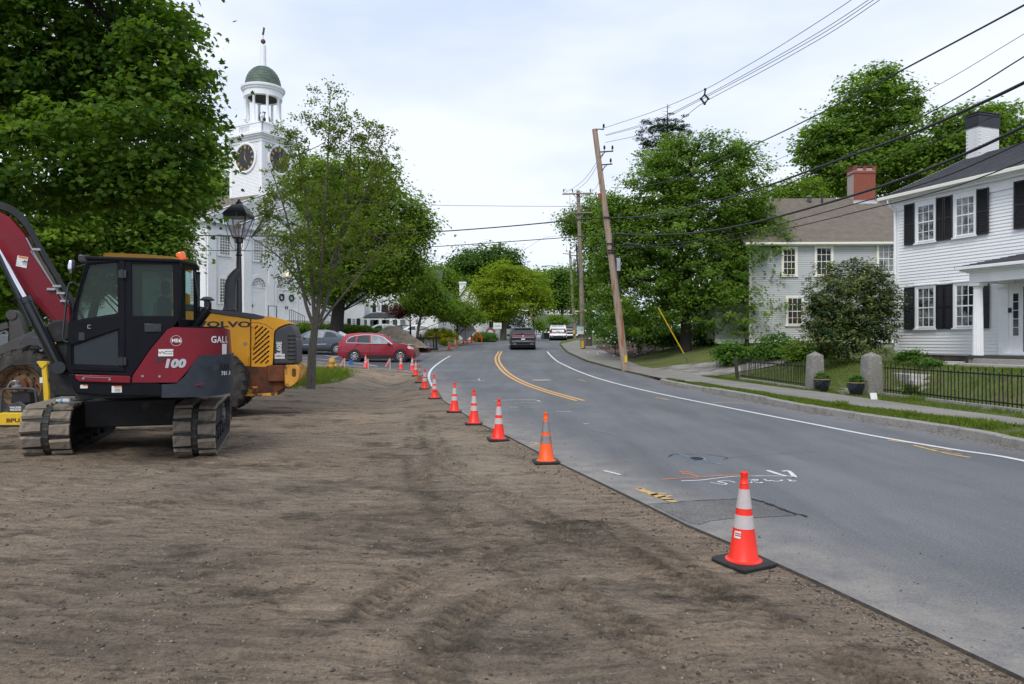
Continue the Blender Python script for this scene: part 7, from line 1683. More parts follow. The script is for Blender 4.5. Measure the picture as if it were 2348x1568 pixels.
# ================================================================== CARS
def car(name,label,loc,yaw,L,Wd,outline,belt,wheels,paint,sidewins,rear_glass,front_glass,wr=.34,extras=None,cladding=.30,cat='car',roofin=.15,rimmat=None):
    """outline: closed side profile (x from tail 0 to nose L, z); x forward"""
    root = empty(name,loc,yaw,label,cat)
    hw = Wd / 2
    zmax = max(z for x,z in outline)
    def half(x,z):
        f = hw
        if z > belt: f -= roofin * ((z - belt) / (zmax - belt)) ** 1.1 + .015
        if z < .45: f -= .03 * (.45 - z) / .45 * 2
        e = min(x,L - x)
        if e < .5: f -= .13 * ((.5 - e) / .5) ** 2.6
        return f
    bm = bmesh.new(); ol = list(outline)
    # wheel arches cut into the underside
    zb = min(z for x,z in ol)
    vs = [bm.verts.new((x,0,z)) for x,z in ol]; f = bm.faces.new(vs); bmesh.ops.triangulate(bm,faces=[f])
    for c_ in [zb + .08,.45,.6,.75,.9,belt,belt + .12,belt + .3,zmax - .12,zmax - .04]:
        bmesh.ops.bisect_plane(bm,geom=bm.verts[:] + bm.edges[:] + bm.faces[:],plane_co=(0,0,c_),plane_no=(0,0,1))
    for c_ in [.06,.15,.3,.5,L * .25,L * .5,L * .75,L - .5,L - .3,L - .15,L - .06]:
        bmesh.ops.bisect_plane(bm,geom=bm.verts[:] + bm.edges[:] + bm.faces[:],plane_co=(c_,0,0),plane_no=(1,0,0))
    be = [e for e in bm.edges if e.is_boundary]
    r = bmesh.ops.duplicate(bm,geom=bm.verts[:] + bm.edges[:] + bm.faces[:]); vm = r['vert_map']
    dup = {}
    for k in list(vm.keys()): dup[k] = vm[k]
    orig = [v for v in bm.verts if v in dup and dup[v] is not v]
    half_set = set(); mapped = {}
    for v in r['geom']:
        if isinstance(v,bmesh.types.BMVert): half_set.add(v)
    for v in bm.verts:
        w = half(v.co.x,v.co.z); v.co.y = w if v in half_set else -w
    for e in be:
        a,b = e.verts; a2,b2 = vm[a],vm[b]
        try: bm.faces.new((a,b,b2,a2))
        except ValueError: pass
    bmesh.ops.recalc_face_normals(bm,faces=bm.faces)
    me = bpy.data.meshes.new('car_body'); bm.to_mesh(me); bm.free(); me.materials.append(paint); me.shade_smooth(); me.set_sharp_from_angle(angle=math.radians(42))
    body = bpy.data.objects.new('car_body',me); C.objects.link(body); body.parent = root
    bv = body.modifiers.new('bevel','BEVEL'); bv.width = .05; bv.segments = 3; bv.limit_method = 'ANGLE'; bv.angle_limit = math.radians(42)
    def sidepatch(nm,poly,m,off=.006,both=True):
        for s in ((-1,1) if both else (-1,)):
            bm = bmesh.new(); vs = [bm.verts.new((x,0,z)) for x,z in poly]; f = bm.faces.new(vs); bmesh.ops.triangulate(bm,faces=[f])
            for c_ in [belt + .12,belt + .3,.6,.9]: bmesh.ops.bisect_plane(bm,geom=bm.verts[:] + bm.edges[:] + bm.faces[:],plane_co=(0,0,c_),plane_no=(0,0,1))
            for v in bm.verts: v.co.y = s * (half(v.co.x,v.co.z) + off)
            bmesh.ops.recalc_face_normals(bm,faces=bm.faces)
            rr = bmesh.ops.extrude_face_region(bm,geom=bm.faces[:])
            for g in rr['geom']:
                if isinstance(g,bmesh.types.BMVert): g.co.y -= s * .02
            bmesh.ops.recalc_face_normals(bm,faces=bm.faces)
            me = bpy.data.meshes.new(nm); bm.to_mesh(me); bm.free(); me.materials.append(m); o = bpy.data.objects.new(nm,me); C.objects.link(o); o.parent = body
    for poly,m in sidewins: sidepatch('side_window',poly,m)
    def crosspatch(nm,a,b,m,ins=.09,off=.008,par=body):
        a = Vector((a[0],0,a[1])); b = Vector((b[0],0,b[1])); d = (b - a).normalized(); n = Vector((-d.z,0,d.x))
        if n.x * (a.x - L / 2) < 0 and abs(n.x) > .2: n = -n
        if abs(n.x) <= .2 and n.z < 0: n = -n
        wa,wb = half(a.x,a.z) - ins,half(b.x,b.z) - ins; mb = MB(); vs = []
        for q,w in ((a,wa),(b,wb)):
            for s,k in ((-1,1),(-.5,.3),(0,0),(.5,.3),(1,1)): vs.append((q.x + n.x * off - (.02 * k * (1 if q.x > L / 2 else -1)) * 0,s * w,q.z + n.z * off))
        mb.add(vs,[(i,i + 1,i + 6,i + 5) for i in range(4)]); return mb.build(nm,m,par)
    if rear_glass: crosspatch('rear_window',*rear_glass,M['carglass'])
    if front_glass: crosspatch('windshield',*front_glass,M['carglass_l'])
    for i,wx in enumerate(wheels):
        for s in (-1,1):
            w = empty('wheel',(wx,s * (hw - .10),wr),0,parent=root)
            mb = MB(); mb.lathe([(wr * .62,-.11),(wr * .9,-.115),(wr,-.08),(wr,.08),(wr * .9,.115),(wr * .62,.11)],28,axis='y',cap=False); mb.build('tyre',M['cartyre'],w,smooth=40)
            mb = MB(); mb.lathe([(wr * .62,s * .10),(wr * .57,s * .07),(wr * .55,s * .02),(0,s * .02)],24,axis='y',cap=False); mb.build('wheel_well',M['cartyre'],w)
            mb = MB(); n = 7
            mb.lathe([(wr * .64,s * .105),(wr * .60,s * .112),(wr * .54,s * .09)],24,axis='y',cap=False)
            for k in range(n):
                t = 2 * math.pi * k / n; mb.bar((wr * .1 * math.cos(t),s * .10,wr * .1 * math.sin(t)),(wr * .58 * math.cos(t),s * .10,wr * .58 * math.sin(t)),wr * .15,.03,up=(0,1,0))
            mb.lathe([(wr * .16,s * .08),(wr * .14,s * .125),(0,s * .13)],12,axis='y'); mb.build('rim',rimmat or M['alloy'],w,smooth=40)
    # dark arch liners
        mb = MB(); mb.lathe([(wr + .055,-hw + .015),(wr + .055,hw - .015)],24,c=(wx,0,wr),axis='y'); mb.build('wheel_arch',M['clockblack'],root)
    mb = MB(); mb.box(.3,L - .3,-hw + .12,hw - .12,.2,.42); mb.build('underbody',M['clockblack'],root)
    if extras: extras(root,body,half,sidepatch,crosspatch)
    return root
M['alloy'] = mat('alloy_rim',(.55,.56,.57),.3,metal=.9,var=.05)
M['crv'] = mat('car_paint_red',(.30,.014,.028),.28,metal=.3,var=.03,coat=.8)
M['hrv'] = mat('car_paint_slate',(.085,.10,.125),.28,metal=.5,var=.03,coat=.8)
M['suvdark'] = mat('car_paint_dark',(.012,.012,.014),.22,metal=.3,var=.03,coat=.9)
M['suvwhite'] = mat('car_paint_white',(.72,.73,.75),.3,var=.03,coat=.6)
M['darkplastic'] = mat('dark_plastic',(.022,.022,.024),.6,var=.1)
M['lampred'] = mat('tail_lamp_red',(.35,.01,.015),.2,var=.1,coat=.6)
M['lampclear'] = mat('head_lamp',(.62,.62,.60),.15,var=.1,coat=.6)
def arch(wx,r,zb,n=9): return [(wx + (r) * math.cos(math.pi * k / n),zb + (r) * math.sin(math.pi * k / n)) for k in range(n + 1)]
def profile(top,wheels,wr,zb,L):
    """closed outline: top runs tail to nose; the underside has arches"""
    b = []
    for wx in sorted(wheels,reverse=True):
        a0 = math.asin(max(-.99,min(.99,(zb - wr) / (wr + .06)))); n = 10
        b += [(wx + (wr + .06) * math.cos(t),wr + (wr + .06) * math.sin(t)) for t in np.linspace(a0,math.pi - a0,n)]
    return top + b
def car_extras(tail,head,plate=None,mirror=None,handles=(),chrome=None,clad=None,rails=False,seams=(),plate_m=None):
    def fn(root,body,half,sp,cp):
        if tail:
            for pl in tail: sp('tail_light',pl,M['lampred'],.012)
        if head:
            for pl in head: sp('headlight',pl,M['lampclear'],.010)
        if clad:
            for pl in clad: sp('cladding',pl,M['darkplastic'],.012)
        if chrome:
            for pl in chrome: sp('chrome_trim',pl,M['chrome'],.012)
        for pl in seams: sp('door_seam',pl,M['clockblack'],.004)
        for x,z in handles: sp('door_handle',[(x,z),(x + .2,z + .01),(x + .2,z + .05),(x,z + .04)],M['darkplastic'] if not chrome else body.data.materials[0],.03)
        if mirror:
            for s in (-1,1):
                mb = MB(); x,z = mirror; mb.sphere((x,s * (half(x,z) + .10),z),.11,12,8,(.8,.9,.75)); mb.build('door_mirror',body.data.materials[0],root,smooth=60)
        if plate: cp('licence_plate',plate[0],plate[1],M['label'],ins=plate[2],off=.03)
        if rails:
            for s in (-1,1):
                mb = MB(); y = s * (half(*rails[0]) - .06); mb.tube(smooth_line([Vector((rails[0][0],y,rails[0][1])),Vector(((rails[0][0] + rails[1][0]) / 2,y,rails[2])),Vector((rails[1][0],y,rails[1][1]))],4),.018,6); mb.build('roof_rail',M['darkplastic'],root,smooth=60)
    return fn
# red compact SUV, side on, nose to the right
top = [(.02,.38),(.0,.62),(.05,.78),(.08,.95),(.12,1.12),(.22,1.25),(.32,1.36),(.48,1.56),(.62,1.63),(1.2,1.68),(2.0,1.67),(2.4,1.63),(2.72,1.52),(3.1,1.30),(3.46,1.09),(3.8,1.05),(4.1,.98),(4.32,.88),(4.42,.76),(4.46,.62),(4.54,.50),(4.50,.38),(4.35,.27)]
oc = profile(top,(1.02,3.66),.35,.25,4.55) + [(.3,.30)]
ws = [([(.56,1.17),(.62,1.29),(.80,1.42),(1.02,1.49),(1.10,1.50),(1.02,1.14)],M['carglass']),([(1.14,1.13),(1.22,1.51),(1.55,1.545),(1.86,1.545),(1.88,1.10)],M['carglass']),([(1.96,1.10),(1.95,1.54),(2.3,1.51),(2.62,1.42),(2.95,1.22),(3.12,1.06)],M['carglass_l'])]
p = P(774,1,41.0); y0 = P(774,1,40.9)
ch = [(.52,1.13),(.56,1.27),(.76,1.455),(1.1,1.545),(1.55,1.585),(1.95,1.585),(2.35,1.55),(2.70,1.44),(3.25,1.03),(3.16,1.03),(2.66,1.42),(2.33,1.525),(1.95,1.56),(1.55,1.56),(1.1,1.52),(.80,1.435),(.60,1.29),(.56,1.16)]
car('red_compact_suv','dark red compact SUV seen side on, crossing the side street behind the cones',(p.x,41.8,h1(p.x + 2,41) - .0),math.radians(-2),4.55,1.82,oc,1.10,(1.02,3.66),M['crv'],ws,((.22,1.25),(.50,1.55)),((3.42,1.12),(2.74,1.50)),wr=.35,
    extras=car_extras([[(.04,.86),(.30,.86),(.20,1.24),(.10,1.14)]],[[(4.05,.86),(4.12,.96),(4.36,.84),(4.43,.74),(4.15,.76)]],None,(3.0,1.08),((1.15,1.02),(2.1,1.0)),[ch,[(.56,1.11),(1.9,1.08),(3.2,1.035),(3.2,1.055),(1.9,1.10),(.56,1.13)]],
                      [[(.01,.36),(.0,.60),(.55,.58),(.58,.3)],[(1.42,.27),(1.42,.42),(3.25,.42),(3.25,.27)],[(4.05,.28),(4.12,.44),(4.5,.52),(4.52,.40),(4.35,.29)]],((.7,1.60),(2.2,1.62),1.70),[[(1.91,.45),(1.90,1.09),(1.92,1.09),(1.93,.45)],[(1.08,.8),(1.02,1.1),(1.04,1.1),(1.10,.8)],[(3.16,.45),(3.2,1.0),(3.22,1.0),(3.18,.45)]]))
# slate hatchback crossover, nose to the left
toph = [(.02,.40),(.0,.70),(.05,.98),(.3,1.10),(.6,1.32),(1.0,1.52),(1.5,1.60),(2.1,1.60),(2.6,1.54),(3.0,1.38),(3.42,1.10),(3.8,1.02),(4.1,.92),(4.25,.78),(4.3,.55),(4.27,.38),(4.15,.27)]
oh = profile(toph,(.82,3.42),.34,.26,4.3) + [(.25,.30)]
wh = [([(.75,1.12),(.95,1.34),(1.2,1.45),(1.55,1.48),(1.62,1.10)],M['carglass']),([(1.70,1.10),(1.64,1.48),(2.1,1.50),(2.45,1.47),(2.9,1.25),(3.05,1.08)],M['carglass_l'])]
pr = P(808,1,47.4)
car('slate_crossover','slate gray crossover parked behind the young tree, nose to the left',(pr.x + .05,47.2,h1(pr.x - 2,47.2) + .0),math.radians(178),4.3,1.78,oh,1.08,(.82,3.42),M['hrv'],wh,((.3,1.12),(.95,1.49)),((3.38,1.12),(2.64,1.52)),wr=.34,
    extras=car_extras([[(.04,.86),(.28,.92),(.2,1.05),(.08,1.0)]],[[(3.85,.80),(3.95,.92),(4.22,.78),(4.26,.70)]],None,(2.95,1.08),((1.85,.98),),[[(1.5,.66),(3.0,.62),(3.0,.64),(1.5,.69)]],[[(1.2,.27),(1.2,.38),(3.02,.38),(3.02,.27)]],None,[[(1.66,.4),(1.66,1.08),(1.68,1.08),(1.68,.4)]]))
# dark three-row SUV driving away
topd = [(.02,.42),(.0,.60),(.06,.75),(.05,.98),(.10,1.14),(.20,1.20),(.42,1.56),(.55,1.70),(.9,1.76),(2.2,1.78),(3.0,1.70),(3.5,1.42),(3.9,1.16),(4.5,1.10),(4.9,.98),(5.05,.7),(5.05,.4),(4.9,.28)]
od = profile(topd,(1.0,3.95),.38,.28,5.1) + [(.3,.32)]
wd_ = [([(.75,1.2),(.85,1.55),(3.0,1.58),(3.6,1.2)],M['carglass'])]
def rear_extra(root,body,half,sp,cp,white=False):
    z = 1.0
    mb = MB(); mb.box(-.03,.03,-.88,.88,1.04,1.15) if not white else (mb.box(-.03,.03,-.95,-.68,.92,1.22),mb.box(-.03,.03,.68,.95,.92,1.22)); mb.build('tail_light',M['lampred'],root,bevel=.015)
    mb = MB(); mb.box(-.045,.01,-.86,.86,.985,1.01); mb.box(-.045,.02,-.6,.6,.68,.70) if not white else None; mb.build('chrome_strip',M['chrome'],root) if not white else mb.build('trim',M['darkplastic'],root)
    mb = MB(); mb.box(-.05,-.01,-.15,.15,.78,.90) if not white else mb.box(-.05,-.01,-.15,.15,1.0,1.12); mb.build('licence_plate',M['label'],root)
    mb = MB(); mb.box(-.03,.15,-.92,.92,.36,.56 if white else .46); mb.build('lower_bumper',M['darkplastic'],root,bevel=.02)
    for s in (-1,1): mb = MB(); mb.box(-.05,.05,s * .66 - .12,s * .66 + .12,.44,.50); mb.build('exhaust_trim',M['steel'],root)
    mb = MB(); mb.lathe([(.05,-.055),(.05,-.03)],12,c=(0,0,1.09),axis='x'); mb.build('badge',M['chrome'],root)
    mb = MB(); mb.bar((.22,-.02,1.28),(.20,.45,1.24),.02); mb.build('rear_wiper',M['darkplastic'],root)
    mb = MB(); mb.box(.40,.55,-.66,.66,1.68,1.72); mb.build('roof_spoiler',body.data.materials[0],root,bevel=.01)
    for s in (-1,1):
        mb = MB(); mb.sphere((3.45,s * 1.08,1.18),.12,10,8,(.7,1,.8)); mb.build('door_mirror',M['darkplastic'],root,smooth=60)
        mb = MB(); mb.tube(smooth_line([Vector((.8,s * .72,1.74)),Vector((1.9,s * .74,1.83)),Vector((3.0,s * .72,1.74))],4),.02,6); mb.build('roof_rail',M['steel'],root,smooth=60)
pd = gp(1199,802.5); car('dark_suv','dark SUV with full width red tail lights driving away up the road',(pd.x,pd.y,pd.z),math.radians(91.5),5.1,1.99,od,1.16,(1.0,3.95),M['suvdark'],wd_,((.22,1.24),(.50,1.62)),((3.85,1.2),(3.1,1.64)),wr=.38,extras=rear_extra,cat='suv')
roofp = mat('roof_sky_sheen',(.03,.032,.035),.1,coat=1.0)
pw = Vector((P(1279,1,81).x,81,h1(5,81))); car('white_suv','white SUV parked at the right curb before the far poles',(pw.x,pw.y,pw.z),math.radians(86),5.05,2.0,od,1.16,(1.0,3.95),M['suvwhite'],wd_,((.22,1.24),(.50,1.62)),((3.85,1.2),(3.1,1.64)),wr=.38,extras=lambda *a: rear_extra(*a,white=True),cat='suv')
pq = Vector((P(1309,1,92).x,92,h1(7,92))); car('blue_gray_suv','blue gray parked car half hidden right of the white SUV',(pq.x,pq.y,pq.z - .1),math.radians(84),4.9,1.9,od,1.16,(1.0,3.8),M['hrv'],wd_,((.22,1.24),(.50,1.62)),((3.85,1.2),(3.1,1.64)),wr=.36,extras=lambda *a: rear_extra(*a,white=True),cat='car')
def simple_car(name,lab,px,Y,yaw,paint,dz=0,sc=1.0):
    q = P(px,1,Y); r = car(name,lab,(q.x,Y,h1(q.x,Y) + dz),math.radians(yaw),4.3,1.78,oh,1.08,(.82,3.42),paint,wh,((.3,1.12),(.95,1.49)),((3.38,1.12),(2.64,1.52)),wr=.34,cat='car'); return r
simple_car('parked_car','silver car parked in front of the white porch, left one',838,68,8,mat('car_silver',(.36,.42,.42),.3,metal=.5,coat=.6))
simple_car('parked_car','dark maroon car parked before the porch columns',882,72,20,M['suvdark'])
simple_car('parked_car','white parked car partly behind the sand pile',920,70,-5,M['suvwhite'])
simple_car('distant_car','silver car going down beyond the crest right of the dark SUV',1228,116,80,mat('car_silver2',(.40,.43,.46),.3,metal=.5,coat=.6),-.25)

# ================================================================== POLES AND WIRES
def pole(base,top,r0,r1,lab,m,grp='utility poles along the right kerb'):
    b = Vector(base); r = empty('utility_pole',b,0,lab,'utility pole',grp); t = Vector(top) - b
    mb = MB(); mb.tube([Vector((0,0,-.3)) * 1,t * .25,t * .5,t * .75,t],[r0,r0 * .95,(r0 + r1) / 2,r1 * 1.06,r1],16); mb.build('pole_shaft',m,r,smooth=50); return r,b,t
def insulator(par,p,s=1.0,up=1):
    mb = MB(); mb.lathe([(.015 * s,0),(.015 * s,.08 * s * up),(.06 * s,.10 * s * up),(.03 * s,.13 * s * up),(.055 * s,.16 * s * up),(.03 * s,.19 * s * up),(.045 * s,.22 * s * up),(0,.25 * s * up)],10,c=p); mb.build('insulator',M['iron'],par,smooth=40)
b1 = gp(1435,849,fn=HR); t1 = P(1363,296,b1.y - .6)
p1,b_,t_ = pole(b1,t1,.185,.125,'nearest reddish wood utility pole, leaning left, tall',M['wood'])
def on(px,py): k = (849 - py) / (849 - 296.); return t_ * k
mb = MB()
for py,ln in ((349,.62),(378,.50)):
    q = on(0,py); mb.bar(q + Vector((.1,-.1,0)),q + Vector((ln + .1,-.15,.03)),.05); mb.bar(q + Vector((.1,-.1,-.25)),q + Vector((.35,-.12,.0)),.03)
q = on(0,300); mb.tube(smooth_line([q + Vector((0,-.1,-.05)),q + Vector((.15,-.1,.05)),q + Vector((.40,-.1,.03))],4),.025,6); mb.build('bracket',M['iron'],p1)
for d in ((.40,0.03,300),(.30,.04,349),(.68,.04,349),(.52,.04,378)): insulator(p1,on(0,d[2]) + Vector((d[0],-.12,d[1])),1.1)
mb = MB(); q = on(0,560); mb.bar(q + Vector((.10,-.18,-.35)),q + Vector((.12,-.18,.3)),.07); mb.bar(on(0,505) + Vector((.06,-.16,0)),on(0,840) + Vector((.18,-.13,0)),.03) if False else None
for py in (497,557,572,578): q = on(0,py); mb.box(q.x - .16,q.x + .17,q.y - .2,q.y + .16,q.z - .025,q.z + .025)
mb.build('pole_band',M['iron'],p1)
mb = MB(); q = on(0,590); mb.box(q.x + .22,q.x + .40,q.y - .2,q.y - .1,q.z - .62,q.z + .0); mb.build('equipment_box',M['steel'],p1,bevel=.01)
mb = MB(); a = on(0,575) + Vector((.17,-.12,0)); b = on(0,680) + Vector((.19,-.12,0)); mb.tube([a,b],.03,6); mb.build('conduit',M['wire'],p1)
mb = MB(); q = on(0,820); mb.box(q.x - .02,q.x + .08,q.y - .22,q.y - .19,q.z - .22,q.z + .12); mb.build('yellow_tag',M['compyellow'],p1)
mb = MB(); q = on(0,449); mb.box(q.x - .25,q.x - .14,q.y - .1,q.y + .05,q.z - .12,q.z + .15); mb.build('red_box',M['brick'],p1)
# second pole with crossarms
b2 = gp(1337,800.5,fn=HR); p2,_,t2 = pole(b2,P(1325,437,b2.y),.20,.14,'second gray wood utility pole with two crossarms and a small green sign',M['woodgray'])
def at2(px,py): return P(px,py,b2.y - .25) - b2
for py,x0,x1 in ((443,1289,1358),(487,1291,1358)):
    mb = MB(); mb.bar(at2(x0,py + 2),at2(x1,py),.13,.10); mb.bar(at2(1312,py + 1),at2(1325,py + 14),.05); mb.bar(at2(1340,py + 1),at2(1326,py + 14),.05); mb.build('crossarm',M['woodgray'],p2,bevel=.01)
    for px in (x0 + 3,1312,x1 - 5): insulator(p2,at2(px,py - 1),1.2)
    mb = MB()
    for px in (1292,1306,1352): mb.tube(smooth_line([at2(px,py - 5),at2(px + 4,py - 10),at2(px + 7,py - 4)],4),.012,5)
    mb.build('jumper',M['wire'],p2)
mb = MB(); a = at2(1322,756); mb.box(a.x - .0,a.x + .55,a.y - .12,a.y - .09,a.z - .35,a.z + .25); mb.build('sign',mat('pale_green_sign',(.45,.60,.56),.5),p2); mb = MB(); mb.box(a.x + .02,a.x + .53,a.y - .13,a.y - .12,a.z - .34,a.z - .12); mb.build('sign_white_half',M['label'],p2)
mb = MB(); a = at2(1335,790); mb.box(a.x - .08,a.x + .10,a.y - .06,a.y + .0,a.z - .25,a.z + .28); mb.build('yellow_tag',M['compyellow'],p2)
mb = MB(); mb.tube([at2(1321,560),at2(1326,650)],.06,8); mb.build('conduit',M['wire'],p2)
# third pole with street light and transformers
b3 = gp(1318,777,fn=HR,y0=70); b3 = Vector((P(1318,1,86).x,86,h1(6,86) + .03)); p3,_,t3 = pole(b3,P(1306,574,86),.20,.13,'third distant wood pole with gray transformers and a long street light arm',M['woodgray'])
def at3(px,py): return P(px,py,85.7) - b3
mb = MB(); mb.bar(at3(1306,586),at3(1345,585),.12); mb.bar(at3(1290,581),at3(1306,583),.08); mb.build('crossarm',M['woodgray'],p3)
for px,py in ((1313,602),(1322,614)): mb = MB(); mb.lathe([(.30,-.45),(.30,.40),(.24,.48)],14,c=at3(px,py)); mb.build('transformer',M['steel'],p3,smooth=40)
mb = MB(); mb.tube(smooth_line([at3(1308,622),at3(1285,614),at3(1262,609),at3(1250,610)],4),.05,8); mb.build('lamp_arm',M['steel'],p3,smooth=60); mb = MB(); a = at3(1251,610); mb.box(a.x - .5,a.x + .25,a.y - .15,a.y + .15,a.z - .07,a.z + .07); mb.build('lamp_head',M['steel'],p3,bevel=.05)
mb = MB(); mb.box(at3(1313,760).x,at3(1317,760).x,at3(1313,760).y - .1,at3(1313,760).y,at3(1313,765).z,at3(1313,757).z); mb.build('yellow_tag',M['compyellow'],p3)
pz = Vector((P(300,1,47).x,47,h1(-25,47))); p4,_,t4 = pole(pz,P(297,520,47),.17,.12,'far left wood pole half hidden by the green trees',M['woodgray'],None)
# guy wire with yellow guard
gb = gp(1577,828,fn=HR); top_ = b1 + on(0,505) + Vector((.15,0,0)); g_ = empty('guy_wire',gb,0,'slanting guy wire with yellow plastic guard anchored near the tree','guy wire'); tv = top_ - gb
mb = MB(); mb.tube([(0,0,0),tv],.008,5); mb.build('guy_strand',M['copper'],g_); mb = MB(); mb.tube([tv * .06,tv * .40],.032,8); mb.build('yellow_guard',M['compyellow'],g_); mb = MB(); mb.tube([(0,0,0),tv * .06],.03,6); mb.build('anchor_clamp',M['steel'],g_)

def wire(pts,r,lab,m=M['wire'],n=6,grp=None,smooth_=True):
    L = smooth_line([Vector(p) for p in pts],n) if smooth_ else [Vector(p) for p in pts]; mb = MB(); mb.tube(L,r,5,cap=False)
    o = mb.build('overhead_wire',m,None,smooth=80,weld=False); tag(o,lab,'wire',grp); return o
def plane_pts(px_list,a,b):
    r = []
    for px,py in px_list: k = (px - CX) / F; Y = a / (k - b); r.append(P(px,py,Y))
    return r
def ext(L,d=1.0): return L + [L[-1] + (L[-1] - L[-2]) * d]
# four primary conductors rising over the gardens
b_s = -.364; a_s = t1.x - b_s * (b1.y - .6)
G1 = 'thin primary conductors from the leaning pole to the upper right'
for k,(pl,lab) in enumerate((([(1380,295),(1500,255),(1610,208),(1700,158),(1800,98),(1960,-6),(2100,-110)],'topmost thin conductor from the leaning pole top'),
        ([(1386,310),(1500,276),(1612,222),(1750,147),(1880,72),(1998,-5),(2120,-90)],'second thin conductor from the pole top, just under the topmost'),
        ([(1390,311),(1500,280),(1612,226),(1750,153),(1890,74),(2008,-4),(2130,-88)],'third thin conductor from the pole top, close under the second'),
        ([(1388,327),(1480,306),(1555,277),(1615,234),(1750,162),(1900,77),(2022,-4),(2150,-90)],'lowest of the four thin conductors, sagging left of the spacer'))):
    wire(ext(plane_pts(pl,a_s,b_s)),.010,lab,M['wiregray'],grp=G1)
sp = plane_pts([(1615,205),(1615,238)],a_s,b_s); o = empty('wire_spacer',sp[1],0,'black diamond spacer holding the four thin conductors apart','spacer'); h_ = sp[0].z - sp[1].z
mb = MB(); mb.bar((0,0,0),(.13,0,h_ * .35),.05); mb.bar((.13,0,h_ * .35),(0,0,h_ * .65),.05); mb.bar((0,0,0),(-.13,0,h_ * .35),.05); mb.bar((-.13,0,h_ * .35),(0,0,h_ * .65),.05); mb.bar((0,0,h_ * .65),(.03,0,h_ * 1.05),.05); mb.build('spacer_arms',M['wire'],o)
for q in ((0,0,0),(.13,0,h_ * .35),(-.13,0,h_ * .35),(.02,0,h_)): mb = MB(); mb.sphere(q,.05,8,6); mb.build('clamp',M['wire'],o)
# secondary and communication cables passing in front of the white house
b_r = -.0506; a_r = (b1.x + on(0,550).x) - b_r * b1.y
G2 = 'cables running from the leaning pole along the kerb to the right edge'
for pl,r,lab in (([(1400,430),(1450,430),(1540,412),(1700,345),(1860,270),(2060,165),(2347,12),(2500,-75)],.013,'twisted service cable crossing the sky in front of the tall right tree'),
        ([(1394,500),(1480,497),(1620,484),(1800,424),(2000,325),(2180,232),(2347,130),(2500,35)],.009,'thin cable just above the thick upper cable'),
        ([(1393,500),(1480,495),(1600,470),(1740,432),(1900,375),(2080,310),(2220,250),(2347,190),(2500,110)],.022,'thick upper black cable in front of the tall tree and chimney'),
        ([(1408,536),(1500,538),(1600,533),(1720,512),(1860,476),(2030,424),(2200,358),(2347,290),(2500,215)],.022,'thick lower black cable crossing the white chimney'),
        ([(1412,560),(1500,562),(1620,548),(1760,520),(1950,470),(2150,410),(2347,325),(2500,255)],.010,'thin cable below the thick lower cable'),
        ([(1415,566),(1520,566),(1640,556),(1800,525),(1980,482),(2180,430),(2347,368),(2500,300)],.009,'lowest thin cable in front of the gray house roof')):
    wire(ext(plane_pts(pl,a_r,b_r)),r,lab,grp=G2)
G3 = 'thin wires high behind the white chimney'
for pl,lab in (([(1700,400),(1830,345),(2000,265),(2150,195),(2347,78),(2450,20)],'very thin wire from the leafy tree to the upper right edge'),([(1850,430),(2000,372),(2200,300),(2347,232),(2450,185)],'very thin wire over the right house roof'),([(2100,345),(2220,290),(2347,245),(2450,205)],'very thin wire just behind the white chimney cap')):
    wire(plane_pts(pl,a_r + 3.5,-.10),.006,lab,grp=G3)
# towards the left and along the road
def seg(pl,r,lab,m=M['wire'],g=None): return wire([P(px,py,Y) for px,py,Y in pl],r,lab,m,grp=g)
G4 = 'cables from the leaning pole to the left across the street'
seg([(1392,498,35),(1290,507,36),(1150,520,38),(980,532,40),(760,540,42.5),(560,541,44.5),(300,536,47),(60,527,49.5),(-200,512,52)],.032,'upper thick cable to the left crossing in front of the church',g=G4)
seg([(1404,537,35.2),(1290,545,36.5),(1150,555,38),(980,566,40),(760,574,42.5),(560,575,44.5),(300,570,47),(60,562,49.5),(-200,548,52)],.022,'lower cable to the left crossing in front of the church',g=G4)
seg([(1385,474,35),(1290,473,36),(1120,472,38),(945,468,40),(700,450,43)],.012,'thin wire above the thick cable crossing the open sky',M['wiregray'],g=G4)
seg([(1320,540,57),(1250,545,56),(1170,585,52),(1060,575,50)],.010,'faint sagging wire over the distant yellow tree',M['wiregray'])
for k,(a,b,lab) in enumerate((((1383,350,35.2),(1292,444,57.2),'wire from the leaning pole to the left end of the crossarm'),((1384,352,35.2),(1312,442,57.2),'wire from the leaning pole to the middle of the crossarm'),((1386,380,35.2),(1353,441,57.2),'wire from the leaning pole to the right end of the crossarm'))):
    m_ = ((a[0] + b[0]) / 2 - 2,(a[1] + b[1]) / 2 + 18,(a[2] + b[2]) / 2); seg([a,m_,b],.013,lab,M['wiregray'],'primary wires between the first and second poles')
for k,(a,b,lab) in enumerate((((1292,487,57.2),(1300,583,85.7),'wire from the left crossarm end to the distant pole'),((1306,446,57.2),(1308,583,85.7),'wire from the middle crossarm to the distant pole'),((1352,446,57.2),(1340,584,85.7),'wire from the right crossarm end to the distant pole'),((1328,540,57.2),(1311,640,85.7),'low cable between the second and third poles'),((1398,500,35.3),(1330,540,57.2),'thick cable between the leaning pole and the crossarm pole'),((1408,562,35.3),(1331,640,57.2),'low cable between the leaning pole and the crossarm pole'))):
    m_ = ((a[0] + b[0]) / 2,(a[1] + b[1]) / 2 + 8,(a[2] + b[2]) / 2); seg([a,m_,b],.013 if k < 3 else .022,lab,M['wiregray'] if k < 3 else M['wire'],'wires between the second and third poles')
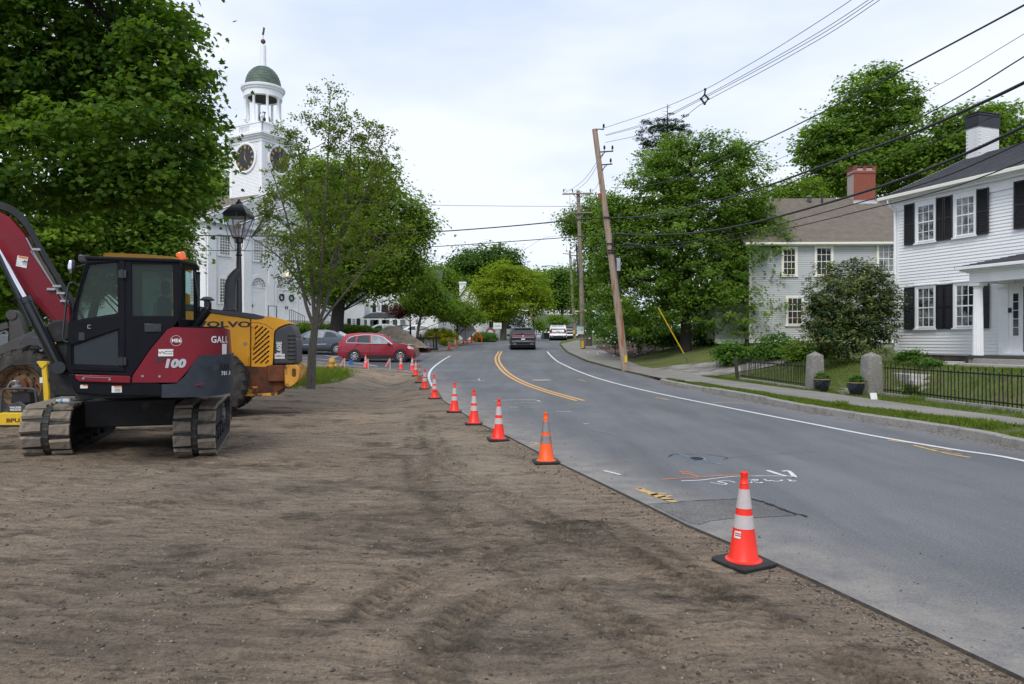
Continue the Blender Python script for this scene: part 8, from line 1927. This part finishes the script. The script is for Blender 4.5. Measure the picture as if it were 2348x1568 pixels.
for px,py in ((1420,537),(1446,560)):
    q = plane_pts([(px,py)],a_r,b_r)[0]; mb = MB(); mb.tube([q + Vector((-.28,.0,.01)),q + Vector((.28,0,-.01))],.055,10); o = mb.build('cable_splice',M['wire'],None,smooth=50); tag(o,'black splice case on the %s cable just right of the leaning pole' % ('upper' if py < 550 else 'lower'),'splice case')

# ================================================================== FENCES, GATEPOSTS, PLANTERS
gA = gp(1868,893,fn=HR); gB = gp(1997,904,fn=HR)
def gatepost(p,w0,w1,h,rz,lab):
    r = empty('stone_gatepost',p,rz,lab,'gatepost','granite gateposts'); mb = MB(); c = .25
    def ring(w,z): q = w * (1 - c); return [(w,-q,z),(w,q,z),(q,w,z),(-q,w,z),(-w,q,z),(-w,-q,z),(-q,-w,z),(q,-w,z)]
    vs = ring(w0,-.2) + ring(w0,.02) + ring((w0 + w1) / 2 * 1.02,h * .5) + ring(w1,h) + [(0,0,h + .13)]
    mb.add(vs,[(i * 8 + k,i * 8 + (k + 1) % 8,(i + 1) * 8 + (k + 1) % 8,(i + 1) * 8 + k) for i in range(3) for k in range(8)] + [(24 + k,24 + (k + 1) % 8,32) for k in range(8)]); mb.build('shaft',M['poststone'],r,bevel=.01); return r
gatepost(gA,.235,.20,1.08,.2,'left granite gatepost with pyramid top, at the end of the shorter fence'); gatepost(gB,.25,.215,1.10,.2,'right granite gatepost with pyramid top, where the longer fence starts')
def iron_fence(pts,lab,h=.78,pitch=.125,strip=True):
    P_ = [Vector(p) for p in pts]; r = empty('iron_fence',P_[0],0,lab,'fence','low black iron picket fences'); base = P_[0].copy(); n_tot = 0
    mb = MB(); mb.bar((0,0,0),(0,0,h),.018); mb.lathe([(.010,h),(.026,h + .02),(.012,h + .04),(.022,h + .06),(0,h + .12)],6); o0 = mb.build('picket',M['iron'],r); me = o0.data; bpy.data.objects.remove(o0)
    for a,b in zip(P_[:-1],P_[1:]):
        L = (b - a).length; n = int(L / pitch)
        for i in range(n):
            q = a.lerp(b,(i + .5) / n); z = float(HR(q.x,q.y)) + .06; inst(me,'picket',r,(q.x - base.x,q.y - base.y,z - base.z),(random.Random(i).uniform(-.03,.03),random.Random(i + 9).uniform(-.03,.03),0),(1,1,1 - .12 * (i % 2)))
        k = max(1,int(L / 1.0))
        for hh in (.10,h - .06):
            mb = MB()
            for i in range(k):
                q0 = a.lerp(b,i / k); q1 = a.lerp(b,(i + 1) / k); mb.bar((q0.x - base.x,q0.y - base.y,float(HR(q0.x,q0.y)) + .06 + hh - base.z),(q1.x - base.x,q1.y - base.y,float(HR(q1.x,q1.y)) + .06 + hh - base.z),.016,.034)
            mb.build('rail',M['iron'],r)
        if strip:
            ns = max(1,int(L / 1.3))
            for i in range(ns):
                q0 = a.lerp(b,i / ns); q1 = a.lerp(b,(i + .97) / ns); mb = MB(); mb.bar((q0.x - base.x,q0.y - base.y,float(HR(q0.x,q0.y)) + .02 - base.z),(q1.x - base.x,q1.y - base.y,float(HR(q1.x,q1.y)) + .02 - base.z),.14,.12); mb.build('base_stone',M['granite'],r,bevel=.01)
    return r
fR = [gB + Vector((.2,-.3,0)),gp(2347,946,fn=HR),Vector((11.9,10.0,.13)),Vector((12.8,5,.13))]
iron_fence(fR,'long low black iron picket fence running to the right edge'); fA = gp(1697,870,fn=HR); iron_fence([fA,gA + Vector((-.22,.1,0))],'short low black iron picket fence left of the gateposts',h=.72)
mb = MB(); mb.bar((0,0,-.1),(-.10,0,.85),.10,.12); o = mb.build('fence_end_post',M['plank'],None,loc=fA + Vector((-.1,0,0))); tag(o,'dark leaning wooden post at the left end of the short fence','post')
def planter(p,r0,lab):
    r = empty('planter',p,0,lab,'planter','glazed pots beside the gateposts'); mb = MB(); mb.lathe([(r0 * .62,0),(r0 * .68,.02),(r0 * .98,.22),(r0 * 1.0,.34),(r0 * .9,.36)],24); mb.build('pot',M['navy'],r,smooth=40)
    mb = MB(); mb.lathe([(r0 * .98,.34),(r0 * 1.06,.35),(r0 * 1.06,.375),(r0 * .9,.38),(r0 * .85,.33)],24,cap=False); mb.build('pot_rim',M['tan'],r,smooth=40)
    rs_ = np.random.RandomState(int(p.x * 10)); c_,i_ = clumps([(0,0,.38,r0 * .85,r0 * .85,.18)],110,rs_,.5,.1); crown('foliage',c_,np.array([0,0,.3]),40,.07,.045,LF['bush'],rs_,r); return r
planter(gp(1884,896,fn=HR),.25,'round blue black pot with clipped plant in front of the left gatepost'); planter(gp(1962,906,fn=HR) ,.235,'blue black pot with clipped plant, left of the right gatepost')
mb = MB(); p = gp(2004,917,fn=HR); mb.box(-.09,.09,-.01,.01,0,.19); o = mb.build('small_white_card',M['label'],None,loc=p); o.rotation_euler = (-.3,0,.1); tag(o,'small white card standing in the verge by the right gatepost','card')
mb = MB(); p = gp(1467,808,fn=HR); mb.box(-.09,.09,-.09,.09,-.1,.95); o = mb.build('short_post',M['woodgray'],None,loc=p,bevel=.01); tag(o,'short square gray wooden post on the dark lawn behind the leaning pole','post')

# ================================================================== MOUNDS, RUBBLE, BARRIERS, SIGNS
def heap(px,py,Y,w,h,m,lab,name,seed,ry=.8):
    c = P(px,1,Y); g = h1(c.x,Y); n = 60; xs = np.linspace(-1.25,1.25,n); X,Yy = np.meshgrid(xs,xs); r = np.hypot(X * (1 + .12 * np.sin(2 * np.arctan2(Yy,X))),Yy)
    Z = h * np.clip(1.08 - r ** 1.15,-.12,2) ** 1.0; Z = np.minimum(Z,h * (.96 + .04 * X)); Z = Z + h * .18 * (fbm(X + seed,Yy,3.5,seed) - .5) * (Z > 0)
    co = np.stack([X * w,Yy * w * ry,Z - .05],-1).reshape(-1,3); i = np.arange(n * n).reshape(n,n); q = np.stack([i[:-1,:-1],i[:-1,1:],i[1:,1:],i[1:,:-1]],-1).reshape(-1,4)
    me = bpy.data.meshes.new(name); me.from_pydata(co.tolist(),[],q.tolist()); me.materials.append(m); me.shade_smooth(); o = bpy.data.objects.new(name,me); C.objects.link(o); o.location = (c.x,Y,g); o['kind'] = 'stuff'
    if lab: o['label'] = lab
    return o
sand = mat('sandy_gravel',(.36,.28,.20),.95,var=.2,vscale=4,bump=.9,bscale=14,col2=(.26,.21,.16),c2scale=1.6,c2pos=(.5,.6))
heap(900,800,53.2,2.3,1.42,sand,'brown heap of sandy gravel behind the red car','sand_heap',3)
heap(980,790,60,1.5,.62,mat('blue_gray_stone',(.13,.15,.175),.9,var=.4,vscale=14,bump=.9,bscale=20),'low heap of blue gray crushed stone beside the sand heap','stone_heap',5)
rr = random.Random(8)
for k,(px,py,l,w,rz,ry,lab) in enumerate(((1012,780,1.6,.32,.3,-.35,'long pale curb stone leaning on the rubble'),(1024,784,1.3,.45,-.2,.1,'broad pale concrete block at the front of the rubble'),(1036,781,1.5,.35,.1,.05,'flat pale slab at the right of the rubble'),(1020,789,1.0,.35,.5,.2,'small pale block lowest in front of the rubble'),(1030,776,1.1,.30,.8,-.1,'pale block on top of the rubble'),(1040,788,.9,.35,-.6,.15,'tilted pale block at the right end of the rubble'))):
    p = P(px,py,62.5 + k * .12); mb = MB(); mb.box(-l / 2,l / 2,-w / 2,w / 2,-.14,.16); o = mb.build('rubble_block',M['concrete'],None,bevel=.03,loc=(p.x,p.y,h1(p.x,p.y) + .1 + max(0,789 - py) / F * 60)); o.rotation_euler = (.1 * k,ry,rz); tag(o,lab,'stone block','broken concrete and curb pieces')
p = P(982,795,54.5); sw_ = empty('sawhorse',(p.x,p.y,h1(p.x,p.y)),.1,'dark wooden sawhorse barrier in front of the blue gray stone heap','sawhorse')
mb = MB(); mb.box(-.95,.95,-.04,.04,.80,.98); mb.build('top_board',M['plank'],sw_); mb = MB(); mb.box(-.75,.75,-.1,.1,.0,.12); mb.build('bottom_board',M['plank'],sw_)
for x in (-.6,.6): mb = MB(); mb.box(x - .07,x + .07,-.12,-.04,0,1.2); mb.build('leg',M['plank'],sw_); mb = MB(); mb.box(x - .2 * np.sign(x) - .05,x - .2 * np.sign(x) + .05,.04,.1,0,.9); mb.build('leg',M['plank'],sw_)
p = P(1067,786,66); ds = empty('diamond_sign',(p.x,p.y,h1(p.x,p.y)),0,'silver back of a diamond roadwork sign with orange cross braces','sign'); zc = EYE - (757 - HZ) / F * 66 - h1(p.x,p.y); r_ = 25 / F * 66
mb = MB(); mb.prism([(-r_,zc),(0,zc - r_),(r_,zc),(0,zc + r_)],-.01,.01); mb.build('sign_panel',M['signback'],ds); mb = MB(); mb.box(-r_,r_,-.04,-.01,zc - .03,zc + .03); mb.box(-.035,.035,-.045,-.01,.0,zc + r_); mb.build('brace',mat('brace_orange',(.55,.16,.10),.5),ds); mb = MB()
for s in (-1,1): mb.bar((0,0,.35),(s * .6,-.3,0),.04); mb.bar((0,0,.35),(s * .6,.3,0),.04)
mb.build('stand_leg',M['steel'],ds)
p = P(1083,786,69); ob = empty('orange_barrier',(p.x,p.y,h1(p.x,p.y)),.2,'orange plastic folding barrier at the end of the cone row','barrier'); mb = MB(); mb.tube(smooth_line([Vector((-.9,0,.1)),Vector((-.85,0,.8)),Vector((-.4,0,1.15)),Vector((.4,0,1.1)),Vector((.85,0,.7)),Vector((.9,0,.1))],4),.07,6); mb.bar((-.85,0,.7),(.85,0,.65),.1); mb.bar((-.1,0,1.1),(-.1,0,.1),.12); mb.bar((.4,0,1.1),(.4,0,.1),.1); mb.build('barrier_frame',M['orange2'],ob,smooth=50)
def signpost(px,py,pw,ph,Y,m,lab,legs,txt=None,rd=False):
    q = P(px,py,Y); g = h1(q.x,q.y); r = empty('road_sign',(q.x,q.y,g),0,lab,'sign'); z = q.z - g; w,h = pw / F * Y / 2,ph / F * Y / 2; mb = MB()
    if rd: mb.lathe([(w,-.04),(w,.04)],24,c=(0,0,z),axis='y')
    else: mb.box(-w,w,-.02,.02,z - h,z + h)
    pn = mb.build('sign_panel',m,r); 
    for x in legs: mb = MB(); mb.box(x * w - .05,x * w + .05,.02,.09,0,z + h * .6); mb.build('sign_post',M['steel'],r)
    return r,z,w,pn
r,z,w,pn = signpost(1140,747,19,14,78,M['label'],'white rectangular sign on two pale posts left of the dark SUV',(-.5,.5)); text_mesh('lettering','VILLAGE',.16,M['ink'],pn,face_T(0,-.024,z - .02),bold=.004,extr=.001)
r,z,w,pn = signpost(1124,762,22,22,80,mat('sign_maroon',(.22,.05,.04),.6),'round maroon and white sign beside the clipped hedge',(0,),rd=True); mb = MB(); mb.lathe([(w * .62,-.06),(w * .62,-.045)],24,c=(0,0,z - .05),axis='y'); mb.build('white_oval',mat('oval_pale',(.5,.62,.65),.6),pn)

# ================================================================== TREES AND SHRUBS
# big maple overhead, left
def skip_m(p):  # keep the crown off the space the church tower and machines stand in
    return np.ones(len(p),bool)
mx0 = P(-260,1,15.5)
ml = [lob(40,120,15,210,170,2.4),lob(250,60,15,190,150,2.2),lob(385,130,14.5,85,120,1.4),lob(428,250,14.5,62,115,1.2),(lob(290,310,14,170,100,1.8)),lob(95,380,13.5,190,95,1.8),
      lob(375,400,14,85,68,1.2),lob(440,425,14.3,26,58,.5),lob(200,200,15.5,180,110,2),lob(-200,150,15,260,330,3.0),lob(-350,0,14,260,300,3.0),lob(150,-180,15,330,160,3.0),lob(250,420,13.8,120,50,1.1)]
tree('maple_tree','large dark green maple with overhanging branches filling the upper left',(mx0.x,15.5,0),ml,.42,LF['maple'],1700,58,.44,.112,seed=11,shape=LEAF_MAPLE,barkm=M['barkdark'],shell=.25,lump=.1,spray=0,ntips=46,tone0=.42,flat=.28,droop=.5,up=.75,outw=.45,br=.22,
     trunk_joints=[(.2,0,2.5),(.5,0,4.2),(1.2,.2,5.6),(2.6,.1,6.8),(4.0,0,7.6),(5.2,-.2,8.0)],group=None,tone_up=.3)
# light green trees behind the machines
b = P(60,700,36)
tree('green_tree','light green tree behind the excavator boom, leftmost of the middle distance',(b.x,36,.2),[lob(40,570,36,130,95),lob(110,500,36,110,80),lob(-60,520,36,120,120),lob(0,650,36,90,60)],.30,LF['mid'],420,40,.9,.22,seed=21,ntips=20,shape=LEAF_MAPLE)
b = P(300,700,40)
tree('green_tree','bright green maple behind the excavator cab',(b.x,40,.3),[lob(230,540,40,130,90),lob(330,500,40,110,80),lob(370,570,40,70,75),lob(190,620,40,90,70),lob(430,450,41,60,50)],.32,LF['norway'],620,42,.9,.22,seed=22,ntips=20,shape=LEAF_MAPLE)
b = P(490,600,46)
tree('green_tree','green tree between the big maple and the church tower',(b.x,76,1.5),[lob(490,420,76,55,75),lob(440,480,76,60,60)],.3,LF['mid'],300,40,1.3,.36,seed=23,ntips=8)
for i,(px,py,Y,rw,rh,lf,lab) in enumerate(((-40,650,60,90,90,'dark','dark tree mass at the far left edge'),(120,660,66,90,70,'dark','dark tree beyond the loader, left'),(260,640,66,90,70,'mid','mid green tree beyond the loader cab'),(20,690,42,40,50,'bush','rounded green shrub at the far left edge'))):
    q = P(px,1,Y); tree('background_tree',lab,(q.x,Y,h1(q.x,Y)),[lob(px,py,Y,rw,rh),lob(px + rw * .5,py + 15,Y,rw * .6,rh * .7)],.25 if i < 3 else .08,LF[lf],420,36,1.1,.30,seed=30 + i,ntips=8)
# young open-crowned tree
yb = gp(712,889,fn=lambda x,y: isle_h(x,y)); YY = yb.y
yl_ = [lob(755,265,YY,62,75),lob(800,300,YY,60,60),lob(668,325,YY,42,75),lob(650,440,YY,58,70),lob(860,380,YY,62,110),lob(745,430,YY,85,120),lob(640,550,YY,60,60),lob(870,540,YY,72,75),lob(760,580,YY,110,75),lob(800,480,YY,70,90),lob(600,480,YY,30,30),lob(720,640,YY,90,35)]
def young():
    rs_ = np.random.RandomState(5); root = empty('young_street_tree',yb,0,'slender open-crowned young tree with many upright stems in the grass patch','tree'); L = [(l[0] - yb.x,l[1] - yb.y,l[2] - yb.z,l[3],l[4] * 1.0,l[5]) for l in yl_]
    cen,idx = clumps(L,640,rs_,.2,.2,.22); arr = np.array(L)[:,:3]
    crown('crown',cen,np.repeat(arr[idx],32,axis=0),32,.19,.088,LF['olive'],rs_,root,flat=.8,up=.5,outw=.2,tone0=.45)
    def V(px,py,dy=0.): p = P(px,py,YY + dy); return p - yb
    mb = MB(); tk = [Vector((0,0,-.2)),V(714,850),V(716,800),V(720,765),V(722,745)]; mb.tube(smooth_line(tk,4),list(np.linspace(.155,.115,17)),12); mb.build('trunk',M['barkgray'],root,smooth=60,weld=False)
    stems = [([(720,750),(702,700),(690,640),(668,540),(640,440),(620,390)],.065,-.3),([(722,752),(718,690),(712,600),(705,500),(690,380),(672,290)],.075,.2),([(724,750),(732,680),(738,590),(745,470),(752,350),(757,220)],.085,-.1),([(726,752),(745,700),(765,620),(785,520),(800,400),(806,280)],.07,.35),([(728,752),(755,715),(800,660),(850,600),(895,540)],.05,-.4),([(740,660),(775,560),(820,480),(860,380),(880,300)],.045,-.2),([(712,700),(680,640),(640,590),(600,560),(575,545)],.035,.3),([(714,735),(690,672),(660,650),(640,655)],.018,-.3)]
    for k,(pl,r,dy) in enumerate(stems):
        pts = [V(px,py,dy * j / len(pl)) for j,(px,py) in enumerate(pl)]; sl = smooth_line(pts,4); mb = MB(); mb.tube(sl,list(np.linspace(r,.012,len(sl))),7)
        for c_ in cen[rs_.choice(len(cen),9,replace=False)]:
            c_ = Vector(c_); j = min(range(len(sl) // 4,len(sl)),key=lambda j: (sl[j] - c_).length + abs(c_.z - sl[j].z - (c_ - sl[j]).length * .5))
            if (sl[j] - c_).length < 2.6: mb.tube([sl[j],sl[j].lerp(c_,.5) + Vector((0,0,-.05)),c_],[.018,.012,.005],5)
        mb.build('branch',M['barkgray'],root,smooth=60,weld=False)
young()
# broad tree behind it, right of the church
def T(lab,px,Y,lobes,r0,lf,ncl,nl,cr,sz,seed,zb=None,cat='tree',name='tree',**kw):
    q = P(px,1,Y); zb = h1(q.x,Y) if zb is None else zb
    return tree(name,lab,(q.x,Y,zb),[lob(a,b,Y + (kw_ if False else 0),c,d) for a,b,c,d in lobes],r0,LF[lf],ncl,nl,cr,sz,seed=seed,cat=cat,**kw)
T('broad green tree right of the church, behind the young tree',768,50,[(740,430,75,70),(830,420,80,75),(900,500,75,80),(790,540,110,100),(920,590,60,60),(850,635,90,52),(760,650,70,50),(950,520,40,45),(930,630,40,34)],.55,'mid',1200,46,1.0,.19,40,ntips=40,name='shade_tree',barkm=M['barkdark'],tone0=.5,shell=.55,shape=LEAF_MAPLE)
# big bright maple beside the gray house
tb_ = gp(1572,806); 
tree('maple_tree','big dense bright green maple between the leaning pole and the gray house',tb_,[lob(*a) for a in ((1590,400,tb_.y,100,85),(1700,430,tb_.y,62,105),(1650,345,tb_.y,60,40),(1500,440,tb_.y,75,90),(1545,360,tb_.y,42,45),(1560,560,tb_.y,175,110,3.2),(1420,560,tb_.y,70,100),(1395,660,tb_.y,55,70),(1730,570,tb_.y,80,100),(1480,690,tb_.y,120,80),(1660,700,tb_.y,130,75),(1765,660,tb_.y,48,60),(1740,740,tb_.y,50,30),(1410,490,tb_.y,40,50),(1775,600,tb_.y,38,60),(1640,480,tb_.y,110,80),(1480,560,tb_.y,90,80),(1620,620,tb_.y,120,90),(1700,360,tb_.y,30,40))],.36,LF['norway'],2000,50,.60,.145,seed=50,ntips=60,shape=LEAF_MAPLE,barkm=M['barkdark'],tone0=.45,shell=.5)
T('tree with dark crown seen between the second pole and the leaning pole',1350,62,[(1345,510,45,50),(1310,510,30,30),(1370,600,45,90),(1335,690,25,60),(1385,480,40,40)],.3,'norway',520,36,.9,.22,51,ntips=12,name='maple_tree')
# shrub bank under it
for i,(px,py,Y,rw,rh,lf,lab) in enumerate(((1368,735,55,32,45,'bush','tall clipped yew shrub right of the second pole'),(1410,755,48,45,38,'bush','loose green shrub behind the leaning pole base'),(1462,760,46,40,36,'bush','loose green shrub just right of the leaning pole'),(1520,770,45,40,25,'dark','dark shrub left of the maple trunk'),(1620,765,44,40,26,'dark','dark shrub right of the maple trunk'),(1682,812,33,42,28,'bush','small leafy shrub left end of the driveway edge'),(1740,815,33,30,18,'light','yellow green low shrub beside the driveway'),(1785,800,32,52,34,'bush','leafy shrub in front of the gray house corner'),(1850,812,30,40,26,'mid','low shrub at the foot of the rhododendron'))):
    q = P(px,1,Y); g = h1(q.x,Y); tree('shrub',lab,(q.x,Y,g),[lob(px,py,Y,rw,rh),lob(px + rw * .6,py + rh * .3,Y,rw * .5,rh * .6)],.03,LF[lf],150,36,.40,.13,seed=60 + i,ntips=10,cat='shrub',group='shrubs on the right side',shell=.3)
# white blossom on the shrub behind the pole
rs = np.random.RandomState(3); wl_ = mat('white_blossom',(.70,.72,.62),.7)
q = P(1455,772,45.5); n = 260; pos = np.array([q.x,q.y,q.z]) + rs.normal(size=(n,3)) * np.array([1.3,.5,.55]); fo = scatter_mesh('white_blossom',pos,np.tile([0,-.4,1.],(n,1)) + rs.normal(size=(n,3)) * .3,np.full(n,.16),LEAF_DIAMOND,wl_,np.full(n,.5),rs); fo['kind'] = 'stuff'
# rhododendron in front of the white house corner
q = P(1942,1,26); g = h1(q.x,26)
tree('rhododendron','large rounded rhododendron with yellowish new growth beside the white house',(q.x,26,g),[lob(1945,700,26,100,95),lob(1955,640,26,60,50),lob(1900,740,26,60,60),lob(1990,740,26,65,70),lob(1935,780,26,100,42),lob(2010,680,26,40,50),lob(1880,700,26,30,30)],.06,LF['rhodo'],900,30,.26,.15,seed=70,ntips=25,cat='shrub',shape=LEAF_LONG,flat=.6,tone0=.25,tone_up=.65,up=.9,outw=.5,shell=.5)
for i,(px,py,Y,rw,rh,lab) in enumerate(((2085,818,22.5,32,17,'low rose bush against the white house foundation, left'),(2130,832,21.5,28,10,'low bush in front of the stacked boards'),(2085,905,19.5,22,20,'spiky plant growing against the iron fence'))):
    q = P(px,1,Y); tree('garden_plant',lab,(q.x,Y,float(HR(q.x,Y))),[lob(px,py,Y,rw,rh)],.02,LF['bush' if i < 2 else 'grass'],40,30,.14,.08,seed=80 + i,ntips=6,cat='plant',shell=.2)
# behind the houses
T('tall bright tree with open crown behind the brick chimney',1975,62,[(1975,260,75,75),(1930,330,70,70),(2040,330,70,90),(1870,330,42,60),(1980,400,110,60),(1880,420,50,45),(2070,240,35,50),(2100,420,70,50),(2010,195,50,42)],.5,'norway',900,38,1.0,.27,90,ntips=45,name='maple_tree',barkm=M['barkgray'],shape=LEAF_MAPLE)
T('rounded tree behind the white chimney at the right edge',2230,58,[(2200,330,90,85),(2280,300,60,60),(2150,380,60,70),(2330,360,50,60),(2250,400,90,60)],.5,'norway',700,38,1.0,.27,91,ntips=20,name='maple_tree',shape=LEAF_MAPLE)
T('small tree top between the maple and the brick chimney',1800,56,[(1800,440,40,28),(1830,460,50,25),(1860,440,25,30)],.2,'mid',160,36,.8,.22,92,ntips=8,name='maple_tree')
# spruce with a bare leader
q = P(1530,1,62); sr = empty('spruce_tree',(q.x,62,1.5),0,'ragged dark spruce with a bare pointed leader behind the bright maple','tree'); top = P(1530,238,62).z - 1.5; mb = MB(); mb.tube([(0,0,0),(0,0,top * .7),(0,0,top)],[.3,.16,.02],8)
rs = np.random.RandomState(9)
for k in range(14): z = top * (.86 + .13 * rs.rand()); a = rs.rand() * 6.28; l_ = (top - z) * .5 + .2; mb.tube([(0,0,z),(l_ * math.cos(a),l_ * math.sin(a),z + .1)],[.02,.005],4)
for k in range(26): z = top * (.55 + .37 * k / 26); a = rs.rand() * 6.28; l_ = 2.8 * (1 - .3 * k / 26); mb.tube([(0,0,z),(l_ * math.cos(a),l_ * math.sin(a),z - .1)],[.05,.01],4)
mb.build('trunk',M['barkdark'],sr,smooth=60,weld=False)
cs_ = []
for k in range(420):
    z = top * (.55 + .385 * rs.rand() ** .7); a = rs.rand() * 6.28; R_s = (3.3 if math.cos(a) < 0 and z > top * .84 else 2.8) * (1 - .35 * max(0,(z / top - .7) / .25)); r = R_s * rs.rand() ** .6; cs_.append((r * math.cos(a),r * math.sin(a),z - .05 * r))
crown('crown',np.array(cs_),np.array([0,0,top * .5]),34,.42,.26,LF['spruce'],rs,sr,shape=LEAF_LONG,flat=.3)
# centre background
T('spreading yellow green tree in the centre, behind the dark SUV',1153,82,[(1160,625,45,25),(1122,655,38,26),(1195,645,50,28),(1150,670,80,28),(1225,675,42,24),(1108,702,34,16),(1180,705,75,22),(1240,700,24,14),(1130,725,45,14)],.42,'yellow',620,36,1.15,.28,100,ntips=40,name='shade_tree',barkm=M['barkgray'],flat=.25)
T('dark green round topped tree mass behind the yellow green tree',1100,130,[(1090,600,55,30),(1140,590,45,28),(1045,625,45,30),(1100,650,70,50),(1170,625,30,40)],.5,'dark',600,34,2.0,.55,101,ntips=6,name='shade_tree')
T('mid green tree above the white gable house',1010,110,[(1000,635,35,30),(985,680,40,40),(1030,670,30,40),(960,640,30,30)],.4,'mid',420,34,1.6,.42,102,ntips=6,name='shade_tree')
T('slim tree with pale thin trunk beside the yellow hedge',955,62,[(975,655,35,35),(1000,690,30,28),(950,690,35,25),(1030,715,20,18),(985,712,30,12)],.17,'mid',330,34,.75,.21,103,ntips=14,name='shade_tree',barkm=M['barkgray'])
T('small round dark green tree right of the yellow hedge',1047,66,[(1045,712,42,24),(1075,730,34,18),(1022,722,26,14)],.18,'mid',330,34,.7,.19,104,ntips=16,name='ornamental_tree')
T('dark purple leaved small tree in front of the porch',941,64,[(935,705,30,20),(915,715,25,14),(965,708,22,18),(940,685,22,16)],.12,'purple',200,30,.6,.17,105,ntips=20,name='ornamental_tree',barkm=M['barkdark'])
T('dark spruces behind the round sign',1130,96,[(1125,735,50,30),(1180,745,35,22),(1150,715,50,30)],.25,'spruce',320,34,1.2,.34,106,ntips=4,name='spruce_tree',shape=LEAF_LONG)
T('dark green tree left of the far poles',1285,112,[(1290,660,38,36),(1270,690,28,20),(1310,680,30,32),(1300,640,30,20)],.4,'dark',420,34,1.5,.42,107,ntips=6,name='shade_tree')
T('pale green tree mass in the far distance right of the yellow tree',1240,170,[(1240,645,40,24),(1290,640,35,24),(1210,650,30,25)],.4,'mid',300,32,2.4,.7,108,ntips=4,name='shade_tree')
T('thin light green young tree before the low shop, left',1228,104,[(1232,740,15,15),(1240,752,12,10)],.06,'light',70,28,.8,.24,109,ntips=6,name='ornamental_tree')
T('light green young tree before the low shop, right',1272,108,[(1272,733,26,12),(1290,738,14,8)],.08,'light',90,28,.9,.26,110,ntips=8,name='ornamental_tree')
def hedge(lab,px,Y,w,h,lf,seed,sz=.09,d=.8,name='hedge'):
    q = P(px,1,Y); g = h1(q.x,Y); return tree(name,lab,(q.x,Y,g),[(q.x - w * .35,Y,g + h * .45,w * .6,d,h * .55),(q.x + w * .35,Y,g + h * .40,w * .6,d,h * .52),(q.x,Y,g + h * .5,w * .7,d,h * .52)],0,LF[lf],500,40,.26,sz,seed=seed,cat='hedge',shell=.75,lump=.05,outw=1.0,up=.6)
hedge('long rounded golden green hedge left of the diamond sign',1008,63,1.75,1.55,'gold',120,d=1.0); hedge('low flat dark green clipped hedge left of the round sign',1112,74,1.35,1.0,'bush',121,d=.9)
for i,(px,Y) in enumerate(((700,55.0),(730,54.8),(765,54.6),(790,54.4),(812,54.2),(835,54.2),(848,53.2),(866,54))):
    hedge(('leftmost','second','third','fourth','fifth','sixth','seventh','rightmost')[i] + ' low green clump on the planted bank behind the cars',px,Y,.5,.5,'mid',130 + i,sz=.12,d=.4,name='perennial_clump')
# far woods closing the view
rs = np.random.RandomState(77); cs_ = []
for a in np.linspace(-100,95,46):
    x = a + rs.uniform(-3,3) * 2; y = 150 + rs.uniform(-8,30)
    if -6 < x < 24: continue
    hgt = rs.uniform(7,12.5)
    for k in range(26): d = rs.normal(size=3); d /= np.linalg.norm(d); cs_.append((x + d[0] * 5,y + d[1] * 4,1 + hgt * .5 + d[2] * hgt * .55))
fw = empty('far_woods',(0,0,0),0); bpy.data.objects.remove(fw)
cs_ = np.array(cs_); n = len(cs_) * 26; pos = np.repeat(cs_,26,axis=0) + rs.normal(size=(n,3)) * np.array([1.4,1.4,.8]); nr_ = rs.normal(size=(n,3)) * .5 + np.array([0,-.4,.9]); o = scatter_mesh('far_woods',pos,nr_,rs.uniform(.7,1.5,n),LEAF_DIAMOND,LF['dark'],np.clip(rs.normal(.5,.25,n),0,1),rs); o['kind'] = 'stuff'
